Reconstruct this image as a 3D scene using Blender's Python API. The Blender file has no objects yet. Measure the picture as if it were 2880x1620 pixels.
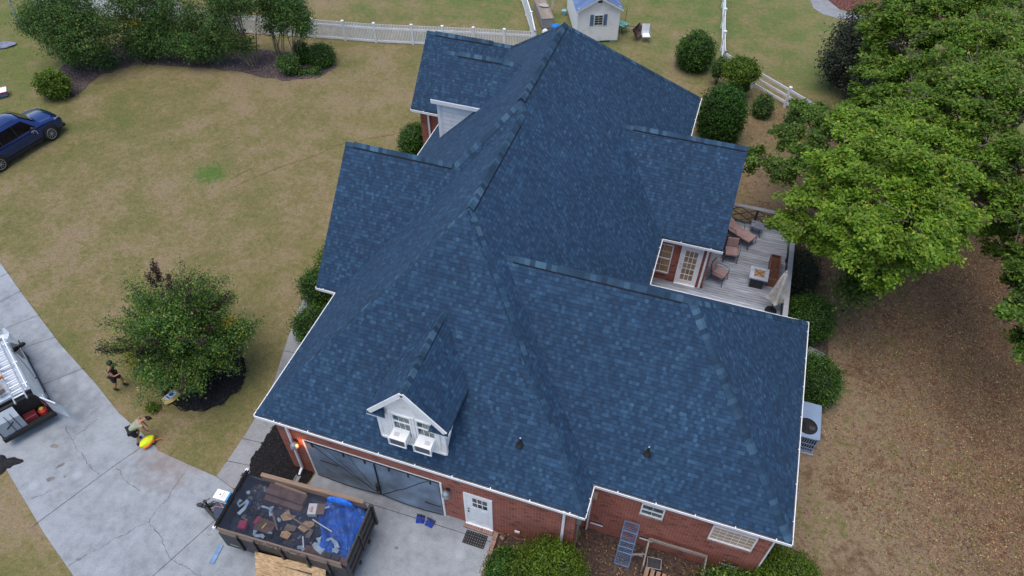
import bpy, bmesh, math, random
import numpy as np
from mathutils import Vector, Matrix
R = math.radians
random.seed(7)
RNG = np.random.default_rng(11)
scene = bpy.context.scene
COL = scene.collection

# ------------------------------------------------------------------ camera, sky, sun, exposure
cam_d = bpy.data.cameras.new('camera')
cam = bpy.data.objects.new('camera', cam_d)
COL.objects.link(cam)
scene.camera = cam
cam_d.sensor_width = 36.0
cam_d.lens = 36.0 * 2025.287 / 2880.0
cam_d.clip_start = 0.5
cam_d.clip_end = 2000.0
_p, _y, _r = R(47.9), R(-18.375), R(0.045)
fw = Vector((math.sin(_y) * math.cos(_p), math.cos(_y) * math.cos(_p), -math.sin(_p)))
rt = Vector((math.cos(_y), -math.sin(_y), 0.0))
up = rt.cross(fw)
r2 = rt * math.cos(_r) + up * math.sin(_r)
u2 = -rt * math.sin(_r) + up * math.cos(_r)
m = Matrix((r2, u2, -fw)).transposed().to_4x4()
m.translation = Vector((0, 0, 24.364))
cam.matrix_world = m
scene.render.resolution_x = 1024
scene.render.resolution_y = 576

SUN_EL, SUN_AZ = 79.0, 215.0      # azimuth the light comes from, degrees clockwise from +Y
world = bpy.data.worlds.new('World')
scene.world = world
world.use_nodes = True
wn = world.node_tree
for n in list(wn.nodes):
    wn.nodes.remove(n)
sky = wn.nodes.new('ShaderNodeTexSky')
sky.sky_type = 'NISHITA'
sky.sun_disc = False
sky.sun_elevation = R(SUN_EL)
sky.sun_rotation = R(SUN_AZ)
sky.air_density = 1.0
sky.dust_density = 2.0
bg = wn.nodes.new('ShaderNodeBackground')
bg.inputs['Strength'].default_value = 0.125
wo = wn.nodes.new('ShaderNodeOutputWorld')
wn.links.new(sky.outputs[0], bg.inputs[0])
wn.links.new(bg.outputs[0], wo.inputs[0])
sun_d = bpy.data.lights.new('sun', 'SUN')
sun_d.energy = 1.15
sun_d.angle = R(45)
sun_d.color = (1.0, 0.93, 0.84)
sun = bpy.data.objects.new('sun', sun_d)
COL.objects.link(sun)
_d = Vector((math.sin(R(SUN_AZ)) * math.cos(R(SUN_EL)), math.cos(R(SUN_AZ)) * math.cos(R(SUN_EL)), math.sin(R(SUN_EL))))
sun.rotation_euler = _d.to_track_quat('Z', 'Y').to_euler()
sun.location = (-40, -20, 60)
scene.view_settings.view_transform = 'Standard'
scene.view_settings.look = 'None'
scene.view_settings.gamma = 1.0
scene.view_settings.exposure = 0.80
scene.view_settings.use_curve_mapping = False

# ------------------------------------------------------------------ helpers
def tag(o, label=None, cat=None, group=None, kind=None):
    if label: o['label'] = label
    if cat: o['category'] = cat
    if group: o['group'] = group
    if kind: o['kind'] = kind
    return o

def thing(name, label, cat, loc=(0, 0, 0), rz=0.0, group=None):
    o = bpy.data.objects.new(name, None)
    o.empty_display_size = 0.3
    COL.objects.link(o)
    o.location = loc
    o.rotation_euler = (0, 0, rz)
    return tag(o, label, cat, group)

def dup(root, loc, rz=None, label=None, group=None, scale=None):
    r = root.copy(); COL.objects.link(r)
    r.location = loc
    if rz is not None: r.rotation_euler = (0, 0, rz)
    if scale is not None: r.scale = (scale,) * 3
    if label: r['label'] = label
    if group: r['group'] = group
    for ch in list(root.children):
        c = ch.copy(); COL.objects.link(c); c.parent = r
        for g in ch.children:
            d = g.copy(); COL.objects.link(d); d.parent = c
    return r

class MB:
    """collects geometry for one mesh object"""
    def __init__(s):
        s.v = []; s.f = []; s.uv = []; s.mi = []
    def add(s, vs, fs, uvs=None, mi=0):
        b = len(s.v)
        s.v += [tuple(v) for v in vs]
        for k, f in enumerate(fs):
            s.f.append(tuple(b + i for i in f))
            s.uv.append(uvs[k] if uvs else None)
            s.mi.append(mi)
        return s
    def box(s, c, d, rz=0.0, mi=0, rx=0.0, ry=0.0):
        hx, hy, hz = d[0] / 2, d[1] / 2, d[2] / 2
        M = Matrix.Translation(c) @ Matrix.Rotation(rz, 4, 'Z') @ Matrix.Rotation(ry, 4, 'Y') @ Matrix.Rotation(rx, 4, 'X')
        vs = [M @ Vector((x, y, z)) for x in (-hx, hx) for y in (-hy, hy) for z in (-hz, hz)]
        s.add(vs, [(0, 1, 3, 2), (4, 6, 7, 5), (0, 4, 5, 1), (2, 3, 7, 6), (0, 2, 6, 4), (1, 5, 7, 3)], None, mi)
        return s
    def bb(s, x0, x1, y0, y1, z0, z1, mi=0):
        return s.box(((x0 + x1) / 2, (y0 + y1) / 2, (z0 + z1) / 2), (abs(x1 - x0), abs(y1 - y0), abs(z1 - z0)), 0, mi)
    def beam(s, a, b, w, h, mi=0, upv=(0, 0, 1)):
        a = Vector(a); b = Vector(b); d = (b - a).normalized()
        u = Vector(upv)
        if abs(d.dot(u)) > 0.98: u = Vector((0, 1, 0))
        sd = d.cross(u).normalized(); u = sd.cross(d).normalized()
        vs = []
        for p in (a, b):
            for sx, sy in ((-1, -1), (1, -1), (1, 1), (-1, 1)):
                vs.append(p + sd * sx * w / 2 + u * sy * h / 2)
        s.add(vs, [(0, 1, 2, 3), (7, 6, 5, 4), (0, 4, 5, 1), (1, 5, 6, 2), (2, 6, 7, 3), (3, 7, 4, 0)], None, mi)
        return s
    def tube(s, pts, r, n=8, mi=0, cap=True):
        pts = [Vector(p) for p in pts]
        rs = r if isinstance(r, (list, tuple)) else [r] * len(pts)
        rings = []
        prev = None
        for i, p in enumerate(pts):
            if i == 0: d = pts[1] - p
            elif i == len(pts) - 1: d = p - pts[i - 1]
            else: d = pts[i + 1] - pts[i - 1]
            d.normalize()
            u = prev if prev is not None else (Vector((0, 0, 1)) if abs(d.z) < 0.9 else Vector((1, 0, 0)))
            sd = d.cross(u)
            if sd.length < 1e-5: sd = d.cross(Vector((0, 1, 0)))
            sd.normalize(); u = sd.cross(d).normalized(); prev = u
            rings.append([p + (sd * math.cos(2 * math.pi * k / n) + u * math.sin(2 * math.pi * k / n)) * rs[i] for k in range(n)])
        vs = [v for rg in rings for v in rg]
        fs = []
        for i in range(len(pts) - 1):
            for k in range(n):
                k2 = (k + 1) % n
                fs.append((i * n + k, i * n + k2, (i + 1) * n + k2, (i + 1) * n + k))
        if cap:
            fs.append(tuple(range(n - 1, -1, -1)))
            fs.append(tuple((len(pts) - 1) * n + k for k in range(n)))
        s.add(vs, fs, None, mi)
        return s
    def cyl(s, a, b, r, n=20, mi=0):
        return s.tube([a, b], r, n, mi)
    def ell(s, c, r, nu=16, nv=10, mi=0, jit=0.0):
        vs = []; fs = []
        for j in range(nv + 1):
            t = math.pi * j / nv
            for i in range(nu):
                a = 2 * math.pi * i / nu
                q = 1 + random.uniform(-jit, jit)
                vs.append((c[0] + r[0] * math.sin(t) * math.cos(a) * q, c[1] + r[1] * math.sin(t) * math.sin(a) * q, c[2] + r[2] * math.cos(t) * q))
        for j in range(nv):
            for i in range(nu):
                i2 = (i + 1) % nu
                fs.append((j * nu + i, (j + 1) * nu + i, (j + 1) * nu + i2, j * nu + i2))
        s.add(vs, fs, None, mi)
        return s
    def poly(s, pts, mi=0, uv=None):
        s.add(pts, [tuple(range(len(pts)))], [uv] if uv else None, mi)
        return s
    def prism(s, pts2, z0, z1, mi=0):
        n = len(pts2)
        vs = [(p[0], p[1], z0) for p in pts2] + [(p[0], p[1], z1) for p in pts2]
        fs = [tuple(range(n - 1, -1, -1)), tuple(range(n, 2 * n))]
        for i in range(n):
            j = (i + 1) % n
            fs.append((i, j, n + j, n + i))
        s.add(vs, fs, None, mi)
        return s
    def build(s, name, mats, parent=None, origin=(0, 0, 0), smooth=False, bevel=0.0):
        me = bpy.data.meshes.new(name)
        ox, oy, oz = origin
        me.from_pydata([(v[0] - ox, v[1] - oy, v[2] - oz) for v in s.v], [], s.f)
        ul = me.uv_layers.new(name='UVMap')
        li = 0
        for k, f in enumerate(s.f):
            u = s.uv[k]
            if u is None:
                # metric box mapping
                p = [Vector(s.v[i]) for i in f]
                nn = Vector((0, 0, 0))
                for i in range(len(p)):
                    a, b = p[i], p[(i + 1) % len(p)]
                    nn += Vector(((a.y - b.y) * (a.z + b.z), (a.z - b.z) * (a.x + b.x), (a.x - b.x) * (a.y + b.y)))
                ax = max(range(3), key=lambda q: abs(nn[q]))
                if ax == 2: u = [(q.x, q.y) for q in p]
                elif ax == 1: u = [(q.x, q.z) for q in p]
                else: u = [(q.y, q.z) for q in p]
            for i in range(len(f)):
                ul.data[li].uv = u[i]; li += 1
        if not isinstance(mats, (list, tuple)): mats = [mats]
        for m_ in mats: me.materials.append(m_)
        me.polygons.foreach_set('material_index', s.mi)
        if smooth: me.polygons.foreach_set('use_smooth', [True] * len(me.polygons))
        me.validate(); me.update()
        o = bpy.data.objects.new(name, me)
        COL.objects.link(o)
        if parent is not None: o.parent = parent
        else: o.location = origin
        if bevel:
            b = o.modifiers.new('bevel', 'BEVEL'); b.width = bevel; b.segments = 2; b.limit_method = 'ANGLE'
        return o

# ------------------------------------------------------------------ materials
def N(nt, t, **kw):
    n = nt.nodes.new(t)
    for k, v in kw.items():
        if k.startswith('i_'):
            n.inputs[k[2:].replace('_', ' ')].default_value = v
        else: setattr(n, k, v)
    return n
def new_mat(name):
    m_ = bpy.data.materials.new(name); m_.use_nodes = True
    nt = m_.node_tree
    b = nt.nodes['Principled BSDF']
    return m_, nt, b
def mth(nt, op, a, b=None):
    n = nt.nodes.new('ShaderNodeMath'); n.operation = op
    for i, x in enumerate((a, b)):
        if x is None: continue
        if isinstance(x, (int, float)): n.inputs[i].default_value = x
        else: nt.links.new(x, n.inputs[i])
    return n.outputs[0]
def ramp(nt, fac, stops, interp='LINEAR'):
    n = nt.nodes.new('ShaderNodeValToRGB'); n.color_ramp.interpolation = interp
    e = n.color_ramp.elements
    while len(e) < len(stops): e.new(0.5)
    for i, (p, c) in enumerate(stops):
        e[i].position = p; e[i].color = (c[0], c[1], c[2], 1) if not isinstance(c, (int, float)) else (c, c, c, 1)
    nt.links.new(fac, n.inputs[0])
    return n.outputs[0]
def noise(nt, vec, scale, detail=4, rough=0.55, dist=0.0):
    n = nt.nodes.new('ShaderNodeTexNoise')
    n.inputs['Scale'].default_value = scale; n.inputs['Detail'].default_value = detail
    n.inputs['Roughness'].default_value = rough; n.inputs['Distortion'].default_value = dist
    if vec is not None: nt.links.new(vec, n.inputs['Vector'])
    return n.outputs[0]
def mix(nt, fac, a, b, blend='MIX'):
    n = nt.nodes.new('ShaderNodeMix'); n.data_type = 'RGBA'; n.blend_type = blend
    for k, x in (('Factor', fac), ('A', a), ('B', b)):
        s_ = [q for q in n.inputs if q.name == k and (q.type == 'RGBA' or k == 'Factor' and q.type == 'VALUE')][0]
        if isinstance(x, (int, float)): s_.default_value = x
        elif isinstance(x, tuple): s_.default_value = (x[0], x[1], x[2], 1)
        else: nt.links.new(x, s_)
    return [q for q in n.outputs if q.type == 'RGBA'][0]
def bump(nt, b, h, strength=0.4, dist=0.02):
    n = nt.nodes.new('ShaderNodeBump'); n.inputs['Strength'].default_value = strength; n.inputs['Distance'].default_value = dist
    nt.links.new(h, n.inputs['Height']); nt.links.new(n.outputs[0], b.inputs['Normal'])
def gpos(nt):
    return nt.nodes.new('ShaderNodeNewGeometry').outputs['Position']
def pm(name, col, rough=0.6, var=0.15, scale=6.0, metal=0.0, bmp=0.0, spec=0.5, col2=None, emit=None, estr=0.0, detail=5):
    m_, nt, b = new_mat(name)
    tc = nt.nodes.new('ShaderNodeTexCoord').outputs['Object']
    f = noise(nt, tc, scale, detail)
    c2 = col2 or tuple(max(0, x * (1 - 1.6 * var)) for x in col)
    c1 = tuple(min(1, x * (1 + var)) for x in col) if not col2 else col
    nt.links.new(ramp(nt, f, [(0.33, c2), (0.66, c1)]), b.inputs['Base Color'])
    b.inputs['Roughness'].default_value = rough
    b.inputs['Metallic'].default_value = metal
    b.inputs['Specular IOR Level'].default_value = spec
    if bmp: bump(nt, b, f, bmp, 0.02)
    if emit:
        b.inputs['Emission Color'].default_value = (*emit, 1); b.inputs['Emission Strength'].default_value = estr
    return m_

def shingle_mat(name, row=0.132, tab=0.108, lift=1.0):
    m_, nt, b = new_mat(name)
    uv = nt.nodes.new('ShaderNodeUVMap').outputs[0]
    sp = nt.nodes.new('ShaderNodeSeparateXYZ'); nt.links.new(uv, sp.inputs[0])
    U, V = sp.outputs[0], sp.outputs[1]
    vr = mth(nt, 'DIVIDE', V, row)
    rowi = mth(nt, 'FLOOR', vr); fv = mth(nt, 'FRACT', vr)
    w1 = nt.nodes.new('ShaderNodeTexWhiteNoise'); w1.noise_dimensions = '1D'; nt.links.new(rowi, w1.inputs['W'])
    off = mth(nt, 'MULTIPLY', w1.outputs[0], 37.0)
    def cells(w, k):
        uu = mth(nt, 'ADD', mth(nt, 'DIVIDE', U, w), mth(nt, 'MULTIPLY', off, k))
        ci = mth(nt, 'FLOOR', uu)
        cb = nt.nodes.new('ShaderNodeCombineXYZ'); nt.links.new(ci, cb.inputs[0]); nt.links.new(rowi, cb.inputs[1]); cb.inputs[2].default_value = k * 5
        wv = nt.nodes.new('ShaderNodeTexWhiteNoise'); wv.noise_dimensions = '3D'; nt.links.new(cb.outputs[0], wv.inputs['Vector'])
        return wv.outputs[0], mth(nt, 'FRACT', uu)
    a, fa = cells(tab, 1.0)
    c, fc = cells(tab * 2.3, 1.7)
    v = mth(nt, 'ADD', mth(nt, 'MULTIPLY', a, 0.84), mth(nt, 'MULTIPLY', c, 0.16))
    L = lift
    col = ramp(nt, v, [(0.0, (0.0106, 0.0325, 0.0702)), (0.35, (0.0143, 0.0427, 0.0895)), (0.62, (0.0185, 0.0535, 0.1089)), (0.82, (0.0231, 0.0649, 0.1271)), (0.94, (0.0326, 0.0854, 0.1573)), (1.0, (0.0423, 0.1014, 0.1779))])
    gp = gpos(nt)
    big = noise(nt, gp, 0.35, 3)
    col = mix(nt, 1.0, col, ramp(nt, big, [(0.3, 0.90), (0.7, 1.08)]), 'MULTIPLY')
    gr = noise(nt, gp, 60.0, 2)
    col = mix(nt, 1.0, col, ramp(nt, gr, [(0.3, 0.72), (0.7, 1.28)]), 'MULTIPLY')
    # shadow line at each course's butt edge, painted dark; tab sides darkened too
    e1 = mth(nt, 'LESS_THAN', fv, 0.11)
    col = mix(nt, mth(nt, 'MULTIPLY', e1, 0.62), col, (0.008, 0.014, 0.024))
    e2 = mth(nt, 'MULTIPLY', mth(nt, 'LESS_THAN', fa, 0.05), mth(nt, 'GREATER_THAN', a, 0.45))
    col = mix(nt, mth(nt, 'MULTIPLY', e2, 0.5), col, (0.008, 0.014, 0.024))
    nt.links.new(col, b.inputs['Base Color'])
    b.inputs['Roughness'].default_value = 0.85
    b.inputs['Specular IOR Level'].default_value = 0.35
    h = mth(nt, 'SUBTRACT', mth(nt, 'ADD', mth(nt, 'MULTIPLY', mth(nt, 'GREATER_THAN', v, 0.5), 0.4), mth(nt, 'SUBTRACT', 1.0, fv)), mth(nt, 'MULTIPLY', e1, 1.0))
    h = mth(nt, 'ADD', h, mth(nt, 'MULTIPLY', gr, 0.5))
    bump(nt, b, h, 0.55, 0.012)
    return m_

def island_mat(name, stops, rough=0.8, nscale=40.0, trans=0.0, spec=0.3):
    """colour picked per separate piece (leaf, cap shingle) inside one mesh"""
    m_, nt, b = new_mat(name)
    g = nt.nodes.new('ShaderNodeNewGeometry')
    col = ramp(nt, g.outputs['Random Per Island'], stops)
    big = noise(nt, g.outputs['Position'], 0.9, 3)
    col = mix(nt, 1.0, col, ramp(nt, big, [(0.3, 0.62), (0.7, 1.35)] if trans else [(0.3, 0.75), (0.7, 1.2)]), 'MULTIPLY')
    nt.links.new(col, b.inputs['Base Color'])
    b.inputs['Roughness'].default_value = rough
    b.inputs['Specular IOR Level'].default_value = spec
    if trans:
        t = nt.nodes.new('ShaderNodeBsdfTranslucent'); nt.links.new(col, t.inputs[0])
        mx = nt.nodes.new('ShaderNodeMixShader'); mx.inputs[0].default_value = trans
        nt.links.new(b.outputs[0], mx.inputs[1]); nt.links.new(t.outputs[0], mx.inputs[2])
        nt.links.new(mx.outputs[0], nt.nodes['Material Output'].inputs[0])
    return m_

def brick_mat(name, c1, c2, mort, w=0.205, h=0.072, dark=0.0):
    m_, nt, b = new_mat(name)
    uv = nt.nodes.new('ShaderNodeUVMap').outputs[0]
    br = nt.nodes.new('ShaderNodeTexBrick')
    nt.links.new(uv, br.inputs['Vector'])
    br.inputs['Scale'].default_value = 1.0
    br.inputs['Brick Width'].default_value = w; br.inputs['Row Height'].default_value = h
    br.inputs['Mortar Size'].default_value = 0.0055; br.inputs['Mortar Smooth'].default_value = 0.1
    br.inputs['Color1'].default_value = (*c1, 1); br.inputs['Color2'].default_value = (*c2, 1); br.inputs['Mortar'].default_value = (*mort, 1)
    br.inputs['Bias'].default_value = -0.15
    gp = gpos(nt)
    n1 = noise(nt, gp, 1.2, 4)
    col = mix(nt, 1.0, br.outputs[0], ramp(nt, n1, [(0.3, 0.78), (0.7, 1.12)]), 'MULTIPLY')
    # odd dark clinker bricks
    sp = nt.nodes.new('ShaderNodeSeparateXYZ'); nt.links.new(uv, sp.inputs[0])
    ry = mth(nt, 'FLOOR', mth(nt, 'DIVIDE', sp.outputs[1], h)); rx = mth(nt, 'FLOOR', mth(nt, 'ADD', mth(nt, 'DIVIDE', sp.outputs[0], w), mth(nt, 'MULTIPLY', ry, 0.5)))
    cb = nt.nodes.new('ShaderNodeCombineXYZ'); nt.links.new(rx, cb.inputs[0]); nt.links.new(ry, cb.inputs[1])
    wv = nt.nodes.new('ShaderNodeTexWhiteNoise'); nt.links.new(cb.outputs[0], wv.inputs['Vector'])
    col = mix(nt, mth(nt, 'MULTIPLY', mth(nt, 'GREATER_THAN', wv.outputs[0], 0.9), 0.5), col, (0.04, 0.02, 0.02))
    nt.links.new(col, b.inputs['Base Color']); b.inputs['Roughness'].default_value = 0.85
    bump(nt, b, br.outputs['Fac'], -0.4, 0.008)
    return m_

def ground_mat():
    m_, nt, b = new_mat('lawn')
    gp = gpos(nt)
    n0 = noise(nt, gp, 0.13, 5, 0.6)
    n1 = noise(nt, gp, 0.55, 5, 0.6)
    n2 = noise(nt, gp, 3.2, 5, 0.65)
    n3 = noise(nt, gp, 22.0, 3, 0.7)
    # stretched fine fibres
    mp = nt.nodes.new('ShaderNodeMapping'); mp.inputs['Scale'].default_value = (75, 45, 45); mp.inputs['Rotation'].default_value = (0, 0, 0.6)
    nt.links.new(gp, mp.inputs[0]); n4 = noise(nt, mp.outputs[0], 1.0, 3, 0.7)
    f = mth(nt, 'ADD', mth(nt, 'ADD', mth(nt, 'MULTIPLY', n0, 0.36), mth(nt, 'MULTIPLY', n1, 0.34)), mth(nt, 'MULTIPLY', n2, 0.30))
    tan = (0.235, 0.180, 0.094); olive = (0.155, 0.135, 0.052); green = (0.085, 0.115, 0.032); brown = (0.21, 0.148, 0.098)
    base = ramp(nt, f, [(0.40, (0.2513, 0.1891, 0.1213)), (0.455, (0.2398, 0.1891, 0.1062)), (0.49, (0.2062, 0.1719, 0.0797)), (0.535, (0.1726, 0.1548, 0.0645)), (0.585, (0.1438, 0.1452, 0.0531)), (0.66, (0.1074, 0.1337, 0.0399))])
    # right of the house: dry, leaf-strewn soil-brown turf
    sp = nt.nodes.new('ShaderNodeSeparateXYZ'); nt.links.new(gp, sp.inputs[0])
    wob = mth(nt, 'MULTIPLY', mth(nt, 'SUBTRACT', n0, 0.5), 5.0)
    sx = mth(nt, 'ADD', sp.outputs[0], wob)
    mask = ramp(nt, mth(nt, 'DIVIDE', mth(nt, 'ADD', sx, 3.0), 8.0), [(0.35, 0.0), (0.8, 1.0)])
    my = ramp(nt, mth(nt, 'DIVIDE', sp.outputs[1], 60.0), [(0.60, 1.0), (0.70, 0.0)])
    mask = mth(nt, 'MULTIPLY', mask, my)
    dry = ramp(nt, mth(nt, 'ADD', mth(nt, 'MULTIPLY', n1, 0.5), mth(nt, 'MULTIPLY', n2, 0.5)), [(0.38, (0.130, 0.082, 0.048)), (0.45, (0.185, 0.125, 0.076)), (0.51, (0.245, 0.180, 0.118)), (0.56, (0.185, 0.155, 0.078)), (0.64, (0.115, 0.118, 0.042))])
    deep = ramp(nt, mth(nt, 'DIVIDE', mth(nt, 'ADD', mth(nt, 'ADD', sx, mth(nt, 'MULTIPLY', sp.outputs[1], 0.32)), -9.5), 14.0), [(0.25, 0.0), (0.85, 0.8)])  # leaf-dense zone, browner and darker, with the tree shade painted in
    dry = mix(nt, deep, dry, ramp(nt, n2, [(0.38, (0.105, 0.060, 0.036)), (0.52, (0.165, 0.098, 0.055)), (0.66, (0.130, 0.105, 0.044))]))
    base = mix(nt, mask, base, dry)
    # beyond the fences the turf is greener
    gy = ramp(nt, mth(nt, 'DIVIDE', mth(nt, 'ADD', sp.outputs[1], wob), 60.0), [(0.66, 0.0), (0.74, 1.0)])
    far = ramp(nt, f, [(0.38, (0.25, 0.20, 0.11)), (0.47, (0.19, 0.175, 0.075)), (0.55, (0.115, 0.165, 0.050)), (0.68, (0.09, 0.15, 0.045))])
    base = mix(nt, mth(nt, 'MULTIPLY', gy, 0.75), base, far)
    # left margin by the car, a little greener as well
    gx = ramp(nt, mth(nt, 'DIVIDE', mth(nt, 'MULTIPLY', mth(nt, 'ADD', sx, 33.0), -1.0), 10.0), [(0.3, 0.0), (0.7, 1.0)])
    base = mix(nt, mth(nt, 'MULTIPLY', gx, 0.6), base, ramp(nt, n1, [(0.35, (0.19, 0.17, 0.085)), (0.5, (0.13, 0.155, 0.045)), (0.68, (0.10, 0.16, 0.032))]))
    # one lush patch
    vm = nt.nodes.new('ShaderNodeVectorMath'); vm.operation = 'DISTANCE'; nt.links.new(gp, vm.inputs[0]); vm.inputs[1].default_value = (-24.8, 23.6, 0)
    pd = ramp(nt, mth(nt, 'ADD', mth(nt, 'DIVIDE', vm.outputs['Value'], 1.7), mth(nt, 'MULTIPLY', mth(nt, 'SUBTRACT', n2, 0.5), 2.2)), [(0.3, 1.0), (0.62, 0.0)])
    base = mix(nt, mth(nt, 'MULTIPLY', pd, 0.85), base, (0.075, 0.150, 0.03))
    n5 = noise(nt, gp, 8.0, 4, 0.7)
    base = mix(nt, 1.0, base, ramp(nt, n5, [(0.32, 0.80), (0.68, 1.18)]), 'MULTIPLY')
    base = mix(nt, 1.0, base, ramp(nt, n3, [(0.3, 0.66), (0.7, 1.32)]), 'MULTIPLY')
    base = mix(nt, 1.0, base, ramp(nt, n4, [(0.3, 0.74), (0.7, 1.24)]), 'MULTIPLY')
    nt.links.new(base, b.inputs['Base Color']); b.inputs['Roughness'].default_value = 0.95; b.inputs['Specular IOR Level'].default_value = 0.1
    bump(nt, b, mth(nt, 'ADD', mth(nt, 'MULTIPLY', n3, 1.0), n4), 0.5, 0.03)
    return m_

def concrete_mat(name, c=(0.33, 0.34, 0.345), var=1.0):
    m_, nt, b = new_mat(name)
    gp = gpos(nt)
    n0 = noise(nt, gp, 0.45, 6, 0.65); n1 = noise(nt, gp, 2.6, 6, 0.7); n2 = noise(nt, gp, 30, 3, 0.7)
    lo = tuple(x * 0.78 for x in c); hi = tuple(x * 1.15 for x in c)
    col = ramp(nt, mth(nt, 'ADD', mth(nt, 'MULTIPLY', n0, 0.55), mth(nt, 'MULTIPLY', n1, 0.45)), [(0.40, lo), (0.5, c), (0.60, hi)])
    # pale scaled spots
    vo = nt.nodes.new('ShaderNodeTexVoronoi'); vo.inputs['Scale'].default_value = 0.9; vo.inputs['Randomness'].default_value = 1.0
    nt.links.new(gp, vo.inputs['Vector'])
    sp = ramp(nt, mth(nt, 'ADD', vo.outputs['Distance'], mth(nt, 'MULTIPLY', mth(nt, 'SUBTRACT', n1, 0.5), 0.35)), [(0.10, 1.0), (0.22, 0.0)])
    col = mix(nt, mth(nt, 'MULTIPLY', sp, 0.38), col, tuple(min(1, x * 1.5) for x in c))
    col = mix(nt, 1.0, col, ramp(nt, n2, [(0.3, 0.80), (0.7, 1.18)]), 'MULTIPLY')
    # rusty stain along the upper rim
    n3 = noise(nt, gp, 0.8, 4)
    vm = nt.nodes.new('ShaderNodeVectorMath'); vm.operation = 'DISTANCE'; nt.links.new(gp, vm.inputs[0]); vm.inputs[1].default_value = (-16.2, 8.75, 0)
    st = ramp(nt, mth(nt, 'ADD', mth(nt, 'DIVIDE', vm.outputs['Value'], 2.2), mth(nt, 'MULTIPLY', mth(nt, 'SUBTRACT', n1, 0.5), 1.2)), [(0.2, 1.0), (0.75, 0.0)])
    col = mix(nt, mth(nt, 'MULTIPLY', st, 0.38), col, (0.24, 0.15, 0.10))
    nt.links.new(col, b.inputs['Base Color']); b.inputs['Roughness'].default_value = 0.85; b.inputs['Specular IOR Level'].default_value = 0.3
    bump(nt, b, n2, 0.25, 0.006)
    return m_

def wood_mat(name, c1, c2, axis=0, board=0.14, gap=0.05, rough=0.8, off=0.0):
    """weathered boards running along one axis (world position)"""
    m_, nt, b = new_mat(name)
    tc = nt.nodes.new('ShaderNodeUVMap').outputs[0]
    sp = nt.nodes.new('ShaderNodeSeparateXYZ'); nt.links.new(tc, sp.inputs[0])
    cr = sp.outputs[1] if axis == 0 else sp.outputs[0]
    q = mth(nt, 'DIVIDE', mth(nt, 'ADD', cr, off), board)
    bi = mth(nt, 'FLOOR', q); fr = mth(nt, 'FRACT', q)
    w1 = nt.nodes.new('ShaderNodeTexWhiteNoise'); w1.noise_dimensions = '1D'; nt.links.new(bi, w1.inputs['W'])
    mp = nt.nodes.new('ShaderNodeMapping'); mp.inputs['Scale'].default_value = (1.5, 25, 1) if axis == 0 else (25, 1.5, 1)
    nt.links.new(tc, mp.inputs[0])
    g = noise(nt, mp.outputs[0], 1.0, 5, 0.65)
    col = ramp(nt, g, [(0.3, c2), (0.62, c1)])
    col = mix(nt, 1.0, col, ramp(nt, w1.outputs[0], [(0.0, 0.75), (1.0, 1.15)]), 'MULTIPLY')
    e = mth(nt, 'LESS_THAN', fr, gap)
    col = mix(nt, mth(nt, 'MULTIPLY', e, 0.85), col, (0.02, 0.02, 0.02))
    nt.links.new(col, b.inputs['Base Color']); b.inputs['Roughness'].default_value = rough
    bump(nt, b, mth(nt, 'SUBTRACT', g, e), 0.4, 0.01)
    return m_

def siding_mat(name, h=0.11, c=(0.88, 0.88, 0.86)):
    m_, nt, b = new_mat(name)
    gp = gpos(nt)
    sp = nt.nodes.new('ShaderNodeSeparateXYZ'); nt.links.new(gp, sp.inputs[0])
    fr = mth(nt, 'FRACT', mth(nt, 'DIVIDE', sp.outputs[2], h))
    n1 = noise(nt, gp, 2.5, 5, 0.65)
    col = ramp(nt, n1, [(0.30, tuple(x * 0.80 for x in c)), (0.5, c)])
    e = mth(nt, 'LESS_THAN', fr, 0.07)
    col = mix(nt, mth(nt, 'MULTIPLY', e, 0.45), col, (0.35, 0.36, 0.38))
    nt.links.new(col, b.inputs['Base Color']); b.inputs['Roughness'].default_value = 0.5
    bump(nt, b, mth(nt, 'SUBTRACT', 1.0, fr), 0.6, 0.015)
    return m_

def net_mat(name, col, alpha, scale=900.0):
    m_, nt, b = new_mat(name)
    gp = gpos(nt)
    n1 = noise(nt, gp, 1.4, 4)
    nt.links.new(ramp(nt, n1, [(0.3, tuple(x * 0.75 for x in col)), (0.7, tuple(x * 1.2 for x in col))]), b.inputs['Base Color'])
    b.inputs['Roughness'].default_value = 0.7
    nt.links.new(ramp(nt, n1, [(0.3, alpha * 0.85), (0.7, min(1, alpha * 1.1))]), b.inputs['Alpha'])
    return m_

def osb_mat(name):
    m_, nt, b = new_mat(name)
    tc = nt.nodes.new('ShaderNodeTexCoord').outputs['Object']
    mp = nt.nodes.new('ShaderNodeMapping'); mp.inputs['Scale'].default_value = (9, 26, 26); nt.links.new(tc, mp.inputs[0])
    vo = nt.nodes.new('ShaderNodeTexVoronoi'); vo.inputs['Scale'].default_value = 1.0; nt.links.new(mp.outputs[0], vo.inputs['Vector'])
    n1 = noise(nt, tc, 1.5, 4)
    sp = nt.nodes.new('ShaderNodeSeparateXYZ'); nt.links.new(vo.outputs['Color'], sp.inputs[0])
    col = ramp(nt, sp.outputs[0], [(0.0, (0.30, 0.17, 0.08)), (0.25, (0.46, 0.29, 0.14)), (0.8, (0.56, 0.37, 0.19)), (1.0, (0.64, 0.46, 0.27))])
    col = mix(nt, 1.0, col, ramp(nt, n1, [(0.3, 0.88), (0.7, 1.1)]), 'MULTIPLY')
    nt.links.new(col, b.inputs['Base Color']); b.inputs['Roughness'].default_value = 0.75
    return m_

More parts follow.
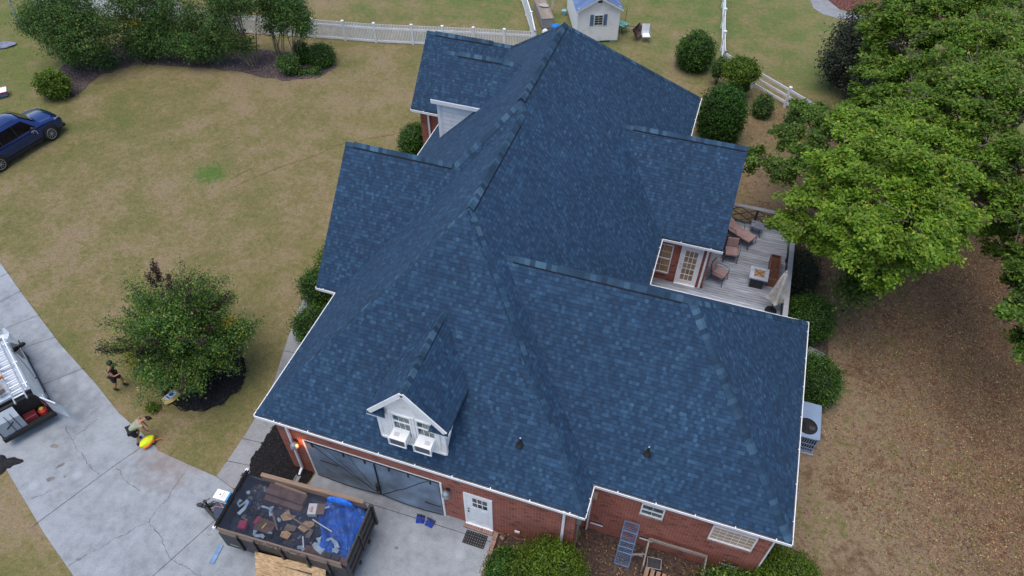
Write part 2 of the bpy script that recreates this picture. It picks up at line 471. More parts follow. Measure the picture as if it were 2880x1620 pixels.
def car_paint(name, col, rough=0.25, coat=0.6, metal=0.3):
    m_, nt, b = new_mat(name)
    tc = nt.nodes.new('ShaderNodeTexCoord').outputs['Object']
    n1 = noise(nt, tc, 3.0, 4)
    nt.links.new(ramp(nt, n1, [(0.3, tuple(x * 0.9 for x in col)), (0.7, col)]), b.inputs['Base Color'])
    b.inputs['Roughness'].default_value = rough; b.inputs['Metallic'].default_value = metal
    b.inputs['Coat Weight'].default_value = coat; b.inputs['Coat Roughness'].default_value = 0.08
    return m_

M = {}
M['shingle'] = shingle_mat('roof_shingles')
M['cap'] = island_mat('cap_shingles', [(0.0, (0.0139, 0.0380, 0.0725)), (0.4, (0.0217, 0.0546, 0.1003)), (0.75, (0.0316, 0.0759, 0.1302)), (0.93, (0.0508, 0.1116, 0.1760)), (1.0, (0.0661, 0.1328, 0.1974))], 0.85)
M['brick'] = brick_mat('brick', (0.37, 0.090, 0.052), (0.255, 0.056, 0.036), (0.44, 0.32, 0.26))
M['brick_sill'] = brick_mat('brick_sill', (0.33, 0.17, 0.13), (0.25, 0.10, 0.08), (0.42, 0.38, 0.34), 0.072, 0.205)
M['white'] = pm('white_paint', (0.86, 0.87, 0.87), 0.45, 0.05, 3.0)
M['white_metal'] = pm('white_metal', (0.80, 0.83, 0.86), 0.35, 0.08, 2.0)
M['siding'] = siding_mat('white_siding')
M['siding_wide'] = siding_mat('white_siding_wide', 0.22)
M['glass'] = pm('window_glass', (0.030, 0.045, 0.050), 0.06, 0.3, 2.0, spec=0.9)
M['glass_teal'] = pm('window_glass_curtained', (0.06, 0.11, 0.11), 0.15, 0.5, 5.0, spec=0.8)
M['tan_blind'] = pm('tan_blind', (0.50, 0.36, 0.25), 0.5, 0.08, 2.0)
M['tan_shade'] = pm('tan_shade', (0.33, 0.21, 0.10), 0.2, 0.3, 1.2, spec=0.8)
M['dark_metal'] = pm('dark_metal', (0.025, 0.026, 0.03), 0.5, 0.3, 8.0)
M['black'] = pm('black_rubber', (0.012, 0.012, 0.014), 0.7, 0.3, 8.0)
M['galv'] = pm('galvanised', (0.42, 0.44, 0.47), 0.4, 0.15, 6.0, metal=0.6)
M['grime'] = pm('gutter_inside', (0.16, 0.16, 0.17), 0.8, 0.5, 7.0)
M['leaf_green'] = None

# ================================================================== SETTING
g = MB(); g.poly([(-300, -60, 0), (300, -60, 0), (300, 400, 0), (-300, 400, 0)])
tag(g.build('lawn', ground_mat()), kind='structure')
M['concrete'] = concrete_mat('driveway_concrete', (0.283, 0.306, 0.330))
M['walk'] = concrete_mat('walk_concrete', (0.255, 0.26, 0.27))
M['joint'] = pm('joint_dark', (0.085, 0.083, 0.082), 0.9, 0.4, 5.0)
M['crack'] = pm('crack_dark', (0.15, 0.15, 0.155), 0.9, 0.3, 5.0)

drive = [(-48, 24.0), (-48, 18.5), (-30, 10.3), (-22.5, 6.67), (-21.39, 6.1), (-18.8, 4.82), (-16.76, 3.92), (-13.5, 2.5), (-12.5, -6), (-3.86, -6), (-3.84, 9.86),
         (-10.9, 9.86), (-11.0, 8.3), (-13.19, 8.25), (-14.3, 8.54), (-15.6, 8.64), (-16.98, 8.77), (-17.46, 9.0), (-19.51, 9.68), (-21.23, 10.5), (-24.21, 11.76), (-27.68, 13.46), (-30.33, 14.81), (-36, 17.7)]
g = MB(); g.prism(drive, -0.2, 0.03)
drv = tag(g.build('driveway', M['concrete']), kind='structure')
def strip(mb, pts, w, z, jit=0.0):
    P_ = [Vector((p[0], p[1], 0)) for p in pts]
    L_, R_ = [], []
    for i, p in enumerate(P_):
        d = (P_[min(i + 1, len(P_) - 1)] - P_[max(i - 1, 0)]).normalized()
        n = Vector((-d.y, d.x, 0)); ww = w * (1 + random.uniform(-jit, jit)) / 2
        L_.append(p + n * ww); R_.append(p - n * ww)
    for i in range(len(P_) - 1):
        mb.poly([(R_[i].x, R_[i].y, z), (R_[i + 1].x, R_[i + 1].y, z), (L_[i + 1].x, L_[i + 1].y, z), (L_[i].x, L_[i].y, z)])
def rough(pts, n=6, a=0.05):
    out = []
    for i in range(len(pts) - 1):
        for k in range(n):
            t = k / n
            out.append((pts[i][0] * (1 - t) + pts[i + 1][0] * t + random.uniform(-a, a), pts[i][1] * (1 - t) + pts[i + 1][1] * t + random.uniform(-a, a)))
    return out + [pts[-1]]
g = MB()
for j in ([(-19.3, 4.9), (-18.13, 7.79), (-17.46, 9.2)], [(-15.1, 2.9), (-14.22, 4.76), (-13.41, 7.0), (-12.95, 8.2)], [(-31.0, 10.8), (-29.4, 14.41)], [(-29.6, 10.1), (-28.0, 13.7)],
          [(-28.6, 9.6), (-26.17, 12.78)], [(-27.5, 9.0), (-24.6, 12.0)], [(-25.0, 7.9), (-22.3, 11.05)], [(-9.9, 9.35), (-3.9, 9.42)]):
    strip(g, j, 0.024, 0.034)
tag(g.build('driveway_joints', M['joint']), kind='structure')
g = MB()
CR = [[(-21.1, 8.54), (-20.66, 8.25), (-20.36, 8.11), (-20.09, 7.9), (-19.65, 7.75), (-19.2, 7.49), (-18.86, 7.38), (-18.46, 7.28)],
      [(-20.1, 9.21), (-20.23, 8.92), (-20.27, 8.63), (-20.4, 8.31), (-20.36, 8.11)],
      [(-18.08, 7.69), (-17.81, 7.61), (-17.58, 7.4), (-17.13, 7.28), (-16.6, 7.18)],
      [(-15.52, 8.32), (-15.5, 7.93), (-15.53, 7.59), (-15.45, 7.24), (-15.56, 6.94), (-15.57, 6.57), (-15.57, 6.28), (-15.82, 6.02), (-16.02, 5.7), (-16.33, 5.4), (-16.49, 5.05), (-16.72, 4.8), (-16.96, 4.43), (-17.13, 4.12)],
      [(-15.57, 6.28), (-15.19, 6.13), (-14.69, 5.9), (-14.4, 5.65), (-14.05, 5.43)],
      [(-14.05, 5.43), (-13.62, 5.38), (-13.21, 5.33), (-12.84, 5.24), (-12.2, 5.3)], [(-19.69, 6.23), (-19.82, 5.95), (-20.11, 5.69)]]
for c in CR: strip(g, rough(c, 5, 0.03), 0.018, 0.036, 0.7)
tag(g.build('driveway_cracks', M['crack']), kind='structure')
g = MB()
M['stain'] = pm('slab_stain', (.21, .20, .185), .9, .25, 6.0)
for (sx_, sy_, rx_, ry_, an) in ((-20.02, 6.54, .16, .10, .5), (-20.85, 7.68, .20, .08, .2), (-20.08, 7.08, .18, .07, 1.0), (-19.6, 6.8, .06, .05, 0), (-6.9, 8.2, .07, .05, .3), (-16.96, 4.43, .09, .05, .4)):
    pts = [(sx_ + math.cos(an) * rx_ * q * math.cos(t_) - math.sin(an) * ry_ * q * math.sin(t_), sy_ + math.sin(an) * rx_ * q * math.cos(t_) + math.cos(an) * ry_ * q * math.sin(t_), .0335) for t_ in np.linspace(0, 6.283, 17)[:-1] for q in [random.uniform(.8, 1.2)]]
    g.poly(pts)
tag(g.build('driveway_stains', M['stain']), kind='structure')
walk = [(-14.3, 8.56), (-13.19, 8.27), (-12.2, 8.35), (-12.4, 8.9), (-13.1, 9.35), (-13.32, 10.98), (-13.3, 14.2), (-13.9, 16.8), (-14.2, 19.5), (-15.9, 19.5), (-15.62, 17.35), (-15.49, 16.41), (-14.97, 14.5), (-14.51, 12.94), (-14.36, 11.79), (-14.27, 10.49)]
g = MB(); g.prism(walk, -0.2, 0.022)
tag(g.build('walkway', M['walk']), kind='structure')
g = MB()
for j in ([(-14.32, 10.23), (-13.36, 10.32)], [(-14.32, 9.22), (-13.3, 9.34)], [(-15.65, 16.96), (-13.95, 17.2)], [(-14.92, 14.44), (-13.35, 14.6)], [(-14.4, 12.2), (-13.3, 12.35)]): strip(g, j, 0.025, 0.026)
tag(g.build('walkway_joints', M['joint']), kind='structure')
# mulch beds
M['mulch_black'] = pm('black_mulch', (0.016, 0.015, 0.017), 0.95, 0.9, 26.0, bmp=0.9, spec=0.15)
M['mulch_brown'] = pm('leafy_mulch', (0.110, 0.076, 0.060), 0.95, 0.9, 9.0, bmp=0.9, spec=0.15, col2=(0.040, 0.030, 0.030))
M['mulch_straw'] = pm('pine_straw', (0.135, 0.100, 0.098), 0.95, 0.9, 12.0, bmp=0.9, spec=0.15, col2=(0.055, 0.045, 0.052))
M['mulch_red'] = pm('red_mulch', (0.13, 0.055, 0.045), 0.95, 0.9, 10.0, bmp=0.9, spec=0.15)
def wobbly(pts, n=5, a=0.06):
    return rough(pts + [pts[0]], n, a)[:-1]
def bed(pts, mat, name='mulch_bed', z=0.014, a=0.07):
    q = MB(); q.prism(wobbly(pts, 6, a), -0.1, z)
    return tag(q.build(name, mat), kind='structure')
bed([(-13.42, 11.2), (-13.46, 10.59), (-13.4, 10.2), (-13.5, 9.85), (-13.45, 9.4), (-13.1, 8.9), (-12.3, 8.45), (-11.1, 8.38), (-11.0, 9.8), (-11.6, 9.9), (-11.6, 15.8), (-13.4, 15.8)], M['mulch_black'], z=0.04, a=0.04)
bed([(-17.3 + 1.62 * math.cos(t), 12.25 + 1.62 * math.sin(t)) for t in np.linspace(0, 6.2, 15)[:-1]], M['mulch_black'], z=0.05)
bed([(-14.2, 17.0), (-12.7, 17.0), (-12.7, 29), (-15.2, 29), (-15.6, 24), (-15.2, 20)], M['mulch_black'], z=0.04)
bed([(-38.15, 26.34), (-36.73, 27.26), (-36.81, 29.69), (-35.74, 31.35), (-32.46, 32.28), (-28.94, 32.8), (-25.8, 32.74), (-23.85, 33.7), (-23.3, 35.2), (-24.5, 36.28), (-28.55, 35.6), (-34.85, 34.6), (-38.5, 33.0), (-39.9, 29.9)], M['mulch_straw'], a=0.12)
bed([(-3.84, 9.8), (-3.84, 7.0), (-3.6, 4), (2, 5), (5.8, 8.5), (5.4, 13.2), (4.8, 13.2), (4.6, 11.1), (-1.0, 11.1), (-1.2, 9.8)], M['mulch_brown'], a=0.1)
bed([(4.9, 13.2), (5.4, 13.4), (5.8, 16), (6.5, 18), (6.9, 19), (7.0, 21.3), (6.7, 23.5), (5.9, 26), (5.2, 29), (4.8, 29), (4.8, 19.5), (4.8, 13.1)], M['mulch_brown'], a=0.12)
bed([(6.0, 43.4), (7.5, 42.3), (10.5, 41), (15, 44), (15, 50), (8, 49)], M['mulch_brown'], a=0.2)
bed([(5.7, 56.5), (5.75, 54.4), (6.5, 53.2), (8.2, 52.7), (14, 52.2), (14, 58), (7, 59)], M['mulch_red'], a=0.1)
g = MB(); g.prism([(4.6, 60), (4.35, 56), (4.49, 53.93), (4.8, 52.7), (5.48, 52.01), (6.6, 51.7), (8.2, 51.6), (14, 51.0), (14, 52.0), (8.2, 52.6), (6.6, 53.0), (5.75, 54.2), (5.6, 56.4), (5.9, 60)], -0.1, 0.025)
tag(g.build('curved_path', M['walk']), kind='structure')

# ================================================================== HOUSE
HO = (-6.0, 18.0, 0.0)
house = thing('brick_house', 'red brick house with steep blue grey shingle roof, white gutters and a gabled dormer', 'house', HO)
ze, p = 3.78, 1.01
x0, y0, x1, y1, x2, y2, y3, x4, y4, y5, x7, y6 = -12.21, 9.5, -.83, 10.62, 5.09, 19.5, 22.15, 1.575, 25.42, 15.24, -13.03, 19.26
x11, y10, x12, y11 = -12.63, 32.94, -14.41, 27.36
xr = (x0 + x1) / 2; w2 = (x1 - x0) / 2; z2 = ze + p * w2
xr1 = (x1 + x11) / 2; w1 = (x1 - x11) / 2; z1 = ze + p * w1
H = dict(parent=house, origin=HO)
roof = MB()
IN = 0.07   # the gutter stands outside the roof edge
def rp(pts, mi=0, th=0.05):
    P_ = [Vector(q) for q in pts]
    n = (P_[1] - P_[0]).cross(P_[2] - P_[0]).normalized()
    if n.z < 0: P_.reverse(); n = -n
    u = Vector((0, 0, 1)).cross(n).normalized(); v = n.cross(u)
    uv = [(q.dot(u) + 100, q.dot(v) + 100) for q in P_]
    roof.add(P_, [tuple(range(len(P_)))], [uv], mi)
    k = len(P_)
    low = [q - Vector((0, 0, th)) for q in P_]
    b = len(roof.v) - k
    roof.v += [tuple(q) for q in low]
    for i in range(k):
        j = (i + 1) % k
        roof.f.append((b + i, b + k + i, b + k + j, b + j)); roof.uv.append([(0.5, 0.5)] * 4); roof.mi.append(1)
zi = lambda d: ze + p * d
e = IN
rz_ = lambda d: ze + p * d
# near hip face, left face
rp([(x0 + e, y0 + e, rz_(e)), (x1 - e, y0 + e, rz_(e)), (xr, y0 + w2, z2)])
rp([(x0 + e, y0 + e, rz_(e)), (xr, y0 + w2, z2), (xr, y5 + w2, z2), (x0 + e, y5 + e, rz_(e))])
zl = ze + p * (y6 - y5)
P1 = (xr1, y5 + w1, z1); AP = (xr1, y10 - w1, z1)
LJ = (x11 + (zl - ze) / p, y6, zl)
rp([(x7, y5 + e, rz_(e)), (x0 + e, y5 + e, rz_(e)), (xr, y5 + w2, z2), P1, LJ, (x7, y6, zl)])
rp([LJ, P1, AP, (x11 + e, y10 - e, rz_(e)), (x11 + e, 2 * y6 - y5 + e, rz_(e))])
rp([LJ, (x11 + e, 2 * y6 - y5 - e, rz_(e)), (x7, 2 * y6 - y5 - e, rz_(e)), (x7, y6, zl)])
rp([(x1 - e, y0 + e, rz_(e)), (x1 - e, y10 - e, rz_(e)), AP, P1, (xr, y5 + w2, z2), (xr, y0 + w2, z2)])
rp([(x11 + e, y10 - e, rz_(e)), (x1 - e, y10 - e, rz_(e)), AP])
wr = (y2 - y1) / 2; zr = ze + p * wr; ym = (y1 + y2) / 2; RA = (x2 - wr, ym, zr); RB = (x1 - wr, ym, zr)
rp([(x1 - e, y1 + e, rz_(e)), (x2 - e, y1 + e, rz_(e)), RA, RB])
rp([(x2 - e, y1 + e, rz_(e)), (x2 - e, y2 - e, rz_(e)), RA])
rp([(x2 - e, y2 - e, rz_(e)), (x1 - e, y2 - e, rz_(e)), RB, RA])
z4 = ze + .868 * (y4 - y3); xg = x1 - (z4 - ze) / p
rp([(x1 - e, y3 + e, ze + .868 * e), (x4, y3 + e, ze + .868 * e), (x4, y4, z4), (xg, y4, z4)])
rp([(x4, y4, z4), (xg, y4, z4), (x1 - e, 2 * y4 - y3 - e, ze + .868 * e), (x4, 2 * y4 - y3 - e, ze + .868 * e)])
yu = 30.11; zu = ze + p * (yu - y11)
rp([(x12, y11 + e, rz_(e)), (x11 + .12, y11 + e, rz_(e)), (x11 + (zu - ze) / p + .1, yu, zu), (x12, yu, zu)])
rp([(x12, yu, zu), (x11 + (zu - ze) / p + .1, yu, zu), (x11 + .3, 2 * yu - y11, ze), (x12, 2 * yu - y11, ze)])
# small saddle roof over the white-sided wall
SE, SR, SZ0, SZ1 = 24.05, 25.68, 7.02, 8.42
SXL = -11.62
rp([(SXL, SE, SZ0), (x11 + (SZ0 - ze) / p + .12, SE, SZ0), (x11 + (SZ1 - ze) / p + .12, SR, SZ1), (SXL, SR, SZ1)])
rp([(SXL, SR, SZ1), (x11 + (SZ1 - ze) / p + .12, SR, SZ1), (x11 + .8, 30.2, 4.6), (SXL, 30.2, 4.6)])
# gabled dormer
DX, DE, DZ, DR, DY = -6.54, 1.31, 5.83, 7.36, 9.80
dp = (DR - DZ) / DE
yv = lambda z: y0 + (z - ze) / p
rp([(DX - DE, DY, DZ), (DX - DE, yv(DZ) + .03, DZ), (DX, yv(DR) + .03, DR), (DX, DY, DR)])
rp([(DX + DE, DY, DZ), (DX, DY, DR), (DX, yv(DR) + .03, DR), (DX + DE, yv(DZ) + .03, DZ)])
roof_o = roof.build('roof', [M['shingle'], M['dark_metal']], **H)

# ridge and hip caps: overlapping folded pieces
def caps(a, b, na, nb, w=0.15, lift=0.012, step=0.15, jit=0.004, th=0.016):
    """a,b ends; na, nb horizontal-ish directions down each side (unit, in roof plane)"""
    mb = MB()
    a = Vector(a); b = Vector(b); d = (b - a); L_ = d.length; d.normalize()
    na = Vector(na).normalized(); nb = Vector(nb).normalized()
    n = max(1, int(L_ / step)); up_ = Vector((0, 0, 1))
    for i in range(n):
        s0 = a + d * (L_ * i / n); s1 = a + d * (L_ * (i + 1) / n + 0.035)
        j = random.uniform(-jit, jit)
        h0, h1 = lift + 0.016 + j, lift + j
        ww = w + random.uniform(-.006, .006)
        top = [s0 + up_ * h0, s1 + up_ * h1]
        A_ = [s0 + na * ww + up_ * h0 * .8, s1 + na * ww + up_ * h1 * .8]
        B_ = [s0 + nb * ww + up_ * h0 * .8, s1 + nb * ww + up_ * h1 * .8]
        vs = [A_[0], top[0], B_[0], A_[1], top[1], B_[1]]
        vs += [q - up_ * th for q in vs]
        mb.add(vs, [(0, 1, 4, 3), (1, 2, 5, 4), (0, 6, 7, 1), (1, 7, 8, 2), (3, 9, 6, 0), (2, 8, 11, 5), (4, 5, 11, 10), (3, 4, 10, 9)])
    return mb
def down(nx, ny, pitch=p):
    return (nx, ny, -pitch)
def ridge_vent(a, b, na, nb, w=0.17, h=0.07):
    o = caps(a, b, na, nb, w, h, 0.17).build('ridge_vent', M['cap'], **H)
    v = MB(); a = Vector(a); b = Vector(b); na = Vector(na).normalized(); nb = Vector(nb).normalized(); up_ = Vector((0, 0, 1))
    ww = w + 0.012
    vs = []
    for q in (a, b):
        vs += [q + na * ww, q + na * ww + up_ * (h - .03), q + up_ * (h - .012), q + nb * ww + up_ * (h - .03), q + nb * ww]
    v.add(vs, [(0, 1, 6, 5), (1, 2, 7, 6), (2, 3, 8, 7), (3, 4, 9, 8), (0, 4, 3, 2, 1), (5, 6, 7, 8, 9)])
    c = v.build('vent_core', M['black'], **H); c.parent = o
    return o
Xl, Xr_, Yn, Yf = down(-1, 0), down(1, 0), down(0, -1), down(0, 1)
ridge_vent((xr1, P1[1] + .15, z1), (xr1, AP[1], z1), Xl, Xr_, 0.19, 0.08)
ridge_vent((xr, y0 + w2 + .25, z2), (xr, y5 + w2 - .7, z2), Xl, Xr_, 0.19, 0.08)
ridge_vent((x7 + .35, y6, zl), (LJ[0] - .1, y6, zl), Yn, Yf)
ridge_vent((x12 + .45, yu, zu), (-11.0, yu, zu), Yn, Yf)
ridge_vent((-10.9, SR, SZ1), (-8.95, SR, SZ1), down(0, -1, .85), down(0, 1, .85))
ridge_vent((xg + .55, y4, z4), (x4 - .02, y4, z4), down(0, -1, .868), down(0, 1, .868))
ridge_vent((RB[0] + .35, ym, zr), (RA[0] - .3, ym, zr), Yn, Yf, 0.18)
ridge_vent((DX, DY + .25 + 1.1, DR), (DX, yv(DR) - .35, DR), down(-1, 0, dp), down(1, 0, dp), 0.17, 0.06)
def hip(a, b, na, nb, w=0.17):
    caps(a, b, na, nb, w, 0.018, 0.155).build('hip_cap', M['cap'], **H)
def perp(d, side):  # direction within roof plane, square to the hip
    return side
def hipc(a, b, n1, n2):
    """n1, n2: plane normals either side"""
    d = (Vector(b) - Vector(a)).normalized()
    out = []
    for n_, s_ in ((n1, 1), (n2, -1)):
        n_ = Vector(n_).normalized(); q = n_.cross(d) * s_
        if q.z > 0: q = -q
        out.append(q)
    hip(a, b, out[0], out[1])
nN, nF, nL, nR = (0, -p, 1), (0, p, 1), (-p, 0, 1), (p, 0, 1)
hipc((xr, y0 + w2 + .25, z2), (x0 + .1, y0 + .1, ze + .1 * p), nL, nN)
hipc((xr, y0 + w2 + .25, z2), (x1 - .1, y0 + .1, ze + .1 * p), nR, nN)
hipc(P1, LJ, nL, nN)
hipc(P1, (xr, y5 + w2, z2), nR, nN)
hipc(AP, (x1 - .1, y10 - .1, ze + .1), nR, nF)
hipc(AP, (x11 + .1, y10 - .1, ze + .1), nL, nF)
hipc(RA, (x2 - .1, y1 + .1, ze + .1), nR, nN)
hipc(RA, (x2 - .1, y2 - .1, ze + .1), nR, nF)
hip((RB[0] + .1, ym, zr), (RB[0] + .4, ym, zr), Yn, Yf); hip((RA[0] - .3, ym, zr), RA, Yn, Yf)
hip((xr, y5 + w2 - .7, z2), (xr, y5 + w2, z2), Xl, Xr_)
hip((xg + .1, y4, z4), (xg + .6, y4, z4), down(0, -1, .868), down(0, 1, .868))
hip((-11.6, SR, SZ1), (-10.9, SR, SZ1), down(0, -1, .85), down(0, 1, .85)); hip((-8.95, SR, SZ1), (-8.3, SR, SZ1), down(0, -1, .85), down(0, 1, .85))
hip((-11.0, yu, zu), (-9.9, yu, zu), Yn, Yf); hip((x12, yu, zu), (x12 + .45, yu, zu), Yn, Yf); hip((x7, y6, zl), (x7 + .35, y6, zl), Yn, Yf)
hip((DX, DY, DR), (DX, DY + 1.4, DR), down(-1, 0, dp), down(1, 0, dp)); hip((DX, yv(DR) - .35, DR), (DX, yv(DR), DR), down(-1, 0, dp), down(1, 0, dp))

# plumbing vents on the roof
for (vx, vy) in ((-3.28, 10.68), (0.46, 11.68)):
    zb = ze + p * (vy - (y0 if vx < 0 else y1))
    v = MB(); v.tube([(vx, vy - .08, zb - .1), (vx, vy, zb + .01), (vx, vy, zb + .04), (vx, vy, zb + .10)], [0.115, 0.11, 0.07, 0.045], 16)
    vo = v.build('vent_boot', M['black'], **H)
    v = MB(); v.cyl((vx, vy, zb + .1), (vx, vy, zb + .28), 0.036, 12)
    v.build('vent_pipe', M['black'], **H).parent = vo
    v = MB(); v.cyl((vx, vy, zb + .275), (vx, vy, zb + .30), 0.028, 12); vv = v.build('pipe_cap', M['galv'], **H); vv.parent = vo

# walls
WT = 3.62
W = MB()
def wall(a, b, z0=0.0, z1=WT, mb=None):
    mb = mb or W
    L_ = math.hypot(b[0] - a[0], b[1] - a[1])
    s = a[0] + a[1]
    mb.add([(a[0], a[1], z0), (b[0], b[1], z0), (b[0], b[1], z1), (a[0], a[1], z1)], [(0, 1, 2, 3)], [[(s, z0), (s + L_, z0), (s + L_, z1), (s, z1)]])
GX0, GX1, GZ = -10.80, -5.78, 2.42
out = [(-1.17, 9.85), (-1.17, 10.97), (4.75, 10.97), (4.75, 19.15), (-1.17, 19.15), (-1.17, 22.5), (1.2, 22.5), (1.2, 28.3), (-1.17, 28.3), (-1.17, 32.6), (-12.23, 32.6), (-12.23, 32.4), (-14.1, 32.4), (-14.1, 27.76), (-12.23, 27.76), (-12.23, 22.95), (-12.68, 22.95), (-12.68, 15.6), (-11.8, 15.6), (-11.8, 9.85)]
for i in range(len(out) - 1): wall(out[i], out[i + 1])
wall((-11.8, 9.85), (GX0, 9.85)); wall((GX0, 9.85), (GX1, 9.85), GZ, WT); wall((GX1, 9.85), (-1.17, 9.85))
# garage reveal
W.add([(GX0, 9.85, 0), (GX0, 10.15, 0), (GX0, 10.15, GZ), (GX0, 9.85, GZ)], [(0, 1, 2, 3)])
W.add([(GX1, 9.85, 0), (GX1, 10.15, 0), (GX1, 10.15, GZ), (GX1, 9.85, GZ)], [(3, 2, 1, 0)])
W.add([(GX0, 9.85, GZ), (GX1, 9.85, GZ), (GX1, 10.15, GZ), (GX0, 10.15, GZ)], [(3, 2, 1, 0)])
W.build('wall', M['brick'], **H)
g = MB()  # gable ends of the wings
for gx, ya, yb, yc, zt, s in ((1.2, 22.5, 28.3, 25.42, z4 - .35, 1), (-12.68, 15.6, 22.95, 19.26, zl - .35, -1), (-14.1, 27.76, 32.4, 30.1, zu - .35, -1)):
    pts = [(gx, ya, WT), (gx, yb, WT), (gx, yc, zt)]
    g = MB(); g.poly(pts if s > 0 else pts[::-1]); g.build('gable_siding', M['siding'], **H)
# garage inside
g = MB(); g.bb(GX0 - .1, GX1 + .1, 10.2, 15.0, 0.04, 0.06); g.bb(GX0 - .1, GX1 + .1, 15.0, 15.1, 0, 2.6); g.bb(GX0 - .2, GX0 - .1, 10.2, 15, 0, 2.6); g.bb(GX1 + .1, GX1 + .2, 10.2, 15, 0, 2.6); g.bb(GX0 - .2, GX1 + .2, 10.2, 15.1, 2.6, 2.7)
g.build('garage_interior', M['walk'], **H)
# soffit slab and fascia
so = [(x0 + .1, y0 + .1), (x1 - .1, y0 + .1), (x1 - .1, y1 + .1), (x2 - .1, y1 + .1), (x2 - .1, y2 - .1), (x1 - .1, y2 - .1), (x1 - .1, y3 + .1), (x4 - .06, y3 + .1), (x4 - .06, 28.6), (x1 - .1, 28.6), (x1 - .1, y10 - .1), (x11 + .1, y10 - .1), (x11 + .1, 32.8), (x12 + .06, 32.8), (x12 + .06, y11 + .1), (x11 + .1, y11 + .1), (x11 + .1, 23.2), (x7 + .06, 23.2), (x7 + .06, y5 + .1), (x0 + .1, y5 + .1)]
g = MB(); g.prism(so, WT + .002, ze - .04); g.build('soffit', M['white'], **H)
# gutters
def gutter(a, b, n):
    """a->b outer line, n = outward normal"""
    mb = MB(); a = Vector((a[0], a[1], 0)); b = Vector((b[0], b[1], 0)); n = Vector((n[0], n[1], 0)); d = (b - a).normalized(); L_ = (b - a).length
    zt = ze + .015
    mb.beam(a - n * .008 + Vector((0, 0, zt - .055)), b - n * .008 + Vector((0, 0, zt - .055)), .016, .11)
    mb.beam(a - n * .055 + Vector((0, 0, zt - .104)), b - n * .055 + Vector((0, 0, zt - .104)), .09, .008, 1)
    mb.beam(a - n * .012 + Vector((0, 0, zt + .002)), b - n * .012 + Vector((0, 0, zt + .002)), .028, .008)
    k = max(1, int(L_ / 1.15))
    for i in range(k):
        q = a + d * (L_ * (i + .6) / k)
        mb.beam(q - n * .0 + Vector((0, 0, zt + .008)), q - n * .13 + Vector((0, 0, zt + .03)), .03, .008)
    return mb.build('gutter', [M['white_metal'], M['grime']], **H)
gutter((x0, y0), (x1, y0), (0, -1)); gutter((x1, y0), (x1, y1), (1, 0)); gutter((x1, y1), (x2, y1), (0, -1)); gutter((x2, y1), (x2, y2), (1, 0)); gutter((x2, y2), (x1, y2), (0, 1))
gutter((x1, y2), (x1, y3), (1, 0)); gutter((x1, y3), (x4 + .03, y3), (0, -1)); gutter((x0, y0), (x0, y5), (-1, 0)); gutter((x0, y5), (x7 - .03, y5), (0, -1)); gutter((x7 - .03, y5), (x7 - .03, y5 + .75), (-1, 0))
gutter((x1, 28.7), (x1, y10), (1, 0)); gutter((x11, 23.3), (x11, y11), (-1, 0)); gutter((x11, y11), (x12 - .03, y11), (0, -1)); gutter((x12 - .03, y11), (x12 - .03, y11 + .6), (-1, 0))
# downspouts
def spout(pts, w=.075):
    mb = MB()
    for i in range(len(pts) - 1): mb.beam(pts[i], pts[i + 1], w, w)
    mb.build('downspout', M['white_metal'], **H)
spout([(-11.28, 9.56, 3.68), (-11.3, 9.78, 3.45), (-11.38, 9.78, .28), (-11.4, 9.55, .12)]); spout([(-1.52, 9.56, 3.68), (-1.53, 9.78, 3.45), (-1.53, 9.78, .1)], .085)
spout([(1.06, 22.2, 3.68), (1.06, 22.43, 3.5), (1.06, 22.43, 1.2)], .09); spout([(-13.62, 27.42, 3.68), (-13.62, 27.69, 3.5), (-13.62, 27.69, .1)], .09)
spout([(-.88, 10.75, 3.68), (-.88, 10.9, 3.5), (-.88, 10.9, .05)], .05)
g = MB(); g.bb(-11.5, -11.3, 8.95, 9.5, .04, .10); g.bb(-11.5, -11.47, 8.95, 9.5, .1, .15); g.bb(-11.33, -11.3, 8.95, 9.5, .1, .15); tag(g.build('splash_block', M['walk']), 'weathered concrete splash block under the downspout in the black mulch', 'splash block')
# electric boxes on the corner
g = MB(); g.bb(-1.16, -1.0, 9.95, 10.12, 2.3, 2.85); g.cyl((-1.09, 10.02, 2.3), (-1.09, 10.02, .8), .03, 10); g.build('meter_box', M['galv'], bevel=.008, **H)
g = MB(); g.bb(-1.0, -.72, 10.85, 10.96, 2.5, 2.85); g.build('meter_box', M['tan_blind'], bevel=.01, **H)
for bx, by in ((-1.97, 9.85), (-.57, 10.97), (1.15, 10.97), (3.9, 10.97)):
    g = MB(); g.bb(bx - .22, bx + .22, by - .03, by - .002, .50, .60); fv = g.build('foundation_vent', M['white'], **H)
    g = MB(); g.bb(bx - .22, bx + .22, by - .02, by - .001, .60, .66); g.build('slot_shadow', M['black'], **H).parent = fv  # black strip standing in for the shadow in the vent opening
g = MB(); g.bb(-3.16, -2.98, 9.80, 9.848, .50, .62); g.build('outlet_cover', M['white'], bevel=.01, **H)

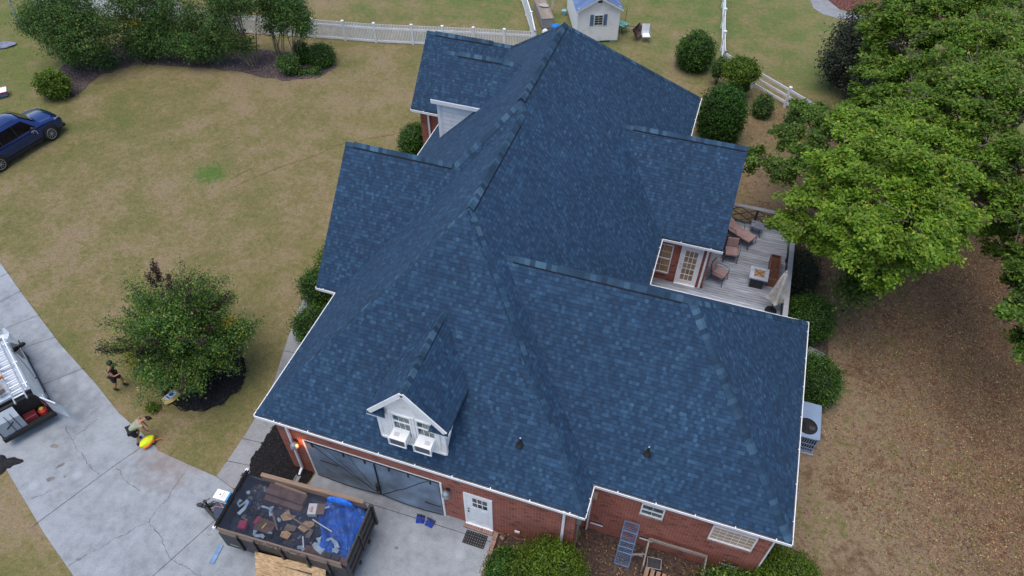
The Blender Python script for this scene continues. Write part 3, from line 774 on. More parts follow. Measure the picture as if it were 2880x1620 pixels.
# white sided wall under the saddle roof
g = MB(); yw = SE + .2
zr_at = lambda x: ze + p * (x - x11)
g.poly([(-11.42, yw, zr_at(-11.42) - .05), (x11 + (SZ0 - ze) / p + .05, yw, SZ0 - .02), (-11.42, yw, SZ0 - .02)])
g.poly([(-11.42, yw, zr_at(-11.42) - .05), (-11.42, yw, SZ0 + .0), (-11.42, SR, SZ1 - .05), (-11.42, 29.5, zr_at(-11.42) - .05)])
g.build('siding_wall', M['siding_wide'], **H)
g = MB(); g.bb(SXL - .02, x11 + (SZ0 - ze) / p + .02, SE - .04, SE - .01, SZ0 - .17, SZ0 + .01); g.bb(SXL, x11 + (SZ0 - ze) / p - .1, SE - .01, yw, SZ0 - .17, SZ0 - .15)
g.bb(-11.46, -11.33, yw - .03, yw + .01, zr_at(-11.42) - .1, SZ0 - .17); g.bb(-11.33, -11.27, yw - .018, yw - .001, zr_at(-11.3), SZ0 - .17)
g.build('wall_trim', M['white'], **H)

# ---- dormer body
DW0, DW1, DYW = -7.62, -5.46, 9.98
g = MB()
zb0 = ze + p * (DYW - y0)
g.poly([(DW0, DYW, zb0 - .05), (DW1, DYW, zb0 - .05), (DW1, DYW, DZ + .1), (DX, DYW, DR - .12), (DW0, DYW, DZ + .1)])
for xx in (DW0, DW1):
    pts = [(xx, DYW, zb0 - .05), (xx, yv(DZ) + .2, DZ + .1), (xx, DYW, DZ + .1)]
    g.poly(pts if xx == DW1 else pts[::-1])
dw = g.build('dormer', M['siding'], **H)
def sub(mb, name, mat, par, **k):
    o = mb.build(name, mat, origin=HO, parent=house, **k); o.parent = par; return o
g = MB()
yb_ = DY - .015
for s in (-1, 1):
    a = Vector((DX, yb_, DR - .05)); b_ = Vector((DX + s * (DE - .08), yb_, DZ + .04)); g.beam(a, b_, .035, .16, upv=(0, 0, 1))
    a = Vector((DX, yb_ + .1, DR - .11)); b_ = Vector((DX + s * (DE - .08), yb_ + .1, DZ - .02)); g.beam(a, b_, .2, .02)
    # boxed return with a little skirt roof under the eave
    xo = DX + s * (DE + .02); xi = DX + s * (DE - .58)
    g.bb(min(xo, xi), max(xo, xi), DY - .02, DYW - .002, DZ - .16, DZ - .05)
    # side eave fascia
    g.beam((DX + s * (DE - .07), DY, DZ - .10), (DX + s * (DE - .07), yv(DZ), DZ - .10), .03, .09)
    xc = DW0 if s < 0 else DW1
    g.bb(xc - .05, xc + .05, DYW - .03, DYW + .07, zb0 - .1, DZ - .16)
g.bb(DW0, DW1, DYW - .05, DYW - .012, zb0 - .03, zb0 + .07)
sub(g, 'dormer_trim', M['white'], dw)
for s in (-1, 1):
    g = MB(); xo = DX + s * (DE + .03); xi = DX + s * (DE - .62); xm = DX + s * (DE - .50)
    P_ = [(xo, DY - .05, DZ - .05), (xi, DY - .05, DZ - .05), (xm + 0, DYW, DZ + .30), (xo - s * .1, DYW, DZ + .03)]
    if s > 0: P_ = P_[::-1]
    g.add(P_, [(3, 2, 1, 0)], [[(v[0], v[1] * 1.6) for v in P_][::-1]])
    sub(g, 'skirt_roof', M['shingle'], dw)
def window(par, cx, y, z0, z1, w, cols, rows_top, rows_bot, split, glass, frame=.06, depth=.05, name='window'):
    """double-hung window in a wall facing -Y; returns frame object"""
    f = MB(); x0_, x1_ = cx - w / 2, cx + w / 2
    yo = y - depth; yi = y - .003
    for (a, b, c, d) in ((x0_, x0_ + frame, z0, z1), (x1_ - frame, x1_, z0, z1), (x0_ + frame, x1_ - frame, z0, z0 + frame), (x0_ + frame, x1_ - frame, z1 - frame, z1)):
        f.bb(a, b, yo, yi, c, d)
    if split: f.bb(x0_ + frame, x1_ - frame, yo + .008, yi - .001, split - .025, split + .025)
    o = sub(f, name, M['white'], par)
    m_ = MB()
    def grid(za, zb, rows, yy):
        for i in range(1, cols):
            xx = x0_ + frame + (w - 2 * frame) * i / cols; m_.bb(xx - .006, xx + .006, yy - .01, yy, za, zb)
        for i in range(1, rows):
            zz = za + (zb - za) * i / rows; m_.bb(x0_ + frame, x1_ - frame, yy - .013, yy - .003, zz - .006, zz + .006)
    if split:
        grid(split + .025, z1 - frame, rows_top, yi - .015); grid(z0 + frame, split - .025, rows_bot, yi - .010)
    else: grid(z0 + frame, z1 - frame, rows_top, yi - .012)
    if m_.v:
        mo = m_.build('muntins', M['white'], origin=HO, parent=house); mo.parent = o if par is house else par
    g_ = MB(); g_.bb(x0_ + frame, x1_ - frame, yi - .008, yi - .001, z0 + frame, z1 - frame)
    go = g_.build('pane', glass, origin=HO, parent=house); go.parent = o if par is house else par
    return o
window(dw, -6.82, DYW, 4.66, 5.86, .66, 3, 1, 1, 5.45, M['glass_teal'], name='dormer_window')
window(dw, -6.03, DYW, 4.66, 5.86, .66, 3, 1, 1, 5.45, M['glass_teal'], name='dormer_window')
g = MB(); g.bb(-6.47, -6.38, DYW - .055, DYW - .004, 4.5, 5.9); g.bb(-7.25, -7.16, DYW - .055, DYW - .004, 4.5, 5.9); g.bb(-5.69, -5.60, DYW - .055, DYW - .004, 4.5, 5.9)
sub(g, 'window_casing', M['white'], dw)
def window_ac(cx, label, vent):
    t = thing('window_air_conditioner', label, 'air conditioner', (cx, DYW, 4.72), 0, 'air conditioners in the dormer windows')
    b = MB(); b.bb(-.27, .27, -.42, .04, 0, .33); b.build('case', M['white'], t, bevel=.02)
    b = MB(); b.bb(-.235, .235, -.432, -.421, .035, .30); b.build('rear_grille', pm('ac_grille', (.10, .11, .13), .6, .3, 30), t)
    b = MB()
    for x_, w_ in ((-.285, .03), (.285, .03)): b.bb(x_ - w_ / 2, x_ + w_ / 2, -.445, -.41, -.01, .30)
    b.bb(-.30, .30, -.445, -.41, -.03, 0.0); b.build('trim_rail', M['white_metal'], t)
    b = MB()
    for k in range(5):
        for q in range(7): b.bb(vent + q * .026, vent + .016 + q * .026, -.30 + k * .028, -.286 + k * .028, .331, .333)
    b.build('top_louvres', M['grime'], t)
    return t
window_ac(-6.86, 'white window air conditioner in the left dormer window, with a grey louvre patch on top', -.17)
window_ac(-6.03, 'white window air conditioner in the right dormer window, cleaner top than its neighbour', .02)

# ---- garage door screens
M['net_grey'] = net_mat('garage_net', (0.21, 0.28, 0.37), 0.82)
M['strap'] = M['black']
def screen(xa, xb, side):
    mb = MB(); nx, nz = 40, 16
    def P_(i, k):
        u = i / nx; v = k / nz
        x = xa + (xb - xa) * u
        fold = 0
        s = u if side > 0 else 1 - u      # folds fan out of the meeting post
        fold = .025 * math.sin((1 - s) * 9 + v * 7) * v * (1 - v) * 4 * (1 - .3 * s)
        sag = .05 * math.sin(math.pi * u) + .06 * (u if side < 0 else 1 - u)
        cen = u if side < 0 else 1 - u
        z = GZ - .02 - (GZ - .08 - .20 * cen) * (1 - v)
        y = 9.80 - sag * (1 - v) ** 2 - abs(fold) * 1.2 * (1 if u not in (0, 1) else .2)
        return (x, y, z)
    vs = [P_(i, k) for k in range(nz + 1) for i in range(nx + 1)]
    fs = [(k * (nx + 1) + i, k * (nx + 1) + i + 1, (k + 1) * (nx + 1) + i + 1, (k + 1) * (nx + 1) + i) for k in range(nz) for i in range(nx)]
    mb.add(vs, fs)
    o = mb.build('garage_screen', M['net_grey'], smooth=True, **H)
    h = MB(); h.tube([P_(i, 0) for i in range(nx + 1)], .018, 5); 
    h.tube([(P_(int(i), k)[0], P_(int(i), k)[1] - .012, P_(int(i), k)[2]) for i, k in [(nx * (1 - k / nz * .9) if side < 0 else nx * k / nz * .85, k) for k in range(0, nz + 1, 2)]], .010, 5)
    for off in ((.35, .7) if side < 0 else ()):
        h.tube([(P_(int(i), k)[0], P_(int(i), k)[1] - .012, P_(int(i), k)[2]) for i, k in [((nx - 1) * (1 - k / nz * off) if side < 0 else nx * k / nz * off, k) for k in range(0, nz + 1, 2)]], .006, 5)
    sub(h, 'hem', M['black'], o)
    return o
so1 = screen(GX0 + .03, -8.15, -1); so2 = screen(-8.13, GX1 - .03, 1)
for xx in (-10.5, -9.3, -8.5, -7.6, -6.9, -6.1):
    g = MB(); g.bb(xx - .02, xx + .02, 9.76, 9.80, GZ - .18, GZ + .02); sub(g, 'clip', M['black'], so1 if xx < -8.14 else so2)
g = MB(); g.beam((-8.14, 9.77, GZ), (-8.10, 9.66, .45), .04, .03); g.bb(-8.20, -8.08, 9.60, 9.70, .75, 1.15); sub(g, 'strap', M['black'], so2)
g = MB(); g.beam((-10.3, 9.7, 1.55), (-9.6, 9.68, 1.6), .03, .02); sub(g, 'strap', M['black'], so1)
g = MB(); g.beam((-6.4, 9.7, .9), (-5.8, 9.72, .85), .03, .02); sub(g, 'strap', M['black'], so2)
g = MB(); g.bb(GX0 - .07, GX0, 9.80, 9.848, .03, GZ + .03); g.bb(GX1, GX1 + .07, 9.80, 9.848, .03, GZ + .03); g.bb(GX0 - .07, GX1 + .07, 9.82, 9.846, GZ + .03, GZ + .06)
g.build('garage_frame', M['white'], **H)

# ---- side door beside the garage
def door(xa, xb, y, z0, z1, gx0, gx1, gz0, gz1, cols, rows, glass, knob_x):
    f = MB(); fr = .09
    f.bb(xa, xa + fr, y - .06, y - .003, z0, z1); f.bb(xb - fr, xb, y - .06, y - .003, z0, z1); f.bb(xa + fr, xb - fr, y - .06, y - .003, z1 - fr, z1)
    f.bb(xa, xb, y - .10, y - .003, z0 - .05, z0)
    fo = f.build('door_frame', M['white'], **H)
    d = MB(); xa_, xb_ = xa + fr, xb - fr
    for (a, b, c, e_) in ((xa_, gx0, z0, z1 - fr), (gx1, xb_, z0, z1 - fr), (gx0, gx1, z0, gz0), (gx0, gx1, gz1, z1 - fr)): d.bb(a, b, y - .04, y - .004, c, e_)
    for i in range(1, cols):
        xx = gx0 + (gx1 - gx0) * i / cols; d.bb(xx - .012, xx + .012, y - .043, y - .03, gz0, gz1)
    for i in range(1, rows):
        zz = gz0 + (gz1 - gz0) * i / rows; d.bb(gx0, gx1, y - .046, y - .031, zz - .012, zz + .012)
    if gz0 - z0 > .7:
        for s in (0, 1):
            a = xa_ + .08 + s * (xb_ - xa_) / 2; b = a + (xb_ - xa_) / 2 - .16
            for q in ((a, b, z0 + .2, z0 + .215), (a, b, gz0 - .12, gz0 - .105)): d.bb(q[0], q[1], y - .046, y - .04, q[2], q[3])
            for q in (a, b): d.bb(q - .007, q + .007, y - .046, y - .04, z0 + .2, gz0 - .105)
    do = d.build('door', M['white'], **H)
    gl = MB(); gl.bb(gx0, gx1, y - .028, y - .012, gz0, gz1); sub(gl, 'glass', glass, do)
    k = MB(); k.ell((knob_x, y - .08, z0 + 1.0), (.03, .03, .03), 10, 6); k.cyl((knob_x, y - .04, z0 + 1.0), (knob_x, y - .07, z0 + 1.0), .015, 8); k.cyl((knob_x, y - .04, z0 + 1.16), (knob_x, y - .065, z0 + 1.16), .028, 12)
    sub(k, 'handle', M['galv'] if knob_x > -2 else M['black'], do)
door(-4.95, -3.94, 9.85, .12, 2.32, -4.64, -4.12, 1.48, 2.12, 3, 2, M['glass'], -4.79)
g = MB(); g.bb(-4.98, -3.90, 9.62, 9.79, .03, .115); g.build('door_sill', M['brick_sill'], **H)
door(-.02, .90, 22.5, 1.2, 3.46, .19, .70, 1.45, 3.18, 3, 5, M['tan_shade'], .10)
window(house, -.74, 22.5, 1.6, 3.28, .82, 2, 2, 2, 2.45, M['tan_shade'], .05)
g = MB(); g.bb(-1.14, -.33, 22.44, 22.497, 1.52, 1.598); g.build('window_sill', M['brick_sill'], **H)
window(house, 1.06, 10.97, 2.32, 3.04, .74, 2, 1, 1, 2.66, M['glass_teal'], .05)
g = MB(); g.bb(.66, 1.46, 10.90, 10.967, 2.22, 2.318); g.build('window_sill', M['brick_sill'], **H)
window(house, 3.60, 10.97, 2.03, 2.99, 1.36, 6, 4, 0, None, M['tan_blind'], .05)
g = MB(); g.bb(2.90, 4.30, 10.90, 10.967, 1.92, 2.028); g.build('window_sill', M['brick_sill'], **H)
g = MB(); g.bb(4.72, 4.765, 10.955, 11.0, .05, WT); g.build('corner_bead', M['white'], **H)
# wall lamps
def wall_lamp(x, z, lit):
    b = MB(); b.cyl((x, 9.847, z + .12), (x, 9.80, z + .12), .07, 14); b.beam((x, 9.8, z + .12), (x, 9.66, z + .16), .02, .02)
    o = b.build('wall_lamp', M['dark_metal'], **H)
    s = MB(); s.tube([(x, 9.66, z + .24), (x, 9.66, z + .16), (x, 9.66, z + .02), (x, 9.66, z - .02)], [.03, .11, .15, .15], 14)
    sub(s, 'lamp_shade', M['galv'], o)
    gl = MB(); gl.ell((x, 9.66, z - .03), (.06, .06, .08), 12, 8)
    mt = pm('lamp_bulb_lit', (1, .6, .3), .3, 0, emit=(1.0, .42, .12), estr=6.0) if lit else M['glass']
    sub(gl, 'bulb', mt, o)
    if lit:
        ld = bpy.data.lights.new('lamp_light', 'POINT'); ld.energy = 3; ld.color = (1.0, .30, .05); ld.shadow_soft_size = .05
        lo = bpy.data.objects.new('lamp_light', ld); COL.objects.link(lo); lo.location = (x + .16 - HO[0], 9.66 - HO[1], z + .1 - HO[2]); lo.parent = house
wall_lamp(-11.16, 2.12, True); wall_lamp(-5.50, 2.05, False)

# ---- things by the front wall
t = thing('door_mat', 'black rubber mat with rows of pale dots lying before the white side door', 'door mat', (-4.44, 9.33, .035))
g = MB(); g.bb(-.39, .39, -.24, .24, 0, .015); g.build('mat', M['black'], t)
g = MB()
for i in range(9):
    for j in range(5): g.bb(-.34 + i * .085 - .009, -.34 + i * .085 + .009, -.19 + j * .095 - .009, -.19 + j * .095 + .009, .0155, .018)
g.build('stud', M['galv'], t)
M['blue_paint'] = car_paint('blue_enamel', (0.010, 0.045, 0.33), .35, .3, 0)
def jack_stand(x, y, rz, label):
    t = thing('jack_stand', label, 'jack stand', (x, y, .03), rz, 'blue jack stands by the garage screen')
    g = MB(); tops = [(-.05, -.05), (.05, -.05), (.05, .05), (-.05, .05)]; bs = [(-.13, -.13), (.13, -.13), (.13, .13), (-.13, .13)]
    for (a, b) in zip(tops, bs): g.beam((b[0], b[1], .01), (a[0], a[1], .26), .045, .02)
    g.bb(-.14, .14, -.15, -.11, 0, .03); g.bb(-.14, .14, .11, .15, 0, .03); g.bb(-.15, -.11, -.13, .13, 0, .03); g.bb(.11, .15, -.13, .13, 0, .03)
    vs = [(-.11, -.12, .05), (.11, -.12, .05), (.05, -.062, .25), (-.05, -.062, .25)]; g.add(vs, [(0, 1, 2, 3)]); g.bb(-.06, .06, -.06, .06, .25, .28)
    g.build('base', M['blue_paint'], t)
    g = MB(); g.bb(-.025, .025, -.02, .02, .26, .36); g.bb(-.08, .08, -.025, .025, .36, .38); g.bb(-.08, -.055, -.025, .025, .38, .41); g.bb(.055, .08, -.025, .025, .38, .41); g.build('ratchet_post', M['dark_metal'], t)
    g = MB(); g.beam((.05, 0, .2), (.16, -.02, .28), .02, .02); g.build('handle', M['dark_metal'], t)
jack_stand(-6.52, 9.40, .25, 'blue jack stand on the concrete, the left of two before the garage screen')
jack_stand(-6.14, 9.38, -.15, 'blue jack stand on the concrete, the right of two, nearer the grey lamp')
# brick edging blocks right of the concrete
M['edging'] = pm('edging_block', (.36, .22, .18), .85, .25, 5.0)
for i in range(9):
    yy = 9.62 - i * .29
    g = MB(); xx = -3.80 + .08 * (i / 8) - (.0 if i else 0)
    g.box((0, 0, .07), (.16, .275, .14), random.uniform(-.05, .05)); o = g.build('edging_block', M['edging'], bevel=.01); o.location = (xx, yy, .02)
    lb = 'pinkish edging block, %s in the row counted from the brick door sill' % ('first', 'second', 'third', 'fourth', 'fifth', 'sixth', 'seventh', 'eighth', 'ninth')[i]
    tag(o, lb, 'edging block', 'edging blocks along the garage slab')
g = MB(); g.cyl((-3.62, 9.70, .1), (-3.48, 9.62, .1), .07, 14); tag(g.build('drain_pipe', M['edging']), 'short clay drain pipe end lying behind the edging blocks by the wall', 'pipe')
# hand truck / folding ramp leaning against the wall
M['ramp_blue'] = pm('blue_grey_steel', (.15, .25, .42), .45, .2, 5.0, metal=.3)
t = thing('steel_rack', 'blue grey folding steel mesh rack leaning on the brick wall under the small window', 'rack', (.56, 10.3, .05))
g = MB()
for s in (-1, 1): g.beam((s * .24, -.25, 0), (s * .24, .55, 1.62), .035, .035)
for k in (0, .3, .42, .55, .78, 1.0): g.beam((-.24, -.25 + .8 * k, 1.62 * k), (.24, -.25 + .8 * k, 1.62 * k), .03, .03)
g.build('frame', M['ramp_blue'], t)
g = MB()
for k in range(1, 26):
    q = k / 26; g.beam((-.23, -.25 + .8 * q, 1.62 * q), (.23, -.25 + .8 * q, 1.62 * q), .008, .008)
for k in range(1, 10):
    xx = -.24 + .048 * k; g.beam((xx, -.25, 0.0), (xx, .55, 1.62), .006, .006)
g.build('mesh_panel', M['ramp_blue'], t)
g = MB(); g.beam((.24, .0, .5), (.66, .18, .42), .05, .04); g.beam((.3, .05, .46), (.6, .1, .38), .03, .03); g.build('folded_leg', M['galv'], t)
# garden frame of boards with slatted pallet
M['pale_wood'] = wood_mat('weathered_lumber', (.36, .30, .25), (.18, .14, .12), 0, .3, 0.0)
M['cedar'] = wood_mat('cedar_lumber', (.42, .27, .17), (.22, .13, .09), 1, .3, 0.0)
t = thing('garden_frame', 'open box frame of grey boards standing against the brick wall under the large window', 'frame', (2.2, 10.5, .05))
g = MB(); g.beam((-.95, .3, .95), (.95, .32, .92), .05, .14); g.beam((-.97, -.45, .55), (-.97, .3, .95), .05, .10); g.beam((.93, -.4, .6), (.93, .3, .92), .04, .07)
for xx in (-.97, .93): g.beam((xx, .3, 0), (xx, .3, .95), .05, .05); g.beam((xx, -.45, 0), (xx, -.45, .57), .05, .05)
g.build('rails', M['pale_wood'], t)
t = thing('slatted_crate', 'cedar slatted crate top below the grey board frame by the brick wall', 'crate', (1.98, 9.86, .05), -.06)
for k in range(7):
    g = MB(); g.bb(-.66 + k * .19, -.53 + k * .19, -.16, .20, .36, .385); g.build('slat', M['cedar'], t)
g = MB(); g.bb(-.68, .68, -.17, -.14, .1, .36); g.bb(-.68, .68, .17, .2, .1, .36); g.bb(-.68, -.64, -.14, .17, 0, .36); g.bb(.64, .68, -.14, .17, 0, .36); g.build('frame', M['black'], t)
t = thing('wire_planter', 'small dark planter box with a silver rim inside the board frame', 'planter', (1.58, 10.33, .05), .1)
g = MB(); g.bb(-.22, .22, -.17, .17, 0, .28); g.build('pot', M['dark_metal'], t)
g = MB()
for a in ((-.23, -.18, -.23, .18), (.23, -.18, .23, .18), (-.23, -.18, .23, -.18), (-.23, .18, .23, .18)): g.beam((a[0], a[1], .3), (a[2], a[3], .3), .02, .02)
g.build('rim', M['galv'], t)
t = thing('lidded_tub', 'pale blue lidded plastic tub below the cedar slatted crate', 'tub', (1.98, 9.42, .05), -.1)
g = MB(); g.bb(-.15, .15, -.1, .1, 0, .3); g.build('tub', M['white'], t, bevel=.02); g = MB(); g.bb(-.17, .17, -.12, .12, .3, .34); g.build('lid', M['galv'], t, bevel=.01)

# heat pump beside the right wall
t = thing('heat_pump', 'large grey outdoor heat pump with a round black fan, beside the right eave', 'heat pump', (5.95, 17.2, .0))
M['ac_grey'] = pm('ac_grey', (.22, .30, .43), .4, .06, 2.0)
g = MB(); g.bb(-.52, .52, -.86, .86, 0, .08); g.build('pad', M['walk'], t)
g = MB(); g.bb(-.45, .45, -.76, .76, .12, .98); g.build('coil_housing', M['dark_metal'], t)
g = MB()
for x_ in (-.47, .47):
    for k in range(18): g.bb(x_ - .012, x_ + .012, -.74 + k * .086, -.72 + k * .086, .12, .98)
for k in range(11): g.bb(-.44 + k * .086, -.415 + k * .086, -.785, -.762, .12, .98); 
for zz in (.35, .62): g.bb(-.46, .46, -.79, -.764, zz, zz + .02)
g.bb(-.47, .47, -.78, -.75, .1, .2); g.build('louvre_guard', M['ac_grey'], t)
g = MB()
# top plate with a round hole
n_ = 32; fc = (0.03, -.30); fr_ = .36
outer = []
for i in range(n_):
    a = 2 * math.pi * i / n_; c_, s_ = math.cos(a), math.sin(a)
    tx = (.5 - fc[0] if c_ > 0 else .5 + fc[0]) / max(abs(c_), 1e-6); ty = ((.8 - fc[1]) if s_ > 0 else (.8 + fc[1])) / max(abs(s_), 1e-6)
    q = min(tx, ty); outer.append((fc[0] + c_ * q, fc[1] + s_ * q, 1.04))
inner = [(fc[0] + fr_ * math.cos(2 * math.pi * i / n_), fc[1] + fr_ * math.sin(2 * math.pi * i / n_), 1.045) for i in range(n_)]
g.add(outer + inner, [(i, (i + 1) % n_, n_ + (i + 1) % n_, n_ + i) for i in range(n_)])
g.poly([(-.5, .8, 1.038), (-.5, -.8, 1.038), (-.5, -.8, .98), (-.5, .8, .98)]); g.poly([(.5, -.8, 1.038), (.5, .8, 1.038), (.5, .8, .98), (.5, -.8, .98)])
g.poly([(-.5, -.8, 1.038), (.5, -.8, 1.038), (.5, -.8, .98), (-.5, -.8, .98)]); g.poly([(.5, .8, 1.038), (-.5, .8, 1.038), (-.5, .8, .98), (.5, .8, .98)])
g.bb(-.5, .5, .2, .8, 1.02, 1.035)
g.build('top_cover', M['ac_grey'], t)
g = MB(); g.cyl((fc[0], fc[1], .985), (fc[0], fc[1], .995), .355, 28); g.build('fan_well', M['black'], t)
g = MB(); g.cyl((fc[0], fc[1], .99), (fc[0], fc[1], 1.03), .08, 16)
for k in range(3):
    a = k * 2.094; g.box((fc[0] + .17 * math.cos(a), fc[1] + .17 * math.sin(a), 1.01), (.24, .12, .006), a, rx=.3)
g.build('fan', M['dark_metal'], t)
g = MB()
for k in range(1, 6):
    rr = fr_ * k / 5.2; pts = [(fc[0] + rr * math.cos(a), fc[1] + rr * math.sin(a), 1.05) for a in np.linspace(0, 2 * math.pi, 25)]; g.tube(pts, .004, 4)
for k in range(6): a = k * math.pi / 3; g.beam((fc[0], fc[1], 1.05), (fc[0] + fr_ * math.cos(a), fc[1] + fr_ * math.sin(a), 1.05), .006, .006)
g.build('fan_grille', M['black'], t)
t = thing('propane_tank', 'pale blue rounded tank half hidden under the near right roof corner', 'tank', (5.48, 12.55, 0))
g = MB(); g.tube([(0, -.32, .8), (0, -.26, .8), (0, .26, .8), (0, .32, .8)], [.12, .26, .26, .12], 18); g.build('tank', M['ac_grey'], t, smooth=True)
for q in (-.19, .19): g = MB(); g.bb(-.2, .2, q - .03, q + .03, 0, .6); g.build('foot', M['galv'], t)
# stepping slab
g = MB(); g.box((0, 0, .03), (.7, .45, .06), -.35); o = g.build('stepping_slab', M['walk']); o.location = (6.35, 21.35, .01); tag(o, 'grey concrete slab between the two round bushes beside the right eave', 'slab')
g = MB(); g.box((0, 0, .03), (.62, .4, .06), -.1); o = g.build('stepping_slab', M['walk']); o.location = (5.65, 21.5, .01); tag(o, 'grey concrete slab close to the eave between the round bushes, partly under the gutter', 'slab')

# ================================================================== DECK
M['deck'] = wood_mat('deck_boards', (.42, .46, .53), (.155, .16, .165), 0, .14, .09)
M['rail_wood'] = wood_mat('rail_cap', (.40, .41, .44), (.25, .25, .27), 0, 1.0, 0.0)
DZt = 1.15
deck = thing('deck', 'weathered grey wooden deck in the corner behind the house', 'deck', (2.4, 24, 0))
DO = dict(parent=deck, origin=(2.4, 24, 0))
g = MB(); g.prism([(-1.15, 19.2), (4.70, 19.2), (4.70, 27.4), (1.22, 27.4), (1.22, 22.48), (-1.15, 22.48)], DZt - .04, DZt); g.build('deck_floor', M['deck'], **DO)
g = MB(); g.bb(4.62, 4.70, 19.2, 27.4, .85, DZt - .04); g.bb(1.25, 4.62, 27.32, 27.4, .85, DZt - .04)
for px_, py_ in ((4.6, 19.4), (4.6, 22), (4.6, 24.7), (4.6, 27.3), (2.9, 27.3), (1.4, 27.3)): g.bb(px_ - .07, px_ + .07, py_ - .07, py_ + .07, 0, DZt - .04)
g.build('deck_frame', M['rail_wood'], **DO)
g = MB(); g.bb(4.46, 4.66, 19.2, 27.42, 2.12, 2.16); g.bb(1.25, 4.46, 27.22, 27.42, 2.12, 2.16); g.build('handrail', M['rail_wood'], **DO)
for px_, py_ in ((4.56, 19.4), (4.56, 21.35), (4.56, 23.3), (4.56, 25.3), (4.56, 27.3), (2.92, 27.3), (1.4, 27.3)):
    g = MB(); g.bb(px_ - .045, px_ + .045, py_ - .045, py_ + .045, DZt, 2.12); g.build('post', M['dark_metal'], **DO)
g = MB()
def xpanel(a, b):
    a = Vector(a); b = Vector(b); d = b - a
    def q(u, z): return a + d * u + Vector((0, 0, z))
    for (u0, za, u1, zb) in ((0, .08, 1, .92), (0, .92, 1, .08), (0, .5, .5, .92), (.5, .92, 1, .5), (0, .5, .5, .08), (.5, .08, 1, .5)):
        g.beam(q(u0, za), q(u1, zb), .022, .03)
    g.beam(q(0, .08), q(1, .08), .03, .03); g.beam(q(0, .93), q(1, .93), .03, .03)
pr = [((4.56, 19.4, DZt), (4.56, 21.35, DZt)), ((4.56, 21.35, DZt), (4.56, 23.3, DZt)), ((4.56, 23.3, DZt), (4.56, 25.3, DZt)), ((4.56, 25.3, DZt), (4.56, 27.3, DZt)), ((2.92, 27.3, DZt), (4.56, 27.3, DZt)), ((1.4, 27.3, DZt), (2.92, 27.3, DZt))]
for a, b in pr: xpanel(a, b)
g.build('railing_lattice', M['dark_metal'], **DO)
# furniture
M['cushion'] = pm('pink_beige_cushion', (.36, .235, .225), .85, .12, 5.0)
M['iron'] = pm('wrought_iron', (.030, .026, .026), .5, .3, 8.0)
def chair(x, y, rz, label):
    t = thing('patio_chair', label, 'patio chair', (x, y, DZt), rz, 'patio chairs on the deck')
    # faces -Y
    g = MB(); g.bb(-.27, .27, -.30, .24, .40, .50); g.build('seat_cushion', M['cushion'], t, bevel=.03)
    g = MB(); g.box((0, .30, .72), (.50, .08, .46), 0, rx=-.18); g.build('back_cushion', M['cushion'], t, bevel=.03) if 'hidden' not in label else None
    g = MB()
    for s in (-1, 1):
        g.tube([(s * .30, -.34, 0), (s * .29, -.30, .36), (s * .29, .26, .40), (s * .27, .36, .95)], .016, 6)
        g.tube([(s * .29, -.30, .36), (s * .31, -.30, .62), (s * .33, -.1, .66), (s * .33, .22, .66), (s * .28, .31, .66)], .014, 6)
        g.tube([(s * .29, .22, .38), (s * .31, .40, 0)], .015, 6)
    g.tube([(-.27, .36, .95), (-.15, .38, 1.02), (.15, .38, 1.02), (.27, .36, .95)], .016, 6)
    g.beam((-.29, -.30, .37), (.29, -.30, .37), .025, .02); g.beam((-.29, .24, .38), (.29, .24, .38), .025, .02)
    for k in range(5): xx = -.2 + k * .1; g.tube([(xx, .27, .42), (xx, .375, 1.0)], .008, 5)
    g.build('frame', M['iron'], t)
    return t
chair(1.78, 23.22, 1.25, 'iron patio chair with a pink beige cushion nearest the glass door')
chair(2.12, 24.75, .12, 'iron patio chair with pink beige cushion at the gable roof corner, just below the lounger')
t = thing('chaise_lounge', 'iron chaise lounge with long pink beige cushion at the far side of the deck', 'chaise lounge', (2.15, 26.25, DZt), -.50)
g = MB(); g.box((.38, 0, .42), (1.05, .60, .10)); g.box((-.48, 0, .62), (.80, .60, .10), 0, ry=.55); g.build('cushion', M['cushion'], t, bevel=.035)
g = MB()
for s in (-1, 1):
    g.tube([(-.85, s * .31, .82), (-.15, s * .31, .38), (.92, s * .31, .36), (.95, s * .33, 0)], .018, 6); g.tube([(-.15, s * .31, .38), (-.30, s * .33, 0)], .016, 6)
    g.tube([(-.35, s * .33, .5), (-.28, s * .34, .68), (.18, s * .35, .68), (.24, s * .33, .38)], .015, 6)
for xx in (-.1, .3, .92): g.beam((xx, -.31, .36), (xx, .31, .36), .025, .02)
g.build('frame', M['iron'], t)
t = thing('side_table', 'small square grey metal table by the far deck railing', 'side table', (3.05, 26.78, DZt), -.15)
g = MB(); g.bb(-.29, .29, -.24, .24, .48, .51); g.build('table_top', pm('table_grey', (.17, .20, .25), .45, .3, 8), t)
for sx in (-1, 1):
    for sy in (-1, 1):
        g = MB(); g.tube([(sx * .22, sy * .18, .48), (sx * .14, sy * .1, .25), (sx * .28, sy * .24, 0)], .013, 6); g.build('leg', M['iron'], t)
t = thing('fire_pit_table', 'square fire pit table with pale rim, tan lid and dark base', 'fire pit', (3.41, 23.53, DZt), -.03)
g = MB(); g.bb(-.28, .28, -.28, .28, 0, .58); g.build('base', M['dark_metal'], t)
g = MB(); g.bb(-.39, .39, .22, .37, .58, .65); g.bb(-.39, .39, -.37, -.22, .58, .65); g.bb(-.39, -.22, -.22, .22, .58, .65); g.bb(.22, .39, -.22, .22, .58, .65); g.build('rim', pm('tile_rim', (.42, .46, .55), .4, .15, 6), t)
g = MB(); g.bb(-.22, .22, -.22, .22, .58, .64); g.build('lid', pm('tan_lid', (.38, .22, .10), .6, .2, 6), t)
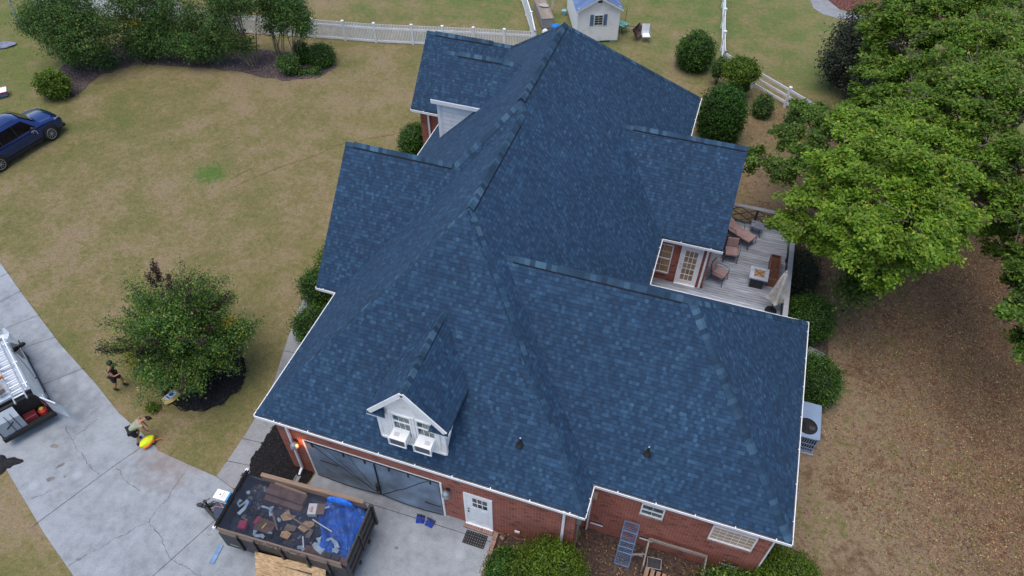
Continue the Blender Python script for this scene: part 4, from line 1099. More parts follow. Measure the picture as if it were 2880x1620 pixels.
g = MB(); g.beam((-.2, -.2, .648), (.2, .2, .648), .018, .012); g.beam((-.2, .2, .65), (.2, -.2, .65), .018, .012); g.build('cross_strap', M['dark_metal'], t)
t = thing('planter_box', 'long reddish wooden planter box filled with dead leaves by the right deck railing', 'planter', (4.07, 24.32, DZt), 0)
M['red_wood'] = wood_mat('stained_planter', (.28, .12, .075), (.15, .06, .04), 1, .5, 0.0)
g = MB(); g.bb(-.24, -.20, -.80, .80, 0, .46); g.bb(.16, .20, -.80, .80, 0, .46); g.bb(-.20, .16, -.80, -.76, 0, .46); g.bb(-.20, .16, .76, .80, 0, .46); g.build('box', M['red_wood'], t)
g = MB(); g.bb(-.20, .16, -.76, .76, .1, .34); g.build('soil', pm('dead_leaf_fill', (.19, .075, .045), .95, .9, 16, col2=(.03, .015, .012), bmp=.8), t)
t = thing('patio_umbrella', 'folded cream patio umbrella standing at the near right corner of the deck', 'umbrella', (4.16, 22.12, DZt), 0)
g = MB(); g.cyl((0, 0, .05), (0, .02, 2.42), .022, 12); g.build('pole', M['dark_metal'], t)
g = MB(); g.tube([(0, 0, 0), (0, 0, .05), (0, 0, .09)], [.25, .24, .06], 24); g.cyl((0, 0, .09), (0, 0, .3), .035, 10); g.build('base', M['black'], t)
g = MB(); nr = 48; zs = [(2.38, .03), (2.28, .09), (2.05, .12), (1.7, .15), (1.3, .19), (.95, .24), (.72, .29)]
vs = []
for j, (zz, rr) in enumerate(zs):
    for i in range(nr):
        a = 2 * math.pi * i / nr; q = rr * (1 + .42 * math.sin(4 * a * 1.0 + j * .25) * min(1, j / 3))
        vs.append((q * math.cos(a), q * math.sin(a), zz + (.12 * math.sin(4 * a + 1.3) + .05 * math.sin(9 * a)) * (j == 6)))
g.add(vs, [(j * nr + i, (j + 1) * nr + i, (j + 1) * nr + (i + 1) % nr, j * nr + (i + 1) % nr) for j in range(6) for i in range(nr)])
g.build('canopy', pm('cream_canvas', (.50, .48, .43), .85, .2, 2.5), t, smooth=True)
g = MB(); g.tube([(0, 0, 2.36), (0, 0, 2.42), (0, 0, 2.47)], [.05, .06, .015], 12); g.build('finial', M['galv'], t)
g = MB(); g.tube([(.19 * math.cos(a), .19 * math.sin(a), 1.55) for a in np.linspace(0, 6.283, 20)], .012, 5); g.build('tie', M['cushion'], t)
t = thing('small_table', 'small glass topped iron table tucked by the gable roof edge beside the lounger', 'side table', (1.75, 25.45, DZt), 0)
g = MB(); g.cyl((0, 0, .50), (0, 0, .52), .30, 24); g.build('table_top', pm('dark_glass_top', (.08, .08, .09), .2, .2, 4), t)
g = MB()
for k in range(3): a = k * 2.09 + .4; g.tube([(.24 * math.cos(a), .24 * math.sin(a), .5), (.08 * math.cos(a), .08 * math.sin(a), .25), (.26 * math.cos(a), .26 * math.sin(a), 0)], .014, 6)
g.build('legs', M['iron'], t)

# ================================================================== DUMP TRAILER
TA = R(2.95); TC = (-9.95, 7.45, 0.03)
M['trailer_black'] = pm('trailer_black', (.018, .019, .022), .45, .5, 7.0)
M['board_wood'] = wood_mat('trailer_board', (.30, .215, .16), (.13, .09, .07), 0, .6, 0.0)
M['tan_beam'] = wood_mat('tan_beam', (.36, .25, .17), (.20, .13, .09), 0, .6, 0.0)
tr = thing('dump_trailer', 'black dump trailer with wooden side boards, full of roofing debris under a mesh tarp', 'trailer', TC, TA)
g = MB(); g.bb(-2.2, 2.2, -1.03, 1.03, .62, .70)
for s in (-1, 1): g.bb(-2.25, 2.25, s * 1.03 - .03, s * 1.03 + .03, .62, 1.60)
g.bb(-2.25, -2.2, -1.0, 1.0, .62, 1.85); g.build('bed', M['trailer_black'], tr)
g = MB(); g.bb(-2.3, 2.3, -.42, -.32, .45, .6); g.bb(-2.3, 2.3, .32, .42, .45, .6)
for xx in (-1.8, -.9, 0, .9, 1.8): g.bb(xx - .04, xx + .04, -1.0, 1.0, .55, .62)
g.build('chassis', M['trailer_black'], tr)
g = MB(); g.bb(2.21, 2.27, -1.05, 1.05, .66, 1.95); g.bb(2.27, 2.31, -.03, .03, .7, 1.9)
for yy in (-1.0, 1.0): g.bb(2.2, 2.33, yy - .05, yy + .05, .6, 1.98)
for zz in (.9, 1.3, 1.7): g.bb(2.27, 2.30, -1.0, 1.0, zz, zz + .05)
g.build('rear_gate', M['trailer_black'], tr)
for yy in (-1.13, 1.13):
    for xx in (-.45, .45):
        w_ = MB(); w_.tube([(xx, yy - .10, .37), (xx, yy - .07, .37), (xx, yy + .07, .37), (xx, yy + .10, .37)], [.32, .37, .37, .32], 24); wo_ = w_.build('wheel', M['black'], tr)
        r_ = MB(); s = 1 if yy > 0 else -1; r_.cyl((xx, yy + s * .08, .37), (xx, yy + s * .11, .37), .21, 18); r_.build('rim', M['galv'], tr).parent = wo_
    g = MB(); g.bb(-.95, .95, yy - .13, yy + .13, .80, .82); g.bb(-.97, -.95, yy - .13, yy + .13, .5, .82); g.bb(.95, .97, yy - .13, yy + .13, .5, .82); g.build('fender', M['trailer_black'], tr)
g = MB(); g.bb(-2.18, 2.12, -1.05, -1.01, 1.60, 2.0); g.build('side_board', M['board_wood'], tr)
g = MB(); g.bb(-1.75, 2.05, 1.0, 1.05, 1.60, 2.0); g.bb(-1.72, 2.02, .96, 1.09, 1.98, 2.06); g.build('side_board', M['tan_beam'], tr, bevel=.012)
for xx in (-1.55, -.95, .0, .9, 1.62):
    g = MB(); g.beam((xx, -1.09, .75), (xx, -1.09, 1.62), .09, .06); g.beam((xx, -1.085, 1.62), (xx + .06, -1.085, 1.9), .07, .04); g.build('stake', M['trailer_black'], tr)
for s, yy in ((-1, -1.05), (1, 1.05)):
    g = MB(); g.bb(-2.32, -2.22, yy - .04, yy + .04, 1.85, 2.04); g.build('roller_bracket', M['white_metal'], tr)
g = MB(); g.cyl((-2.26, -1.05, 1.98), (-2.26, 1.05, 1.98), .065, 14); g.build('tarp_roller', M['mulch_black'], tr)
g = MB(); g.tube([(-2.27, -1.1, 1.97), (-2.30, -1.24, 1.93), (-2.40, -1.28, 1.80), (-2.48, -1.25, 1.86), (-2.58, -1.33, 1.80)], .014, 6); g.build('crank', M['galv'], tr)
# mesh tarp
M['tarp_net'] = net_mat('tarp_net', (.022, .034, .065), .38)
mb = MB(); nx, ny = 44, 22
def TP(i, k):
    u = i / nx; v = k / ny
    x = -2.24 + 4.40 * u
    yy0 = -.99; yy1 = .96 - .10 * math.sin(math.pi * u)
    y = yy0 + (yy1 - yy0) * v
    z = 1.93 - .16 * math.sin(math.pi * v) * math.sin(math.pi * min(1, u * 1.05)) + .015 * math.sin(9 * u + 5 * v) + .01 * math.sin(23 * v + 3 * u)
    if u > .9: z += .05 * (u - .9) * 10
    return (x, y, z)
mb.add([TP(i, k) for k in range(ny + 1) for i in range(nx + 1)], [(k * (nx + 1) + i, k * (nx + 1) + i + 1, (k + 1) * (nx + 1) + i + 1, (k + 1) * (nx + 1) + i) for k in range(ny) for i in range(nx)])
mb.build('mesh_tarp', M['tarp_net'], tr, smooth=True)
# tongue
g = MB(); g.beam((-2.25, -.75, .5), (-3.75, -.03, .5), .09, .12); g.beam((-2.25, .75, .5), (-3.75, .03, .5), .09, .12); g.beam((-3.7, 0, .5), (-4.0, 0, .5), .10, .12); g.build('tongue', M['trailer_black'], tr)
g = MB(); g.ell((-4.02, 0, .5), (.09, .07, .07), 12, 8); g.bb(-3.98, -3.86, -.07, .07, .50, .60); g.build('coupler', M['dark_metal'], tr)
g = MB(); g.cyl((-3.62, .0, .2), (-3.62, .0, .95), .04, 12); g.bb(-3.72, -3.52, -.08, .08, .12, .16); g.cyl((-3.62, 0, .95), (-3.62, .0, 1.02), .06, 12); g.beam((-3.62, 0, .98), (-3.50, .16, 1.0), .02, .02); g.build('jack', M['dark_metal'], tr)
g = MB(); g.add([(-3.30, -.18, .62), (-2.32, -.72, .62), (-2.32, .62, .62), (-3.30, .28, .62), (-3.30, -.18, .84), (-2.32, -.72, .84), (-2.32, .62, .84), (-3.30, .28, .84)], [(3, 2, 1, 0), (4, 5, 6, 7), (0, 1, 5, 4), (1, 2, 6, 5), (2, 3, 7, 6), (3, 0, 4, 7)])
g.build('tongue_box', pm('tongue_box_paint', (.018, .035, .075), .4, .3, 6), tr, bevel=.01)
g = MB(); g.tube([(-3.45 + .16 * math.cos(a), .05 + .16 * math.sin(a), .70 + .05 * math.sin(2 * a)) for a in np.linspace(0, 5.6, 18)], .012, 5); g.tube([(-3.6, .1, .6), (-3.4, .28, .72), (-3.2, .2, .68), (-3.0, .3, .6)], .012, 5); g.build('cable', M['black'], tr)
g = MB(); g.tube([(-3.28, .22, .855), (-2.95, .02, .855), (-2.40, -.02, .86)], .012, 5); g.tube([(-3.30, -.02, .855), (-2.95, .02, .86)], .012, 5); g.tube([(-3.28, -.02, .855), (-3.22, -.16, .86), (-3.27, -.2, .86)], .012, 5); g.build('strap', pm('pink_strap', (.45, .22, .22), .7, .1, 5), tr)
def text(s, size, loc, rot, mat, name, parent=None, ext=0.001, shear=0.0, track=1.0):
    c = bpy.data.curves.new(name, 'FONT'); c.body = s; c.size = size; c.extrude = ext; c.shear = shear; c.space_character = track
    o = bpy.data.objects.new(name, c); COL.objects.link(o)
    bpy.context.view_layer.update()
    dg = bpy.context.evaluated_depsgraph_get()
    me = bpy.data.meshes.new_from_object(o.evaluated_get(dg)); me.materials.clear(); me.materials.append(mat)
    COL.objects.unlink(o); bpy.data.objects.remove(o)
    o = bpy.data.objects.new(name, me); COL.objects.link(o); o.location = loc; o.rotation_euler = rot
    if parent: o.parent = parent
    return o
M['marker'] = pm('black_marker', (.012, .011, .012), .7, .1, 3)
M['chalk'] = pm('peeling_letters', (.55, .53, .50), .8, .3, 8)
text('Jer GOK    ame', .21, (-.82, -1.052, 1.80), (R(90), 0, 0), M['marker'], 'writing', tr, .002, 0, 1.15)
text('David ROB   King', .21, (-.78, -1.052, 1.615), (R(90), 0, 0), M['marker'], 'writing', tr, .002, 0, 1.15)
text('Bzzor', .14, (-2.05, -1.062, .80), (R(90), 0, 0), M['chalk'], 'writing', tr, .002, 0, 1.0)
def intr(x, y, z=0.0):   # a point of the trailer frame in the world
    c_, s_ = math.cos(TA), math.sin(TA)
    return (TC[0] + c_ * x - s_ * y, TC[1] + s_ * x + c_ * y, TC[2] + z)
# debris, a load of torn shingles nobody could count, filling the bed
mb = MB(); nx, ny = 60, 28
vs = []
for k in range(ny + 1):
    for i in range(nx + 1):
        x = -2.17 + 4.36 * i / nx; y = -.98 + 1.96 * k / ny
        z = 1.30 + .10 * math.sin(2.3 * x + 1) * math.cos(2.1 * y) + random.uniform(-.035, .035) + .08 * (x / 2.2)
        vs.append((x, y, z))
mb.add(vs, [(k * (nx + 1) + i, k * (nx + 1) + i + 1, (k + 1) * (nx + 1) + i + 1, (k + 1) * (nx + 1) + i) for k in range(ny) for i in range(nx)])
for q in range(640):
    x = random.uniform(-2.1, 2.1); y = random.uniform(-.93, .93); a = random.uniform(0, 6.28); s = random.uniform(.05, .16)
    z = 1.37 + .10 * math.sin(2.3 * x + 1) * math.cos(2.1 * y) + .08 * x / 2.2
    mb.box((x, y, z), (s * 1.6, s, .008), a, rx=random.uniform(-.4, .4), ry=random.uniform(-.4, .4))
o = mb.build('shingle_debris', island_mat('torn_shingle', [(0, (.018, .022, .032)), (.5, (.035, .045, .065)), (.80, (.06, .075, .10)), (.88, (.11, .07, .045)), (.94, (.20, .24, .30)), (1, (.30, .20, .12))]))
o.location = TC; o.rotation_euler = (0, 0, TA)
tag(o, 'dark heap of torn shingles filling the bed of the dump trailer', 'debris', kind='stuff')
# blue plastic tarp, crumpled
M['blue_tarp'] = pm('blue_tarp', (.010, .13, .60), .35, .25, 3.0, bmp=.3)
mb = MB(); nx, ny = 46, 34; vs = []
for k in range(ny + 1):
    for i in range(nx + 1):
        u = i / nx; v = k / ny
        x = .72 + 1.42 * u + .16 * math.sin(6 * v) * (1 - u); y = -.72 + 1.66 * v - .15 * (1 - v) * u
        x += .30 * (1 - u) * max(0, .55 - v) * 1.6
        z = 1.50 + .10 * math.sin(4.3 * u + 5 * v * u + 1) * math.sin(6 * v + u) + .06 * abs(math.sin(9 * u * (1 + .4 * v) + 4 * v * v)) + .04 * abs(math.sin(17 * v * (1 - .3 * u) - 6 * u)) + random.uniform(-.012, .012)
        vs.append((x, y, z))
mb.add(vs, [(k * (nx + 1) + i, k * (nx + 1) + i + 1, (k + 1) * (nx + 1) + i + 1, (k + 1) * (nx + 1) + i) for k in range(ny) for i in range(nx)])
o = mb.build('blue_tarp', M['blue_tarp'], smooth=False); o.location = TC; o.rotation_euler = (0, 0, TA); tag(o, 'crumpled bright blue plastic tarp in the gate end of the trailer', 'tarp')
mb = MB(); nx, ny = 26, 8; vs = []
for k in range(ny + 1):
    for i in range(nx + 1):
        u = i / nx; v = k / ny
        vs.append((.78 + 1.02 * u, .80 + .26 * v * math.sin(math.pi * min(1, u * .9 + .12)), 1.93 + .10 * math.sin(math.pi * v) + .03 * abs(math.sin(13 * u + 4 * v)) + random.uniform(-.008, .008) - .1 * (1 - v)))
mb.add(vs, [(k * (nx + 1) + i, k * (nx + 1) + i + 1, (k + 1) * (nx + 1) + i + 1, (k + 1) * (nx + 1) + i) for k in range(ny) for i in range(nx)])
o = mb.build('tarp_bulge', M['blue_tarp']); o.location = TC; o.rotation_euler = (0, 0, TA); tag(o, 'bright blue tarp end bulging over the mesh against the tan far side board', 'tarp')
M['card'] = pm('cardboard', (.25, .155, .095), .85, .2, 3.0)
M['card_dark'] = pm('wet_cardboard', (.16, .085, .058), .85, .3, 3.0)
M['osb'] = osb_mat('osb')
M['paper'] = pm('crumpled_paper', (.42, .55, .68), .8, .15, 4.0)
M['magenta'] = pm('magenta_pack', (.42, .03, .10), .7, .2, 5)
def inside(mb, name, mat, label, cat, x, y, z, a=0.0, group=None):
    o = mb.build(name, mat); o.location = intr(x, y, z); o.rotation_euler = (0, 0, TA + a)
    return tag(o, label, cat, group)
g = MB(); g.bb(-.70, .70, -.18, .18, 0, .36); g.bb(-.70, .70, -.36, -.18, 0, .2); inside(g, 'flattened_box', M['card_dark'], 'long brown cardboard box lying under the mesh along the far side board', 'box', -.72, .74, 1.35, -.05)
g = MB(); g.bb(-.6, .6, -.04, .04, 0, .04); inside(g, 'timber_batten', M['tan_beam'], 'thin tan batten on top of the long brown cardboard box', 'batten', -.66, .93, 1.70, -.07)
def poly_board(pts, name, mat, label, cat, x, y, z, a, tilt=0.1, group=None):
    g = MB(); n = len(pts); vs = [(q[0], q[1], q[0] * tilt) for q in pts]; vs += [(v[0], v[1], v[2] + .015) for v in vs]
    fs = [tuple(range(n - 1, -1, -1)), tuple(range(n, 2 * n))] + [(i, (i + 1) % n, n + (i + 1) % n, n + i) for i in range(n)]
    g.add(vs, fs); return inside(g, name, mat, label, cat, x, y, z, a, group)
GO = 'osb offcuts in the trailer'
poly_board([(-.22, -.06), (-.05, -.2), (.2, -.1), (.3, .06), (.12, .04), (-.06, .22)], 'osb_offcut', M['osb'], 'notched light osb offcut in the middle of the trailer, nearest the far side', 'offcut', -.38, .08, 1.58, 0, .1, GO)
poly_board([(-.24, -.12), (.04, -.22), (.26, .1), (.2, .2), (-.1, .16)], 'osb_offcut', M['osb'], 'light osb offcut beside the blue tarp, below the white lettered carton', 'offcut', .38, -.08, 1.58, 0, .05, GO)
poly_board([(-.2, -.1), (.18, -.16), (.24, .0), (-.12, .12)], 'osb_offcut', M['board_wood'], 'brownish osb offcut leaning between the two lighter ones', 'offcut', -.12, -.24, 1.56, .3, .1, GO)
poly_board([(-.18, -.08), (.1, -.16), (.2, .02), (.02, .12), (-.16, .1)], 'osb_offcut', M['osb'], 'small ragged osb offcut lowest in the middle of the trailer', 'offcut', -.14, -.5, 1.55, .2, .1, GO)
poly_board([(-.10, -.12), (.06, -.12), (.1, .12), (-.05, .12)], 'osb_offcut', M['board_wood'], 'small upright brown osb strip left of the black patch by the blue tarp', 'offcut', .60, -.30, 1.56, .1, .1, GO)
g = MB(); g.beam((-.55, .18, 0), (.55, -.14, .02), .05, .03); inside(g, 'wood_strip', M['tan_beam'], 'narrow brown wood strip lying across the osb offcuts', 'strip', .15, -.06, 1.62)
g = MB(); g.beam((-.35, .3, 0), (.2, -.3, .02), .06, .03); inside(g, 'wood_strip', M['board_wood'], 'dull brown wood strip between the red packs and the osb offcuts', 'strip', -.65, -.15, 1.58)
t = thing('lettered_carton', 'open white carton with small red lettering under the mesh beside the blue tarp', 'carton', intr(.36, .48, 1.50), TA + .25)
g = MB(); g.bb(-.14, .14, -.19, .19, 0, .20); g.build('carton', M['white'], t); g = MB(); g.add([(.14, -.19, .2), (.40, -.16, .16), (.40, .2, .18), (.14, .19, .2)], [(0, 1, 2, 3)]); g.build('flap', M['card'], t)
g = MB()
for k in range(4): g.bb(-.05, .03, -.11 + k * .05, -.08 + k * .05, .2005, .2015)
for k in range(3): g.bb(-.10, -.07, -.06 + k * .03, -.04 + k * .03, .2005, .2015)
g.build('print', pm('red_print', (.6, .06, .05), .7, .1, 3), t)
g = MB(); g.bb(-.30, .30, -.20, .20, 0, .14); g.bb(.3, .36, -.2, .2, 0, .18); inside(g, 'cardboard_tray', M['card_dark'], 'brown cardboard tray with a yellow strip on it near the front side board', 'tray', -.96, -.42, 1.42, -.05)
g = MB(); g.beam((-.03, -.12, .01), (.03, .08, .01), .05, .02); inside(g, 'yellow_strip', pm('yellow_strip', (.55, .42, .10), .7, .2, 4), 'short yellow strip on the brown cardboard tray', 'strip', -.94, -.42, 1.58)
for (x, y, a, lb) in ((-1.70, -.56, .2, 'magenta packet in the trailer, the left of two, nearer the crank'), (-1.24, -.30, -.1, 'magenta packet in the trailer, the right of two, by the brown cardboard tray')):
    g = MB(); g.add([(-.16, -.14, 0), (.15, -.17, 0), (.17, .13, 0), (-.13, .16, 0), (-.13, -.11, .08), (.12, -.14, .1), (.14, .1, .07), (-.1, .13, .09)], [(3, 2, 1, 0), (4, 5, 6, 7), (0, 1, 5, 4), (1, 2, 6, 5), (2, 3, 7, 6), (3, 0, 4, 7)])
    inside(g, 'magenta_packet', M['magenta'], lb, 'packet', x, y, 1.45, a, 'magenta packets in the trailer')
def crumple(pts, w, z, name, label, x, y, a, mat='paper', cat='paper', grp='crumpled pale papers in the trailer'):
    g = MB(); L_ = []
    for i, q in enumerate(pts):
        d = (Vector(pts[min(i + 1, len(pts) - 1)]) - Vector(pts[max(i - 1, 0)])).normalized(); n = Vector((-d.y, d.x)); ww = w * random.uniform(.6, 1.3)
        L_.append([(q[0] + n.x * ww * s, q[1] + n.y * ww * s, random.uniform(0, .06)) for s in (-1, -.3, .4, 1)])
    vs = [v for r_ in L_ for v in r_]
    g.add(vs, [(4 * i + k, 4 * i + k + 1, 4 * i + 4 + k + 1, 4 * i + 4 + k) for i in range(len(pts) - 1) for k in range(3)])
    return inside(g, name, M[mat], label, cat, x, y, z, a, grp)
crumple([(-.16, .18), (-.2, .04), (-.1, -.05), (.0, .1), (.05, .22), (.12, .16), (.1, -.05), (.02, -.3)], .055, 1.62, 'crumpled_paper', 'large crumpled pale blue paper loop nearest the tarp roller', -1.95, -.02, 0)
crumple([(-.3, .02), (-.1, .02), (.02, .0), (.04, .1), (.06, -.1), (.16, -.2)], .045, 1.62, 'crumpled_paper', 'pale twisted paper below the long brown box', -1.02, .12, 0)
crumple([(-.12, .12), (-.1, -.02), (.02, -.04), (.16, .02), (.26, -.03)], .06, 1.60, 'crumpled_paper', 'curled pale paper by the front side board, left of the writing', -1.0, -.78, 0)
crumple([(-.3, .05), (-.22, -.1), (-.05, .0), (.1, .12), (.3, .02), (.42, -.12)], .075, 1.62, 'crumpled_paper', 'largest torn pale bag beside the lower edge of the blue tarp', 1.28, -.38, 0)
crumple([(-.22, .0), (-.05, -.05), (.12, -.14), (.2, -.16)], .10, 1.60, 'crumpled_paper', 'pale paper with smudged print below the curved strip of the torn bag', 1.10, -.56, 0)
crumple([(-.1, 0), (.02, .03), (.12, 0)], .06, 1.60, 'crumpled_paper', 'small pale paper scrap between the blue tarp and the brown beam', 1.66, -.60, 0)
crumple([(-.12, .0), (.0, .05), (.12, -.02)], .07, 1.60, 'crumpled_paper', 'pale blue paper scrap under the thin white stick', .58, -.82, 0)
crumple([(-.08, 0), (0, .02), (.08, 0)], .05, 1.60, 'crumpled_paper', 'small pale scrap between the twisted paper and the osb offcuts', -.56, -.14, -.8)
crumple([(-.06, 0), (0, .02), (.07, 0)], .045, 1.60, 'crumpled_paper', 'small rounded pale scrap below the cardboard tray', -.62, -.62, .3)
crumple([(-.06, 0), (0, .02), (.06, 0)], .05, 1.62, 'crumpled_paper', 'small pale scrap nearest the far front corner of the trailer', -2.0, .44, .3)
crumple([(0, -.3), (.05, -.1), (.0, .1), (.02, .3)], .04, 1.62, 'crumpled_paper', 'pale paper edge folded beside the white lettered carton', .62, .55, -.9)
g = MB(); g.beam((-.12, .22, 0), (.08, -.12, .02), .035, .02); inside(g, 'white_stick', M['white'], 'thin white stick above the pale blue scrap in the trailer', 'stick', .58, -.66, 1.64)
g = MB(); g.beam((-.4, .1, 0), (.4, -.12, .02), .03, .02); inside(g, 'white_stick', M['white'], 'long thin pale stick running from the carton onto the blue tarp', 'stick', .92, .06, 1.66)
g = MB(); g.beam((-.72, .04, 0), (.72, -.04, .03), .22, .16); inside(g, 'dark_beam', M['card_dark'], 'dark brown beam along the front side board at the gate end', 'beam', 1.40, -.80, 1.52)
for (x, lb) in ((1.52, 'dark square cup holder tray on the brown beam, the left of two'), (1.82, 'dark square cup holder tray on the brown beam, the right of two nearer the gate')):
    g = MB(); g.bb(-.11, .11, -.08, .08, 0, .05); inside(g, 'plastic_tray', M['dark_metal'], lb, 'tray', x, -.80, 1.67, -.06, 'plastic trays in the trailer')
g = MB(); g.ell((0, 0, .08), (.09, .09, .08), 14, 8, 0, .12); inside(g, 'blue_cup', M['blue_tarp'], 'small bright blue cup near the tarp roller', 'cup', -1.86, .16, 1.48)
# --- beside and on the trailer
t = thing('white_carton', 'white lettered carton with a blue end on the trailer tongue box', 'carton', intr(-3.10, .33, .85), TA - .02)
g = MB(); g.bb(-.27, .20, -.17, .17, 0, .26); g.build('carton', M['white'], t)
g = MB(); g.bb(.201, .27, -.172, .172, -.001, .262); g.build('blue_end', pm('cyan_print', (.02, .28, .60), .6, .1, 3), t)
M['print_dark'] = pm('dark_print', (.10, .13, .16), .7, .1, 3)
g = MB(); g.add([(-.10, -.03, .2615), (-.02, -.01, .2615), (-.07, .02, .2615), (-.02, .05, .2615), (-.10, .03, .2615)], [(0, 1, 2, 3, 4)]); g.build('emblem', M['print_dark'], t)
g = MB()   # printed lines too small to read
for (x_, ya, yb, w_) in ((.03, -.11, .10, .022), (.085, -.10, .08, .010), (.115, -.11, .05, .010), (.145, -.04, .10, .008), (.17, -.11, -.02, .008)):
    yy = ya
    while yy < yb: l_ = random.uniform(.012, .03); g.bb(x_ - w_ / 2, x_ + w_ / 2, yy, yy + l_, .2605, .2615); yy += l_ + .007
for k in range(7): g.bb(-.12 + k * .042, -.095 + k * .042, -.1715, -.1705, .07 + random.uniform(0, .03), .14)
g.build('print', M['print_dark'], t)
g = MB(); g.beam((-.02, .32, 0), (.04, -.32, 0), .17, .03); o = g.build('blue_plank', M['ramp_blue']); o.location = (-12.64, 6.06, .05); tag(o, 'flat blue grey plank on the concrete beside the trailer corner', 'plank')
# osb sheet leaning against the trailer side
t_ = Vector((-10.93, 6.26, 1.10)); u_ = Vector((-8.47, 6.50, 1.10)); dn = Vector((.10, -.62, -1.05)).normalized() * 1.22
g = MB(); nn = (u_ - t_).cross(dn).normalized() * .012
P_ = [t_, u_, u_ + dn, t_ + dn]; vs = [q + nn for q in P_] + [q - nn for q in P_]
g.add([q - Vector((-9.7, 6.4, 0)) for q in vs], [(0, 1, 2, 3), (7, 6, 5, 4), (0, 4, 5, 1), (1, 5, 6, 2), (2, 6, 7, 3), (3, 7, 4, 0)])
o = g.build('osb_sheet', M['osb']); o.location = (-9.7, 6.4, 0); tag(o, 'full tan osb sheet leaning on the near side of the dump trailer', 'board')

# ================================================================== VEHICLES
def loft(mb, secs, mi=0, cap=True):
    """secs: list of (x, [(y, z) half profile from bottom centre outwards/up to top centre]) mirrored"""
    rings = []
    for x, hp in secs:
        right = [(x, -y, z) for y, z in hp]
        left = [(x, y, z) for y, z in hp[::-1] if abs(y) > 1e-6]
        ring = right + left
        rings.append(ring)
    n = len(rings[0]); vs = [v for r_ in rings for v in r_]
    fs = [(i * n + k, i * n + (k + 1) % n, (i + 1) * n + (k + 1) % n, (i + 1) * n + k) for i in range(len(rings) - 1) for k in range(n)]
    if cap: fs += [tuple(range(n))[::-1], tuple((len(rings) - 1) * n + k for k in range(n))]
    mb.add(vs, fs, None, mi)
def wheel(t, x, y, r, side, w=.22, spokes=10):
    g = MB(); g.tube([(x, y - side * w / 2 * 0, r), ] * 1 + [(x, y + side * .001, r)], .01, 3) if False else None
    a, b = y - w / 2, y + w / 2
    g.tube([(x, a, r), (x, a + .02, r), (x, b - .02, r), (x, b, r)], [r * .90, r, r, r * .90], 32); wo_ = g.build('wheel', M['black'], t, smooth=False)
    f = MB(); yo = y + side * (w / 2 + .004); R_ = r * .66
    f.tube([(x + R_ * math.cos(q), yo, r + R_ * math.sin(q)) for q in np.linspace(0, 2 * math.pi, 29)], .014, 5)
    for k in range(spokes):
        q = 2 * math.pi * k / spokes; f.beam((x, yo, r), (x + R_ * math.cos(q), yo, r + R_ * math.sin(q)), .022, .02)
    f.cyl((x, yo - side * .01, r), (x, yo + side * .015, r), .06, 14); ro = f.build('rim', M['galv'], t); ro.parent = wo_
    return wo_
# --- white cargo van, seen from behind; +X is forward
VA = math.atan2(.51, -.86)
M['van_white'] = car_paint('van_white', (.66, .72, .78), .3, .5, 0)
M['car_glass'] = pm('car_glass', (.006, .008, .010), .12, .3, 2, spec=.35)
M['red_lens'] = pm('red_lens', (.45, .012, .02), .2, .2, 5)
van = thing('cargo_van', 'white cargo van with ladder racks, its right rear door open, parked on the driveway', 'van', (-22.02, 7.98, .03), VA)
g = MB()
def vsec(x, top, wt, wb=.93, belt=.98):
    return (x, [(0, .30), (wb - .08, .30), (wb - .01, .45), (wb, .75), (wb - .02, belt), (wt + .10, belt + .38), (wt, top - .10), (wt - .10, top - .02), (0, top + .02)])
loft(g, [vsec(.42, 1.80, .74), vsec(.8, 1.83, .75), vsec(2.0, 1.86, .76), vsec(3.0, 1.85, .75), vsec(3.45, 1.80, .72), vsec(4.0, 1.42, .70, .92, .97), vsec(4.3, 1.14, .80, .90, .92), vsec(4.75, 1.00, .72, .86, .86), vsec(4.95, .80, .6, .78, .72)])
# rear: body shell with an open cargo hole on the right
g.bb(.0, .42, .86, .93, .32, 1.2); g.bb(.0, .42, -.93, -.86, .32, 1.2); 
g.add([(0, .90, 1.2), (.42, .91, 1.2), (.42, .76, 1.76), (.12, .75, 1.70)], [(0, 1, 2, 3)]); g.add([(0, -.90, 1.2), (.42, -.91, 1.2), (.42, -.76, 1.76), (.12, -.75, 1.70)], [(3, 2, 1, 0)])
g.build('body', M['van_white'], van, smooth=False, bevel=.02)
g = MB(); g.bb(.36, .415, -.74, .74, .5, 1.72); g.bb(0, .42, -.86, .86, .42, .50); g.build('cargo_bay', M['black'], van)
g = MB()
for s in (-1, 1): g.tube([(-.02, s * .88, .55), (-.02, s * .89, 1.15), (.10, s * .76, 1.62), (.20, s * .60, 1.72)], .03, 6)
g.bb(.08, .2, -.62, .62, 1.70, 1.75); g.build('door_seal', M['black'], van)
for s in (-1, 1):
    g = MB(); g.beam((-.01, s * .895, .95), (.08, s * .82, 1.42), .06, .05); g.build('tail_light', M['red_lens'], van)
g = MB(); g.bb(-.16, .05, -.94, .94, .36, .56); g.bb(-.12, .0, -.5, .5, .56, .58); g.build('bumper', M['black'], van, bevel=.03)
g = MB(); g.bb(-.06, -.02, .02, .86, .56, 1.25); g.add([(-.06, .02, 1.25), (-.06, .86, 1.25), (.08, .74, 1.68), (.08, .02, 1.68)], [(3, 2, 1, 0)]); g.add([(-.06, .02, .56), (-.06, .86, .56), (-.06, .86, 1.25), (-.06, .02, 1.25)], [(3, 2, 1, 0)])
dl = g.build('rear_door', M['van_white'], van)
g = MB(); g.beam((-.08, .22, .62), (-.08, .22, 1.55), .02, .02); g.beam((-.08, .42, .62), (-.08, .42, 1.55), .02, .02); g.beam((-.08, .6, .9), (-.08, .3, 1.1), .05, .03); g.build('latch_rod', M['dark_metal'], van).parent = dl
ho = Matrix.Translation((-.02, -.90, 0)) @ Matrix.Rotation(R(118), 4, 'Z')
g = MB()
